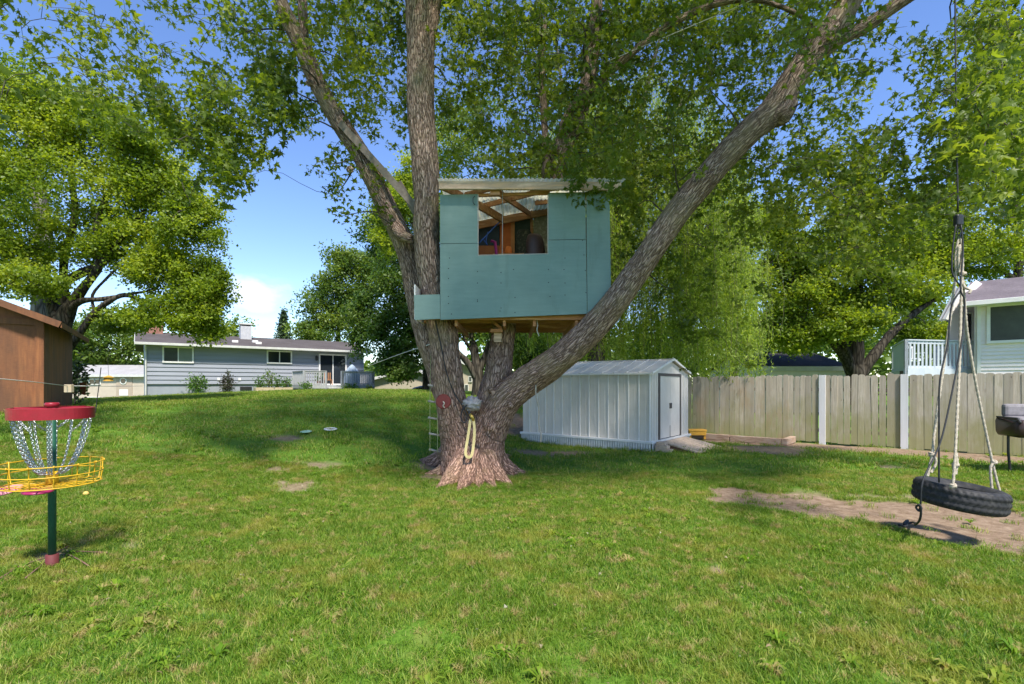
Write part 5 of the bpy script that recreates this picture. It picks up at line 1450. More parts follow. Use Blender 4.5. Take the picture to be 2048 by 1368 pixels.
for s_ in (0, 1):
    ev_ = -.09 if s_ == 0 else WS + .09
    MB(mst).bar((-.085, ev_, ze_ + .0), (-.085, WS / 2, zr_ + .05), .02, .05).build('rake_trim', SHW, ms)
# base trim and corrugated skirt
MB(mst).box(-.07, LS + .06, -.07, WS + .05, .185, .239).build('base_sill', SHW, ms, bevel=.006)
def corr(name, f, L__, parent, mt, z0, z1, amp=.012, per=.068, seg=8):
    n_ = int(L__ / per * seg); m_ = MB(mst); P_ = []
    for zz in (z0, z1):
        for i in range(n_ + 1):
            s_ = L__ * i / n_; P_.append(f(s_, amp * math.sin(2 * PI * s_ / per), zz))
    m_.add(P_, [(i, i + 1, i + n_ + 2, i + n_ + 1) for i in range(n_)]); return m_.build(name, mt, parent, smooth=True)
GALV = mat('galvanised', (.45, .46, .48), (.55, .56, .57), rough=.4, metal=.6, scale=9)
corr('corrugated_skirt', lambda s_, a_, zz: (s_ - .03, -.045 + a_, zz), LS + .06, ms, GALV, -.06, .186)
corr('corrugated_skirt', lambda s_, a_, zz: (-.045 + a_, s_ - .03, zz), WS + .04, ms, GALV, -.06, .186)
# steps and ramp at the door
STW = mat('wood_weathered', (.42, .31, .22), (.55, .43, .32), rough=.85, scale=14, sc=(1, 1, 3), c3=(.34, .24, .17))
r_ = thing('wooden_steps', 'stacked wooden block steps beside the ramp of the metal shed', 'steps', tuple(mst((-.2, .3, 0))))
for (a_, b_, c_, d_, e_, f_) in ((-.46, -.09, .02, .12, 0, .075), (-.46, -.09, .125, .225, 0, .075), (-.38, -.09, .03, .12, .079, .155), (-.38, -.09, .125, .225, .079, .155), (-.30, -.09, .10, .20, .159, .225), (-.30, -.09, .205, .30, .0, .225)):
    MB(mst).box(a_, b_, c_, d_, e_, f_).build('block', STW, r_, bevel=.006)
r_ = thing('wooden_ramp', 'low plank ramp leading up to the shed door', 'ramp', tuple(mst((-.5, 1.1, 0))))
R0, R1 = .42, 2.0
for i in range(6):
    s0_ = -.09 - i * .155; s1_ = s0_ - .148; z0_ = .205 - i * .032; z1_ = z0_ - .032
    m_ = MB(mst); m_.add([(s0_, R0, z0_), (s0_, R1, z0_), (s1_, R1, z1_), (s1_, R0, z1_), (s0_, R0, z0_ - .03), (s0_, R1, z0_ - .03), (s1_, R1, z1_ - .03), (s1_, R0, z1_ - .03)],
                       [(0, 1, 2, 3), (7, 6, 5, 4), (0, 4, 5, 1), (2, 6, 7, 3), (0, 3, 7, 4), (1, 5, 6, 2)]); m_.build('plank', STW, r_)
for v_ in (R0 + .01, R1 - .05):
    m_ = MB(mst); m_.add([(-.09, v_, .17), (-.09, v_ + .04, .17), (-1.0, v_ + .04, -.02), (-1.0, v_, -.02), (-.09, v_, -.03), (-.09, v_ + .04, -.03)], [(0, 1, 2, 3), (0, 3, 4), (1, 5, 2), (0, 4, 5, 1), (4, 3, 2, 5)]); m_.build('stringer', mat('wood_red_brown', (.14, .06, .04), (.18, .08, .05)), r_)

# ================================================================== brown shed on the left
def bst(p):      # u along side wall going back, v along front going left, z
    return Vector((-11.27 - .573 * p[0] - .819 * p[1], 12 + .819 * p[0] - .573 * p[1], p[2]))
m, nt, b = nodes_mat('shed_brown')
gm = N(nt, 'ShaderNodeNewGeometry'); vec = gm.outputs['Position']
f = noise(nt, vec, 12, 6, .7, (1, 1, .08)); f2 = noise(nt, vec, 1.3, 4, .6, (1, 1, .35)); f3 = noise(nt, vec, 45, 3, .7, (.3, .3, 2.5))
c = ramp(nt, f, [(.3, (.13, .045, .016)), (.5, (.25, .088, .028)), (.72, (.36, .14, .042))])
c = mixc(nt, ramp(nt, f2, [(.40, (.8, .8, .8)), (.62, (0, 0, 0))]), c, (.10, .045, .022))
c = mixc(nt, .18, c, ramp(nt, f3, [(.3, (.03, .015, .01)), (.7, (.3, .13, .06))]))
nt.links.new(c, b.inputs['Base Color']); b.inputs['Roughness'].default_value = .8; bump(nt, b, f, .35, .01)
BRN = m
bs = thing('brown_shed', 'stained brown wooden shed with low gable roof at the left edge', 'shed', tuple(bst((0, 0, .85))))
BW, BL, bzg, bze = 3.4, 4.9, .55, 3.16
for i in range(4):
    a_ = i * 1.225; MB(bst).box(a_ + .004, a_ + 1.221, 0, .04, bzg, bze).build('side_panel', BRN, bs)
for i in range(3):
    a_ = .08 + i * 1.11; MB(bst).box(-.0, .04, max(a_, .041), a_ + 1.10, bzg, bze - .12).build('front_panel', BRN, bs)
MB(bst).box(BL - .04, BL, .041, BW, bzg, bze).build('back_panel', BRN, bs); MB(bst).box(.041, BL - .041, BW - .04, BW, bzg, bze).build('side_panel', BRN, bs)
MB(bst).box(-.05, -.003, -.03, .13, bzg, bze - .02).build('corner_board', BRN, bs)
MB(bst).box(-.03, .08, -.035, -.003, bzg, bze - .02).build('corner_board', BRN, bs)
MB(bst).box(-.045, -.003, .132, BW, bze - .16, bze - .02).build('frieze_board', BRN, bs)
bzr = bze + .72
def brz(v): return bze + .08 + (bzr - bze) * (1 - abs(v - BW / 2) / (BW / 2))
m_ = MB(bst); m_.add([(.0, 0, bze - .12), (.0, BW, bze - .12), (0, BW, bze), (.0, BW / 2, bzr), (0, 0, bze), (.03, 0, bze), (.03, BW, bze), (.03, BW / 2, bzr)], [(0, 4, 3, 2, 1), (5, 6, 7)]); m_.build('gable', BRN, bs)
for s_ in (0, 1):
    ev_ = -.36 if s_ == 0 else BW + .36; zE, zR = brz(ev_), brz(BW / 2)
    m_ = MB(bst); a_, b_ = -.32, BL + .25
    m_.add([(a_, ev_, zE - .05), (b_, ev_, zE - .05), (b_, BW / 2, zR - .05), (a_, BW / 2, zR - .05), (a_, ev_, zE), (b_, ev_, zE), (b_, BW / 2, zR), (a_, BW / 2, zR)],
           [(0, 1, 2, 3), (7, 6, 5, 4), (0, 4, 5, 1), (0, 3, 7, 4), (1, 5, 6, 2)]); m_.build('roof', SH_GREY, bs)
    MB(bst).bar((a_ - .015, ev_, zE - .07), (a_ - .015, BW / 2, zR - .07), .025, .15).build('rake_board', BRN, bs)
    MB(bst).box(a_, b_, ev_ - (.03 if s_ == 0 else -.003), ev_ - (.003 if s_ == 0 else -.03), zE - .14, zE - .005).build('fascia', BRN, bs)

# ================================================================== treehouse
m, nt, b = nodes_mat('teal_paint')
gm = N(nt, 'ShaderNodeNewGeometry'); vec = gm.outputs['Position']
f = noise(nt, vec, 1.5, 5, .6); f2 = noise(nt, vec, 24, 5, .7, (.12, 1, 1)); f3 = noise(nt, vec, 60, 2, .5)
c = ramp(nt, f, [(.3, (.155, .235, .205)), (.55, (.18, .27, .235)), (.75, (.205, .30, .26))])
c = mixc(nt, .22, c, ramp(nt, f2, [(.3, (.14, .22, .19)), (.7, (.27, .37, .315))]))
c = mixc(nt, ramp(nt, f3, [(.76, (0, 0, 0)), (.80, (.6, .6, .6))]), c, (.22, .30, .29))
nt.links.new(c, b.inputs['Base Color']); b.inputs['Roughness'].default_value = .62; b.inputs['Specular IOR Level'].default_value = .3
dr_ = noise(nt, vec, 5, 5, .7, (1, 1, .16)); st_n = noise(nt, vec, 2.2, 4, .7)
cur = b.inputs['Base Color'].links[0].from_socket
cur = mixc(nt, ramp(nt, dr_, [(.58, (0, 0, 0)), (.74, (.45, .45, .45))]), cur, (.12, .17, .14))
cur = mixc(nt, ramp(nt, st_n, [(.60, (0, 0, 0)), (.76, (.35, .35, .35))]), cur, (.27, .34, .30))
nt.links.new(cur, b.inputs['Base Color'])
bump(nt, b, f2, .3, .006)
TEAL = m
OWD = mat('wood_beam', (.55, .25, .10), (.42, .19, .085), rough=.8, scale=16, sc=(.15, 1, 1), c3=(.64, .36, .18), bm=.2)
OWF = mat('wood_beam_weathered', (.60, .38, .22), (.44, .31, .21), rough=.85, scale=14, sc=(.12, 1, 1), c3=(.70, .50, .34), bm=.25)
th_ = thing('treehouse', 'teal painted plywood treehouse box with open window wedged in the maple', 'treehouse', (.2, 8.9, 2.6))
FY = 8.12
def tp(px, py, d_=FY): q_ = P(px, py, d_); return (q_.x, q_.z)
def panel(name, pts, y0=FY, y1=FY + .02, mt=TEAL, **kw): 
    return MB().prism([tp(a_, b_, y0) for a_, b_ in pts][::-1], y0, y1).build(name, mt, th_, **kw)
panel('upper_left_panel', [(880, 389.5), (955, 388), (955, 486), (880, 487)])
panel('lower_panel', [(880, 488.2), (955.5, 486.8), (955.5, 511.5), (1096.5, 508.5), (1096.5, 480.5), (1172, 479.3), (1174, 627.5), (881, 639.5)], FY - .004, FY + .016)
panel('upper_right_panel', [(1097, 385.5), (1171, 384), (1171.5, 478.3), (1097, 479.5)])
panel('side_strip_panel', [(1172.5, 384), (1219, 382.5), (1222, 590), (1187, 626.5), (1175, 627)], FY + .001, FY + .021)
panel('low_left_panel', [(828, 590), (880, 588.5), (880.3, 637.5), (829.5, 640)], FY - .001, FY + .019)
# lighter sawn plywood edges round the window
EDGE = mat('ply_edge', (.42, .38, .32), (.5, .46, .4))
MB().prism([tp(*q_) for q_ in ((955.6, 511.2), (1096.4, 508.2), (1096.4, 506.8), (955.6, 509.8))], FY - .002, FY + .03).build('window_sill', EDGE, th_)
MB().prism([tp(*q_) for q_ in ((1095.2, 388), (1096.6, 388), (1096.6, 507), (1095.2, 507))], FY + .0, FY + .04).build('window_edge', EDGE, th_)
MB().prism([tp(*q_) for q_ in ((955.3, 388), (956.8, 388), (956.8, 510), (955.3, 510))], FY + .0, FY + .04).build('window_edge', EDGE, th_)
m_ = MB()
for px_, py_ in ((899,516),(897,537),(897,557),(897,593),(897,607),(1002,545),(1027,539),(955,543),(1097,539),(1128,539),(955,566),(1002,566),(1097,565),(1130,566),(955,600),(1002,616),(1030,595),(1100,593),(1130,590),(1030,625),(1000,622),(1165,481),(1168,510),(1171,541),(1172,585),(903,628),(955,603),(1130,516)):
    c0 = P(px_, py_, FY - .006); m_.tube([c0, c0 + Vector((0, .004, 0))], .009, 8, True, True)
m_.build('screw_head', BLACK, th_)['kind'] = 'stuff'
# body: side walls, back wall, floor
xl, xr, yb = tp(880, 0)[0], tp(1219, 0)[0], 10.35
INT = mat('interior_ply', (.30, .17, .09), (.22, .12, .07), rough=.8, scale=5)
MB().prism([(FY + .022, 2.66), (yb, 2.66), (yb, 4.86), (FY + .022, 4.70)], 0, .02) if False else None
def yz_wall(name, x0, x1, pts, mt):
    n_ = len(pts); m_ = MB(); m_.add([(x0, y_, z_) for y_, z_ in pts] + [(x1, y_, z_) for y_, z_ in pts], [tuple(range(n_)), tuple(range(2 * n_ - 1, n_ - 1, -1))] + [(i, i + n_, (i + 1) % n_ + n_, (i + 1) % n_) for i in range(n_)])
    return m_.build(name, mt, th_)
yz_wall('left_wall', xl, xl + .02, [(FY + .022, 2.75), (yb - .03, 2.75), (yb - .03, 4.86), (FY + .022, 4.66)], TEAL)
yz_wall('right_wall', xr - .03, xr - .01, [(FY + .024, 3.05), (FY + .3, 2.80), (yb - .03, 2.80), (yb - .03, 5.10), (FY + .024, 4.66)], TEAL)
# little bay at far left
yz_wall('bay_side', tp(828, 0)[0], tp(828, 0)[0] + .018, [(FY + .02, 2.66), (9.4, 2.68), (9.4, 3.2), (FY + .02, 3.22)], WHITE)
bx = lambda px_, d_: (px_ - 1024) * d_ / 1000
def bwall(name, a_, b_, c_, d_, mt, yy=yb, th=.02):    # px box on the back wall
    q0 = P(a_, b_, yy); q1 = P(c_, d_, yy); return MB().box(q0.x, q1.x, yy, yy + th, q1.z, q0.z).build(name, mt, th_)
xbl, xbr = xl, xr
MB().box(xl, bx(1000, yb), yb + .004, yb + .024, 2.75, P(0, 486, yb).z).build('back_panel', mat('ply_redbrown', (.50, .18, .07), (.40, .14, .06)), th_)
NAVY = mat('panel_navy', (.03, .05, .075), (.04, .06, .09))
m_ = MB(); m_.prism([(xl, P(0, 491, yb).z), (bx(1000, yb), P(0, 491, yb).z), (bx(1000, yb), P(0, 448, yb).z), (xl, P(0, 462, yb).z)], yb, yb + .02); m_.build('back_panel', NAVY, th_)
bwall('back_board', 999, 432, 1024, 620, mat('wood_orange_red', (.70, .19, .05), (.58, .15, .04), scale=9))
bwall('stud', 1021.5, 432, 1029.5, 620, mat('wood_stud', (.70, .30, .11), (.60, .25, .09), scale=9), yb - .03, .07)
bwall('back_panel', 1024.5, 432, 1066, 620, mat('panel_darkteal', (.035, .06, .055), (.05, .08, .07)))
bwall('stud', 1060.5, 428, 1066.5, 620, OWD, yb - .03, .07)
m_ = MB(); m_.prism([(bx(1067, yb), 2.75), (xr - .03, 2.75), (xr - .03, 5.05), (bx(1067, yb), P(0, 426, yb).z)], yb, yb + .02)
m_.build('back_panel', mat('osb_grey', (.46, .42, .32), (.34, .31, .23), scale=14, c3=(.56, .52, .42), detail=3), th_)
# floor and joists
MB().box(xl + .02, xr - .1, FY + .03, yb, 2.76, 2.79).build('floor', INT, th_)
for y_ in (8.25, 8.7, 9.45, 10.0, 10.3):
    MB().box(tp(835, 0)[0], xr - .28, y_, y_ + .045, 2.66, 2.757).build('joist', OWD, th_)
for x_ in (-.95, -.15, .35, 1.05):
    MB().box(x_, x_ + .045, 8.3, 10.4, 2.56, 2.657).build('joist', OWD, th_)
# roof
bm0 = P(878, 371, 8.0); bm1 = P(1242, 373, 8.0)
MB().bar(bm0, bm1, .045, .125).build('front_beam', OWF, th_)
def roof_z(x_, y_):
    s_ = (x_ - xl) / (xr - xl); t_ = (y_ - 8.0) / (yb - 8.0)
    return 4.85 + t_ * (.06 + .40 * s_)
m, nt, b = nodes_mat('roof_plastic')
vec = N(nt, 'ShaderNodeNewGeometry').outputs['Position']
nt.links.new(ramp(nt, noise(nt, vec, 3, 4, .7), [(.3, (.42, .40, .30)), (.7, (.24, .23, .16))]), b.inputs['Base Color']); b.inputs['Roughness'].default_value = .5
t = N(nt, 'ShaderNodeBsdfTranslucent'); t.inputs['Color'].default_value = (.92, .90, .68, 1); ms_ = N(nt, 'ShaderNodeMixShader'); ms_.inputs['Fac'].default_value = .62
nt.links.new(b.outputs[0], ms_.inputs[1]); nt.links.new(t.outputs[0], ms_.inputs[2]); nt.links.new(ms_.outputs[0], nt.nodes['Material Output'].inputs['Surface'])
RPL = m
edges = np.linspace(xl + .02, xr + .22, 4)
for i in range(3):
    a_, b_ = edges[i] - .04, edges[i + 1]; n_ = int((b_ - a_) / .0095)
    m_ = MB(); P_ = []
    for y_ in (7.93, 8.6, 9.3, 10.0, 10.6):
        for k_ in range(n_ + 1):
            x_ = a_ + (b_ - a_) * k_ / n_; P_.append((x_, y_, roof_z(x_, y_) + .014 + .009 * math.sin(2 * PI * x_ / .076) + .004 * i))
    m_.add(P_, [(r__ * (n_ + 1) + k_, r__ * (n_ + 1) + k_ + 1, (r__ + 1) * (n_ + 1) + k_ + 1, (r__ + 1) * (n_ + 1) + k_) for r__ in range(4) for k_ in range(n_)])
    m_.build('roof_sheet', RPL, th_, smooth=True)
def beam(a_, b_, w=.04, h=.10, mt=OWD, name='rafter'): return MB().bar(P(*a_), P(*b_), w, h).build(name, mt, th_)
beam((1000, 387, 8.25), (1060, 428, 10.2)); beam((930, 395, 8.5), (1005, 438, 9.6), .045, .14)
beam((955, 415, 9.3), (1090, 380, 8.4), .035, .09); beam((900, 462, 10.25), (1215, 398, 10.25), .045, .15)
beam((1070, 405, 9.4), (1200, 392, 9.4)); beam((882, 372, 8.1), (925, 392, 8.6), .04, .11); beam((930, 390, 8.5), (990, 375, 8.1), .035, .08); beam((1060, 383, 8.2), (1120, 376, 8.1), .035, .07)
MB().prism([tp(*q_, 8.05) for q_ in ((984, 376), (998, 376), (1000, 390), (978, 390))][::-1], 8.05, 8.09).build('gusset', OWD, th_)
beam((955, 391, 8.18), (1100, 386.5, 8.18), .035, .05, OWD, 'header'); 
MB().tube([P(1005, 378, 8.14), P(1005, 450, 8.16), P(1004.5, 509, 8.16)], .006, 6, True, True).build('window_cord', mat('cord_grey', (.35, .33, .30)), th_)
MB().tube([P(950, 392, 8.1), P(946, 396, 8.08), P(946, 405, 8.08), P(950, 410, 8.1)], .006, 6, True, True).build('handle', BLACK, th_)
# bracket under the floor with blocks
MB().box(*[v for v in (bx(988, 8.7), bx(1003, 8.7))], 8.68, 8.75, P(0, 684, 8.7).z, 2.56).build('bracket_post', OWF, th_)
MB().box(bx(981, 8.6), bx(1005, 8.6), 8.58, 8.76, P(0, 664, 8.6).z, P(0, 658, 8.6).z).build('bracket_shelf', OWD, th_)
MB().bar(P(983, 640, 8.66), P(1003, 658, 8.66), .04, .05).build('brace', OWD, th_)
# interior things
BLUE = mat('rope_blue', (.03, .09, .35), (.04, .11, .40))
o = MB().tube([P(1003, 440, 9.6), P(985, 458, 9.3), P(970, 474, 9.1), P(958, 486, 9.0)], .012, 6, True, True).tube([P(976, 464, 9.2), P(972, 480, 9.1), P(975, 490, 9.1), P(966, 478, 9.1)], .010, 6, True, True).build('blue_rope', BLUE, smooth=True); tag(o, 'blue rope slung diagonally inside the treehouse window', 'rope')
q0 = P(988, 500, 9.2)
r_ = thing('folding_chair', 'magenta chair frame standing inside the treehouse', 'chair', (q0.x, 9.2, 2.79))
MAG = mat('plastic_magenta', (.40, .02, .16), (.33, .015, .13), rough=.4)
MB().tube([P(982, 482, 9.2), P(990, 484, 9.2), P(992, 500, 9.2), P(995, 545, 9.2)], .028, 8, True, True).build('backrest', MAG, r_, smooth=True)
MB().box(q0.x - .22, q0.x + .2, 9.0, 9.35, 3.2, 3.24).build('seat', MAG, r_, bevel=.01)
for a_, b_ in ((-.2, 9.02), (.16, 9.02), (-.2, 9.3), (.16, 9.3)): MB().box(q0.x + a_, q0.x + a_ + .03, b_, b_ + .03, 2.792, 3.2).build('leg', MAG, r_)
def office_chair(label, px_, py_, d_, mt, w, h):
    q_ = P(px_, py_, d_); r_ = thing('padded_chair', label, 'chair', (q_.x, q_.y, 2.79), 'chairs inside the treehouse')
    vv = MB(); n1, n2 = 14, 10
    P_ = []
    for i in range(n1 + 1):
        for j in range(n2):
            a_ = i / n1 * PI; t_ = j / n2 * 2 * PI
            ww = w / 2 * (math.sin(a_) ** .45 if 0 < i < n1 else 0.02)
            P_.append((q_.x + ww * math.cos(t_) + .05 * i / n1, q_.y + .06 * math.sin(t_) * (math.sin(a_) ** .5 + .05), q_.z + h / 2 * math.cos(a_)))
    vv.add(P_, [(i * n2 + j, i * n2 + (j + 1) % n2, (i + 1) * n2 + (j + 1) % n2, (i + 1) * n2 + j) for i in range(n1) for j in range(n2)]); vv.build('backrest', mt, r_, smooth=True)
    MB().box(q_.x - w / 2, q_.x + w / 2, q_.y - .42, q_.y - .02, 3.2, 3.28).build('seat', mt, r_, bevel=.03)
    MB().tube([(q_.x, q_.y - .2, 2.83), (q_.x, q_.y - .2, 3.2)], .03, 8, True, True).build('pedestal', BLACK, r_)
    MB().box(q_.x - .25, q_.x + .25, q_.y - .23, q_.y - .17, 2.792, 2.83).box(q_.x - .03, q_.x + .03, q_.y - .42, q_.y + .02, 2.793, 2.829).build('foot', BLACK, r_)
office_chair('dark green camouflage padded chair at the back of the treehouse', 1047, 490, 9.9, mat('camo', (.05, .06, .035), (.02, .025, .015), scale=14, c3=(.10, .10, .06)), .36, .62)
office_chair('dark brown leather chair seen through the treehouse window', 1068, 500, 9.1, mat('leather_dark', (.075, .035, .022), (.05, .025, .018), rough=.45), .34, .60)
# the lamp-like orange toy on the sill back
q_ = P(1017, 511, 9.7); o = MB().lathe([(.001, 0), (.07, 0), (.075, .08), (.05, .16), (.001, .18)], (q_.x, q_.y, 4.10), 14).build('orange_lantern', mat('plastic_orange', (.85, .22, .04), (.8, .2, .04)), smooth=True); tag(o, 'small bright orange lantern low inside the treehouse window', 'lantern')
o = MB().box(q_.x - .3, q_.x + .3, 9.55, 9.9, 4.03, 4.099).box(q_.x - .28, q_.x - .24, 9.58, 9.62, 2.792, 4.03).box(q_.x + .24, q_.x + .28, 9.58, 9.62, 2.792, 4.03).box(q_.x - .28, q_.x - .24, 9.84, 9.88, 2.792, 4.03).box(q_.x + .24, q_.x + .28, 9.84, 9.88, 2.792, 4.03).build('shelf', OWD, th_)

# planks nailed in the tree, ropes, ladder
PLK = mat('plank_grey', (.17, .14, .11), (.25, .21, .17), rough=.9, scale=14)
o = MB().bar(P(680, 246, 9.0), P(832, 415, 8.9), .05, .12).build('nailed_plank', PLK); tag(o, 'long grey plank nailed diagonally from left limb to the trunk', 'plank')
o = MB().bar(P(797, 366, 9.0), P(832, 425, 8.9), .05, .12).build('nailed_plank', PLK); tag(o, 'short grey board beside the lower end of the long diagonal plank', 'plank')
def rope_obj(name, pts, r_, mt, label, cat='rope', parent=None, n=6, k=5):
    cm = catmull([tuple(p) for p in pts], k)
    m_ = MB().tube([Vector(q) for q in cm], r_, n, True, True)
    o = m_.build(name, mt, parent, smooth=True)
    if parent is None: tag(o, label, cat)
    return o
ROPE = mat('rope_tan', (.50, .43, .33), (.38, .32, .24), rough=.9, scale=60, c3=(.58, .52, .42), bm=.5)
ROPEW = mat('rope_white', (.62, .60, .55), (.5, .48, .43), rough=.9, scale=50)
BLK = mat('cord_black', (.018, .018, .02), (.03, .03, .032), rough=.6, scale=40)
rope_obj('hanging_rope', [P(1073, 632, 8.4), P(1075, 650, 8.4), P(1074, 660, 8.4), P(1078, 672, 8.4)], .010, ROPEW, 'short frayed rope end hanging below the treehouse floor')
rope_obj('hanging_rope', [P(1072, 752, 8.45), P(1072, 790, 8.45), P(1078, 820, 8.45), P(1077, 845, 8.45), P(1082, 868, 8.45), P(1081, 885, 8.45)], .011, ROPE, 'long pale rope hanging from the low limb before the shed')
rope_obj('black_cable', [P(868, 600, 8.40), P(873, 650, 8.40), P(884, 700, 8.41), P(893, 745, 8.44), P(908, 785, 8.46), P(925, 812, 8.45), P(934, 832, 8.42), P(930, 845, 8.38), P(922, 838, 8.4), P(925, 820, 8.42), P(934, 810, 8.45)], .011, BLK, 'thin dark cable running down the left stem into a loop', 'cable')
rope_obj('guy_line', [P(862, 688, 8.6), P(790, 712, 14), P(735, 733, 26)], .010, ROPEW, 'pale line stretched from the left stem towards the deck')
rope_obj('wire_line', [P(1090, 175, 9.5), P(1250, 108, 8.6), P(1400, 45, 7.8), P(1500, 2, 7.2), P(1620, -60, 6.6)], .007, ROPEW, 'thin pale cable stretched through the crown')
# rope ladder
lad = thing('rope_ladder', 'rope ladder with pale wooden rungs hanging left of the trunk', 'ladder', (-1.4, 8.75, 0))
for px_ in (860, 875):
    rope_obj('side_rope', [P(px_ + 4, 640, 8.9), P(px_ + 1, 740, 8.8), P(px_, 800, 8.75), P(px_, 905, 8.7)], .006, mat('rope_yellow_green', (.42, .42, .18), (.34, .34, .15)), '', parent=lad)
for py_, dx in ((771, 0), (803, 0), (836, 0), (868, 2), (900, 2)):
    a_, b_ = P(856 + dx, py_ - 1, 8.72), P(878 + dx, py_ + 3, 8.78); MB().tube([a_, b_], .019, 8, True, True).build('rung', mat('rung_wood', (.40, .36, .30), (.3, .27, .22)), lad, smooth=True)
# red disc seat on the trunk
q_ = P(887, 803, 8.22); r_ = thing('disc_swing', 'round dark red disc swing seat resting against the left stem', 'swing', tuple(q_))
RM = Matrix.Rotation(R(84), 4, 'X') @ Matrix.Rotation(0, 4, 'Y')
MB().lathe([(.001, -.015), (.115, -.015), (.122, -.005), (.122, .012), (.112, .02), (.001, .02)], q_, 32, RM).build('disc', mat('disc_red', (.20, .028, .013), (.15, .02, .01), rough=.5), r_, smooth=False)
rope_obj('knot', [q_ + Vector((0, -.04, 0)), q_ + Vector((.02, -.05, -.03)), q_ + Vector((.0, -.045, -.07)), q_ + Vector((.02, -.03, -.10))], .012, ROPE, '', parent=r_)
# yellow strap
STR = mat('strap_cream', (.62, .50, .20), (.52, .42, .18), rough=.7, scale=30)
cm = catmull([tuple(P(*p)) for p in ((941, 838, 8.36), (938, 860, 8.30), (934, 885, 8.24), (931, 905, 8.18), (935, 914, 8.15), (943, 911, 8.16), (947, 890, 8.22), (949, 862, 8.28), (947, 838, 8.35))], 4)
m_ = MB(); P_ = []
for i, p_ in enumerate(cm):
    t_ = cm[min(i + 1, len(cm) - 1)] - cm[max(i - 1, 0)]; t_ /= np.linalg.norm(t_)
    side = np.cross(t_, (0, -1, .1)); side /= np.linalg.norm(side); up_ = np.array((0, -1.0, 0))
    for a_, b_ in ((-.022, -.003), (.022, -.003), (.022, .004), (-.022, .004)): P_.append(tuple(p_ + side * a_ + up_ * b_))
m_.add(P_, [(i * 4 + j, i * 4 + (j + 1) % 4, (i + 1) * 4 + (j + 1) % 4, (i + 1) * 4 + j) for i in range(len(cm) - 1) for j in range(4)], True)
st_ = thing('webbing_strap', 'pale yellow webbing strap hanging in a long loop from the crotch', 'strap', tuple(P(940, 838, 8.35)))
m_.build('strap_loop', STR, st_, smooth=False)
MB().tube([P(940, 828, 8.36), P(944, 834, 8.34), P(948, 842, 8.35)], [.02, .035, .02], 10, True, True).build('hook', mat('brass', (.5, .36, .08), (.4, .28, .06), metal=.6, rough=.35), st_, smooth=True)
MB().tube([P(938, 822, 8.4), P(941, 834, 8.36)], .022, 8, True, True).build('buckle', BLK, st_)
# crumpled white bundle
vs = norm(rng.normal(0, 1, (1, 3)))
nb = 22; P_ = []; F_ = []
for i in range(nb + 1):
    for j in range(nb):
        a_ = PI * i / nb; t_ = 2 * PI * j / nb; P_.append((math.sin(a_) * math.cos(t_), math.sin(a_) * math.sin(t_), math.cos(a_)))
P_ = np.array(P_); dn = .80 + 1.5 * (np.abs(fbm(P_ * 2.6 + 5, 3, 8) - .5)); P_ = P_ * dn[:, None] * np.array((.165, .12, .125)) + np.array(P(944, 808, 8.57))
F_ = [(i * nb + j, i * nb + (j + 1) % nb, (i + 1) * nb + (j + 1) % nb, (i + 1) * nb + j) for i in range(nb) for j in range(nb)]
o = np_obj('crumpled_bag', P_, F_, mat('bag_white', (.50, .46, .42), (.24, .20, .17), rough=.5, scale=14)); tag(o, 'crumpled white plastic bag stuffed into the crotch of the maple', 'bag')

# ================================================================== disc golf basket
bc = Vector((-4.01, 4.36, 0)); GY = mat('paint_yellow', (.72, .42, .02), (.62, .36, .02), rough=.4, scale=20)
REDP = mat('paint_red', (.30, .012, .025), (.24, .012, .02), rough=.35, scale=12); GRN = mat('paint_green', (.02, .095, .055), (.015, .075, .045), rough=.4, scale=10)
bk = thing('disc_golf_basket', 'disc golf basket with red band, steel chains and yellow wire basket', 'basket', tuple(bc))
MB().tube([bc + Vector((0, 0, .1)), bc + Vector((0, 0, 1.38))], .029, 20, True, True).build('pole', GRN, bk, smooth=True)
MB().lathe([(.03, .118), (.046, .115), (.046, -.05)], bc, 20).build('ground_sleeve', mat('paint_dull_red', (.13, .022, .022), (.10, .02, .02), rough=.7), bk, smooth=True)
MB().lathe([(.286, 1.30), (.290, 1.30), (.290, 1.392), (.262, 1.398), (.262, 1.394), (.286, 1.388)], bc, 56, close=True).build('top_band', REDP, bk)
m_ = MB()
for i in range(6):
    a_ = PI * i / 3 + .3; m_.tube([bc + Vector((.03 * math.cos(a_), .03 * math.sin(a_), 1.385)), bc + Vector((.27 * math.cos(a_), .27 * math.sin(a_), 1.392))], .008, 6, True, True)
m_.build('top_spoke', REDP, bk)
MB().lathe([(.001, 1.44), (.045, 1.438), (.052, 1.43), (.050, 1.40), (.042, 1.398), (.042, 1.37)], bc, 24).build('cap', REDP, bk, smooth=True)
CH = mat('chain_steel', (.62, .64, .66), (.5, .52, .54), rough=.28, metal=.85, scale=40)
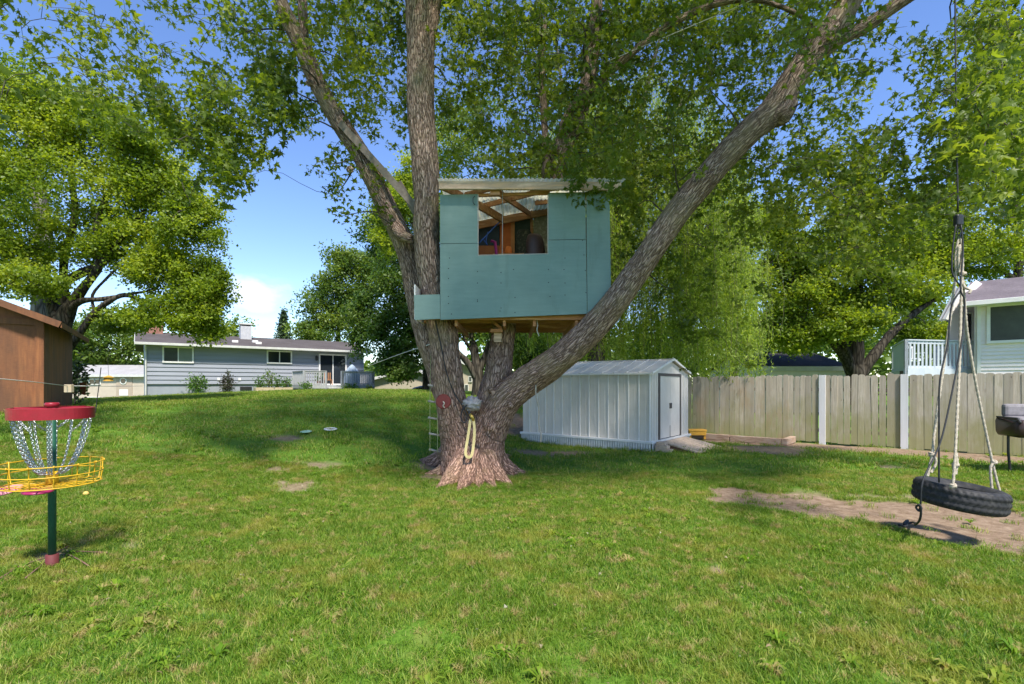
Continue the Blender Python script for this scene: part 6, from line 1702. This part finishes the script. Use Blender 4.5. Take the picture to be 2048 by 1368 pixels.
def chain(pts, mb, s=.026, wr=.0032):
    cm = catmull([tuple(p) for p in pts], 6); L__ = np.concatenate([[0], np.cumsum(np.linalg.norm(np.diff(cm, axis=0), axis=1))]); n_ = int(L__[-1] / (s * .74))
    for i in range(n_):
        t_ = (i + .5) * L__[-1] / n_; p_ = np.array([np.interp(t_, L__, cm[:, k_]) for k_ in range(3)]); p2 = np.array([np.interp(min(t_ + .01, L__[-1]), L__, cm[:, k_]) for k_ in range(3)]); p1_ = np.array([np.interp(max(t_ - .01, 0), L__, cm[:, k_]) for k_ in range(3)])
        d_ = Vector(p2 - p1_).normalized(); x_ = d_.orthogonal().normalized(); 
        a_ = PI / 2 * (i % 2) + PI / 4; x_ = (Matrix.Rotation(a_, 3, d_) @ x_); y_ = d_.cross(x_)
        b_ = len(mb.v)
        for k_ in range(8):
            q_ = 2 * PI * k_ / 8; cc_ = Vector(p_) + d_ * (s / 2 * math.sin(q_)) + x_ * (s * .30 * math.cos(q_)); rd_ = (d_ * math.sin(q_) + x_ * math.cos(q_))
            for j in range(4):
                w_ = 2 * PI * j / 4; mb.v.append(tuple(cc_ + rd_ * wr * math.cos(w_) + y_ * wr * math.sin(w_)))
        for k_ in range(8):
            for j in range(4): mb.f.append((b_ + k_ * 4 + j, b_ + ((k_ + 1) % 8) * 4 + j, b_ + ((k_ + 1) % 8) * 4 + (j + 1) % 4, b_ + k_ * 4 + (j + 1) % 4))
for i in range(12):
    a_ = 2 * PI * (i + .35) / 12; c_, s_ = math.cos(a_), math.sin(a_)
    pts_ = [bc + Vector((.262 * c_, .262 * s_, 1.31)), bc + Vector((.235 * c_, .235 * s_, 1.16)), bc + Vector((.18 * c_, .18 * s_, .98)), bc + Vector((.11 * c_, .11 * s_, .85)), bc + Vector((.05 * c_, .05 * s_, .815))]
    m_ = MB(); chain(pts_, m_, .030, .0038)
    if i % 2 == 0:
        chain([p_ + Vector((.018 * s_, -.018 * c_, .0)) for p_ in pts_], m_, .030, .0038)
    m_.build('chain', CH, bk, smooth=True)
m_ = MB()
for i in range(12):
    a_ = 2 * PI * (i + .35) / 12; b_ = 2 * PI * (i + 1.35) / 12; 
    if i % 3 == 0: chain([bc + Vector((.26 * math.cos(a_), .26 * math.sin(a_), 1.30)), bc + Vector((.17 * math.cos((a_ + b_) / 2), .17 * math.sin((a_ + b_) / 2), 1.22)), bc + Vector((.13 * math.cos(b_), .13 * math.sin(b_), 1.19))], m_, .03, .0038)
m_.build('cross_chain', CH, bk, smooth=True)
for zz, rr_ in ((.915, .352), (.83, .348), (.735, .335)):
    MB().ring(bc + Vector((0, 0, zz)), rr_, .0048, 56, 6).build('basket_ring', GY, bk, smooth=True)
for i in range(14):
    a_ = 2 * PI * i / 14 + .1; c_, s_ = math.cos(a_), math.sin(a_)
    MB().tube([bc + Vector((.358 * c_, .358 * s_, .905)), bc + Vector((.358 * c_, .358 * s_, .925)), bc + Vector((.345 * c_, .345 * s_, .925)), bc + Vector((.343 * c_, .343 * s_, .83)), bc + Vector((.330 * c_, .330 * s_, .735)), bc + Vector((.31 * c_, .31 * s_, .728)), bc + Vector((.04 * c_, .04 * s_, .735))], .0045, 6, True, True).build('basket_wire', GY, bk, smooth=True)
for rr_ in (.11, .17, .23, .29): MB().ring(bc + Vector((0, 0, .730)), rr_, .0035, 40, 5).build('floor_ring', GY, bk, smooth=True)
MB().lathe([(.03, .84), (.04, .838), (.043, .80), (.046, .72), (.03, .718)], bc, 20).build('hub', GY, bk, smooth=True)
def frisbee(label, c_, mt, rad=.11, tilt=(0, 0), h=.02, hole=0, group=None, mid=None):
    RM = Matrix.Rotation(tilt[0], 4, 'X') @ Matrix.Rotation(tilt[1], 4, 'Y')
    r_ = thing('flying_disc', label, 'disc', tuple(c_), group)
    if hole:
        MB().lathe([(hole, 0), (hole + .004, h), ((hole + rad) / 2, h * 1.15), (rad - .004, h), (rad, 0), (rad - .01, -.001), (hole + .01, -.001)], c_, 36, RM, close=True).build('ring', mt, r_, smooth=True)
    else:
        MB().lathe([(.001, h), (rad * .4, h * 1.02), (rad * .42, h * 1.1), (rad * .82, h * .95), (rad, h * .5), (rad * .985, 0), (rad * .95, 0), (rad * .93, h * .45), (.001, h * .8)], c_, 36, RM).build('plate', mt, r_, smooth=True)
        if mid: MB().lathe([(.001, h * 1.1), (rad * .22, h * 1.13), (rad * .24, h * 1.02)], c_, 24, RM).build('centre_print', mid, r_)
    return r_
frisbee('pink flying disc lying in the yellow basket at the left edge', P(14, 982, 4.22), mat('disc_pink', (.72, .26, .30), (.66, .22, .26), rough=.4), .106, (R(14), R(-4)), group='flying discs', mid=mat('disc_pink_dark', (.60, .14, .2)))
frisbee('magenta flying disc lying beside the pole in the yellow basket', P(76, 984, 4.22), mat('disc_magenta', (.33, .02, .10), (.28, .02, .085), rough=.35), .105, (R(3), R(3)), group='flying discs')
def on_lawn(px_, py_, dz=0):
    d_ = 6.0
    for _ in range(40):
        q_ = P(px_, py_, d_); e_ = q_.z - tz(q_.x, q_.y)
        d_ += e_ * 2.0
    return Vector((q_.x, q_.y, tz(q_.x, q_.y) + dz))
q_ = on_lawn(612, 868, .05); frisbee('pale green flying disc lying on the lawn', q_, mat('disc_mint', (.42, .62, .38), (.38, .56, .34), rough=.4), .125, (R(6), 0), group='flying discs')
q_ = on_lawn(661, 863, .05); frisbee('white flying ring lying on the lawn right of the pale green disc', q_, mat('disc_white', (.75, .73, .68), (.68, .66, .6), rough=.4), .15, (R(6), R(2)), hole=.095, group='flying discs')
q_ = on_lawn(172, 992, .03); o = MB().lathe([(.001, -.033), (.02, -.027), (.033, -.008), (.033, .008), (.02, .027), (.001, .033)], q_, 16).build('ball', mat('ball_yellow', (.72, .48, .12), (.6, .36, .1), rough=.7), smooth=True); tag(o, 'small worn yellow ball on the grass right of the basket', 'ball')
STK = mat('stick_brown', (.14, .075, .055), (.20, .11, .08), rough=.9)
for i, (pts_, lab) in enumerate(([[(0, 1165), (40, 1140), (100, 1120), (136, 1100)], 'long thin dry stick left of the basket sleeve'], [[(118, 1112), (160, 1110), (205, 1112)], 'short straight stick right of the basket sleeve'], [[(50, 1165), (75, 1145), (100, 1122)], 'bent reddish stick before the basket sleeve'], [[(130, 1113), (160, 1128), (178, 1140)], 'thin stick slanting right from the basket sleeve'])):
    o = MB().tube([on_lawn(a_, b_, .035) for a_, b_ in pts_], .006, 6, True, True).build('stick', STK, smooth=True); tag(o, lab, 'stick', 'sticks by the basket')

# clothesline and block at left
o = MB().tube([P(-60, 752, 5.4), P(60, 763, 7), P(136, 772, 8.2)], .006, 5, True, True).build('line_wire', ROPEW, smooth=True); tag(o, 'taut pale line from the left edge to the wooden block', 'line')
o = MB().tube([P(142, 772, 8.22), P(220, 772.5, 18), P(286, 772, 29.8)], .010, 5, True, True).build('line_wire', ROPEW, smooth=True); tag(o, 'thin line running on from the wooden block to the grey house', 'line')
q_ = P(138, 777, 8.2); o = MB().box(q_.x - .06, q_.x + .06, q_.y - .03, q_.y + .03, q_.z - .065, q_.z + .065).build('wood_block', PW, bevel=.006); tag(o, 'square pale wooden block hanging on the line before the brown shed', 'block')
rope_obj('dangling_cord', [P(202, 735, 9), P(198, 770, 9), P(194, 800, 9), P(191, 826, 9)], .007, BLK, 'thin dark cord hanging down right of the brown shed', 'cord')
q_ = P(217, 757, 14); r_ = thing('bird_feeder', 'small yellow bird feeder hanging right of the brown shed', 'feeder', tuple(q_))
MB().lathe([(.001, .09), (.14, .03), (.10, .02), (.10, -.05), (.13, -.06), (.13, -.075), (.001, -.08)], q_, 12).build('house', mat('feeder_yellow', (.55, .32, .05)), r_)
MB().tube([q_ + Vector((0, 0, .09)), q_ + Vector((-.02, 0, .6))], .004, 5, True, True).build('hanger', BLK, r_)
q_ = P(165, 778, 16); r_ = thing('garden_pennant', 'red and green hanging cloth beside the spruce twig by the brown shed', 'flag', tuple(q_))
MB().prism([(q_.x - .10, q_.z + .2), (q_.x - .07, q_.z - .16), (q_.x + .08, q_.z - .2), (q_.x + .12, q_.z + .22)], q_.y, q_.y + .02).build('cloth', mat('cloth_red', (.35, .03, .04), (.15, .16, .04), scale=7), r_)
MB().tube([(q_.x - .12, q_.y - .01, tz(q_.x, q_.y)), (q_.x - .12, q_.y - .01, q_.z + .3), (q_.x + .14, q_.y - .01, q_.z + .3)], .008, 6, True, True).build('stand', BLACK, r_)
q_ = P(150, 768, 17.5); bush('young_spruce', 'dark spruce sapling peeking out beside the brown shed', q_.x, q_.y, 1.0, 1.9, CG, .16, 420, 'tree')

# ================================================================== tyre swing
sw = thing('tyre_swing', 'black tyre swing hung flat on pale ropes over bare soil', 'swing', (4.57, 5.12, 0))
tcx = P(1919, 991, 5.12)
Ro, Rw = .385, .115
nA, nP = 168, 26
prof = []
for j in range(nP):
    s_ = j / nP
    prof.append(s_)
P_ = []; 
def tyre_prof(s_):
    # closed outline of the tyre section, local (r, z); s 0..1
    key = [(.225, -.075), (.275, -.105), (.33, -.112), (.365, -.098), (.383, -.07), (.387, -.03), (.387, .03), (.383, .07), (.365, .098), (.33, .112), (.275, .105), (.225, .075), (.215, .06), (.245, .05), (.33, .08), (.365, .03), (.365, -.03), (.33, -.08), (.245, -.05), (.215, -.06)]
    n_ = len(key); f_ = s_ * n_; i_ = int(f_) % n_; t_ = f_ - int(f_)
    a_, b_ = key[i_], key[(i_ + 1) % n_]; return a_[0] + (b_[0] - a_[0]) * t_, a_[1] + (b_[1] - a_[1]) * t_
nP = 60
RT = Matrix.Rotation(R(7), 3, 'Y') @ Matrix.Rotation(R(3), 3, 'X')
for i in range(nA):
    a_ = 2 * PI * i / nA
    for j in range(nP):
        r_, z_ = tyre_prof(j / nP)
        if r_ > .352 and abs(z_) < .108:
            # tread: zig-zag grooves round the tyre and slanted cuts across it
            zg = .010 * math.sin(a_ * 42)
            g1 = min(abs(z_ - .035 - zg), abs(z_ + .035 - zg)) < .0085
            cut = ((a_ * 42 / (2 * PI) + abs(z_) * 9 + (.5 if z_ > 0 else 0)) % 1.0) < .22
            if r_ > .375: r_ -= .012 if (g1 or cut) else 0
            elif cut: r_ -= .009
        p_ = RT @ Vector((r_ * math.cos(a_), r_ * math.sin(a_), z_ * 1.02)); P_.append(tuple(tcx + p_))
F_ = [(i * nP + j, ((i + 1) % nA) * nP + j, ((i + 1) % nA) * nP + (j + 1) % nP, i * nP + (j + 1) % nP) for i in range(nA) for j in range(nP)]
RUB = mat('rubber', (.020, .020, .021), (.032, .031, .031), rough=.6, scale=18, c3=(.050, .047, .044), spec=.25)
np_obj('tyre', P_, F_, RUB, sw)
MB().ring((0, 0, 0), .30, .006, 60, 5, None) if False else None
def twisted(pts, r_, mt, name='rope', n=10, turns=34):
    cm = catmull([tuple(p) for p in pts], 14); L__ = np.concatenate([[0], np.cumsum(np.linalg.norm(np.diff(cm, axis=0), axis=1))]); N_ = max(8, int(L__[-1] / .012))
    ts = np.linspace(0, L__[-1], N_); C_ = np.stack([np.interp(ts, L__, cm[:, k_]) for k_ in range(3)], -1)
    m_ = MB(); x_ = None
    for i in range(N_):
        d_ = Vector(C_[min(i + 1, N_ - 1)] - C_[max(i - 1, 0)]).normalized()
        x_ = d_.orthogonal().normalized() if x_ is None else (x_ - d_ * x_.dot(d_)).normalized(); y_ = d_.cross(x_)
        for k_ in range(n):
            a_ = 2 * PI * k_ / n; rr_ = r_ * (1 + .22 * math.cos(3 * (a_ - ts[i] * turns)))
            m_.v.append(tuple(Vector(C_[i]) + (x_ * math.cos(a_) + y_ * math.sin(a_)) * rr_))
    m_.f = [(i * n + k_, i * n + (k_ + 1) % n, (i + 1) * n + (k_ + 1) % n, (i + 1) * n + k_) for i in range(N_ - 1) for k_ in range(n)]
    return m_.build(name, mt, sw, smooth=True)
RR = .0115
twisted([P(1913, 540, 5.12), P(1900, 640, 5.1), P(1885, 747, 5.05), P(1870, 855, 5.02), P(1865, 905, 5.0), P(1860, 930, 5.0), P(1855, 952, 5.0)], RR, ROPE)
twisted([P(1923, 570, 5.12), P(1921, 650, 5.08), P(1919, 727, 5.02), P(1911, 896, 4.88), P(1906, 970, 4.84)], RR, ROPE)
twisted([P(1926, 560, 5.12), P(1932, 640, 5.15), P(1936, 676, 5.18), P(1954, 778, 5.22), P(1985, 926, 5.25), P(2000, 985, 5.25)], RR, ROPE)
twisted([P(1985, 926, 5.24), P(1981, 940, 5.24), P(1984, 982, 5.24)], RR, ROPE)
twisted([P(1912, 905, 4.88), P(1914, 925, 4.87), P(1911, 948, 4.86)], RR, ROPE)
twisted([P(1866, 905, 5.0), P(1872, 925, 5.0), P(1862, 945, 5.0)], RR, ROPE)
for px_, py_, d_ in ((1864, 908, 5.0), (1911, 930, 4.87), (1988, 925, 5.25), (1919, 522, 5.12), (1926, 548, 5.12), (1906, 972, 4.84)):
    c0 = P(px_, py_, d_); pts_ = []
    for i in range(22):
        a_ = i * .95; pts_.append(c0 + Vector((.022 * math.cos(a_), .022 * math.sin(a_), .028 * (i / 22 - .5) + .008 * math.sin(a_ * 1.7))))
    twisted(pts_, .009, ROPE, 'knot', 8)
twisted([P(1913, 545, 5.12), P(1911, 520, 5.12), P(1914, 492, 5.12), P(1919, 478, 5.12), P(1923, 492, 5.12), P(1925, 525, 5.12), P(1924, 560, 5.12)], RR, ROPE)
twisted([P(1918, 545, 5.10), P(1917, 515, 5.10), P(1919, 490, 5.10), P(1922, 515, 5.10), P(1921, 548, 5.10), P(1923, 572, 5.12)], RR, ROPE)
twisted([P(1923, 560, 5.12), P(1930, 575, 5.1), P(1941, 580, 5.08), P(1938, 587, 5.08)], RR, ROPE, 'rope_tail')
rope_obj('hanger_rope', [P(1908, -330, 5.2), P(1910, -100, 5.14), P(1911, 100, 5.12), P(1913, 250, 5.12), P(1916, 425, 5.12)], .0085, BLK, '', parent=sw)
MB().box(*[v for v in (P(1910, 0, 5.12).x, P(1923, 0, 5.12).x)], 5.09, 5.15, P(0, 452, 5.12).z, P(0, 430, 5.12).z).build('swivel', BLACK, sw, bevel=.012)
m_ = MB(); chain([P(1917, 448, 5.12), P(1918, 470, 5.12), P(1919, 486, 5.12)], m_, .05, .006); m_.build('shackle', mat('steel_dark', (.12, .12, .12), metal=.8, rough=.4), sw)
rope_obj('black_cord', [P(1912, 450, 5.1), P(1906, 490, 5.1), P(1904, 540, 5.08), P(1912, 560, 5.06), P(1922, 578, 5.05), P(1908, 600, 5.04), P(1901, 625, 5.03), P(1895, 690, 5.0), P(1880, 760, 4.97), P(1878, 850, 4.95), P(1878, 965, 4.95)], .0085, BLK, '', parent=sw)
rope_obj('black_cord', [P(1922, 450, 5.1), P(1926, 500, 5.08), P(1921, 575, 5.04), P(1929, 600, 5.03), P(1928, 640, 5.02), P(1922, 690, 4.98), P(1905, 780, 4.92), P(1885, 870, 4.86), P(1868, 915, 4.82), P(1850, 950, 4.76), P(1843, 975, 4.74), P(1841, 1010, 4.76), P(1838, 1020, 4.80)], .0085, BLK, '', parent=sw)
rope_obj('cord_knot', [P(1836, 1010, 4.76), P(1843, 1016, 4.74), P(1838, 1022, 4.76), P(1832, 1014, 4.78), P(1840, 1010, 4.74), P(1842, 1025, 4.75), P(1840, 1038, 4.78), P(1836, 1045, 4.85), P(1830, 1050, 4.95)], .010, BLK, '', parent=sw)
g1 = Vector((*G(1826, 1050), .02)); g2 = Vector((*G(1812, 1056), .02)); g3 = Vector((*G(1797, 1053), .02))
rope_obj('frayed_end', [P(1832, 1048, 4.95), g1 + Vector((0, 0, .01)), g2 + Vector((.0, .03, .015)), g1 + Vector((-.02, .05, .02)), g2, g3], .013, BLK, '', parent=sw)

# ================================================================== patio swing seat at right edge
ps = thing('garden_bench', 'brown hanging garden bench with grey cushions at the right edge', 'bench', (8.6, 8.6, 0))
LEA = mat('leather_brown', (.055, .03, .022), (.035, .02, .016), rough=.35, scale=6); CUS = mat('cushion_grey', (.24, .22, .23), (.18, .165, .17), rough=.8, scale=14)
T = lambda p: Vector((8.70 + p[0] * .96 + p[1] * .28, 8.6 - p[0] * .28 + p[1] * .96, p[2]))
prf = [(-.02, .72), (.0, .70), (.10, .665), (.6, .665), (.66, .72), (.68, .95), (.64, 1.0), (.1, .93), (.03, .98), (-.02, .96)]
m_ = MB(); n_ = len(prf)
for uu, sc_ in ((0, .78), (.03, .93), (.08, 1), (1.9, 1), (1.95, .9)):
    for y_, z_ in prf: m_.v.append(tuple(T((uu, .33 + (y_ - .33) * sc_, .83 + (z_ - .83) * sc_))))
m_.f = [(i * n_ + j, (i + 1) * n_ + j, (i + 1) * n_ + (j + 1) % n_, i * n_ + (j + 1) % n_) for i in range(4) for j in range(n_)] + [tuple(range(n_)), tuple(range(5 * n_ - 1, 4 * n_ - 1, -1))]
m_.build('seat_shell', LEA, ps, smooth=True)
for i in range(3): MB(T).box(.06 + i * .6, .63 + i * .6, .06, .55, .90, 1.02).build('seat_cushion', CUS, ps, bevel=.04)
for i in range(3): MB(T).box(.08 + i * .6, .62 + i * .6, .48, .62, 1.00, 1.24).build('back_cushion', CUS, ps, bevel=.05)
m_ = MB(T)
for uu in (.03, 1.92): 
    MB(T).tube([(uu, -.02, .93), (uu, .05, 1.0), (uu, .60, 1.0)], .02, 8).build('arm_tube', BLACK, ps)
for a_, b_ in ((1.94, .9), (1.94, -.3)):
    MB(T).tube([(a_, b_, 0), (2.0, .3, 2.1)], .025, 8).build('stand_leg', BLACK, ps)
MB(T).tube([(2.0, .3, 2.1), (4.2, .3, 2.1)], .025, 8).build('stand_beam', BLACK, ps)
MB(T).tube([(1.92, .05, .98), (2.0, .3, 2.1)], .008, 6).build('chain', BLACK, ps)
MB(T).tube([(.03, .3, .72), (.03, .3, .40), (.06, .3, .0)], .02, 8).build('leg', BLACK, ps)

# ================================================================== litter on the lawn
n = 900
x, y = grass_points(n, 2.4, 14, .8); z = gz(x, y) + .035
V, F, rn = leaf_arrays(np.stack([x, y, z], -1), .022, star_leaf(), 1.6, (0, 0, 0), .5)
o = np_obj('fallen_leaves', V, F, leaf_mat('litter', [(.10, .14, .05), (.24, .22, .12), (.30, .20, .10), (.38, .36, .26)], .2), rnd=rn); tag(o, 'small pale fallen leaves and seeds strewn over the lawn', 'leaves', kind='stuff')
# coarser weed rosettes and clover clumps in the foreground
def weed_tuft():
    V = []; Fq = []; rn = []
    for i in range(16):
        th = 2 * PI * i / 16 + rng.uniform(-.2, .2); l_ = rng.uniform(.06, .13); w_ = .010; dx, dy = math.cos(th), math.sin(th); k = len(V); hz = rng.uniform(.03, .075)
        V += [(0 - dy * w_ * .4, dx * w_ * .4, 0), (dy * w_ * .4, -dx * w_ * .4, 0), (dx * l_ * .55 - dy * w_, dy * l_ * .55 + dx * w_, hz), (dx * l_ * .55 + dy * w_, dy * l_ * .55 - dx * w_, hz), (dx * l_, dy * l_, hz * .7)]
        Fq += [(k, k + 1, k + 3), (k, k + 3, k + 2), (k + 2, k + 3, k + 4)]; t = rng.uniform(.2, .8); rn += [t] * 3
    return V, Fq, rn
n = 1500
x, y = grass_points(n, 2.2, 11, .8); q = np.stack([x, y, x * 0], -1)
kp = (fbm(q * .8, 2, 55) > .52) & (np.hypot(x + .6, y - 9) > 1.1) & (rng.uniform(0, 1, n) > dirt_mask(x, y) * .8); x, y = x[kp], y[kp]; k = len(x)
sc = rng.uniform(.5, 1.0, k)
o = scatter_obj('weeds', [weed_tuft() for _ in range(4)], np.stack([x, y, gz(x, y)], -1), np.stack([x * 0, x * 0, rng.uniform(0, 6.28, k)], -1), np.stack([sc, sc, sc], -1), GRASS)
tag(o, 'coarser weed tufts growing through the lawn', 'weeds', kind='stuff')
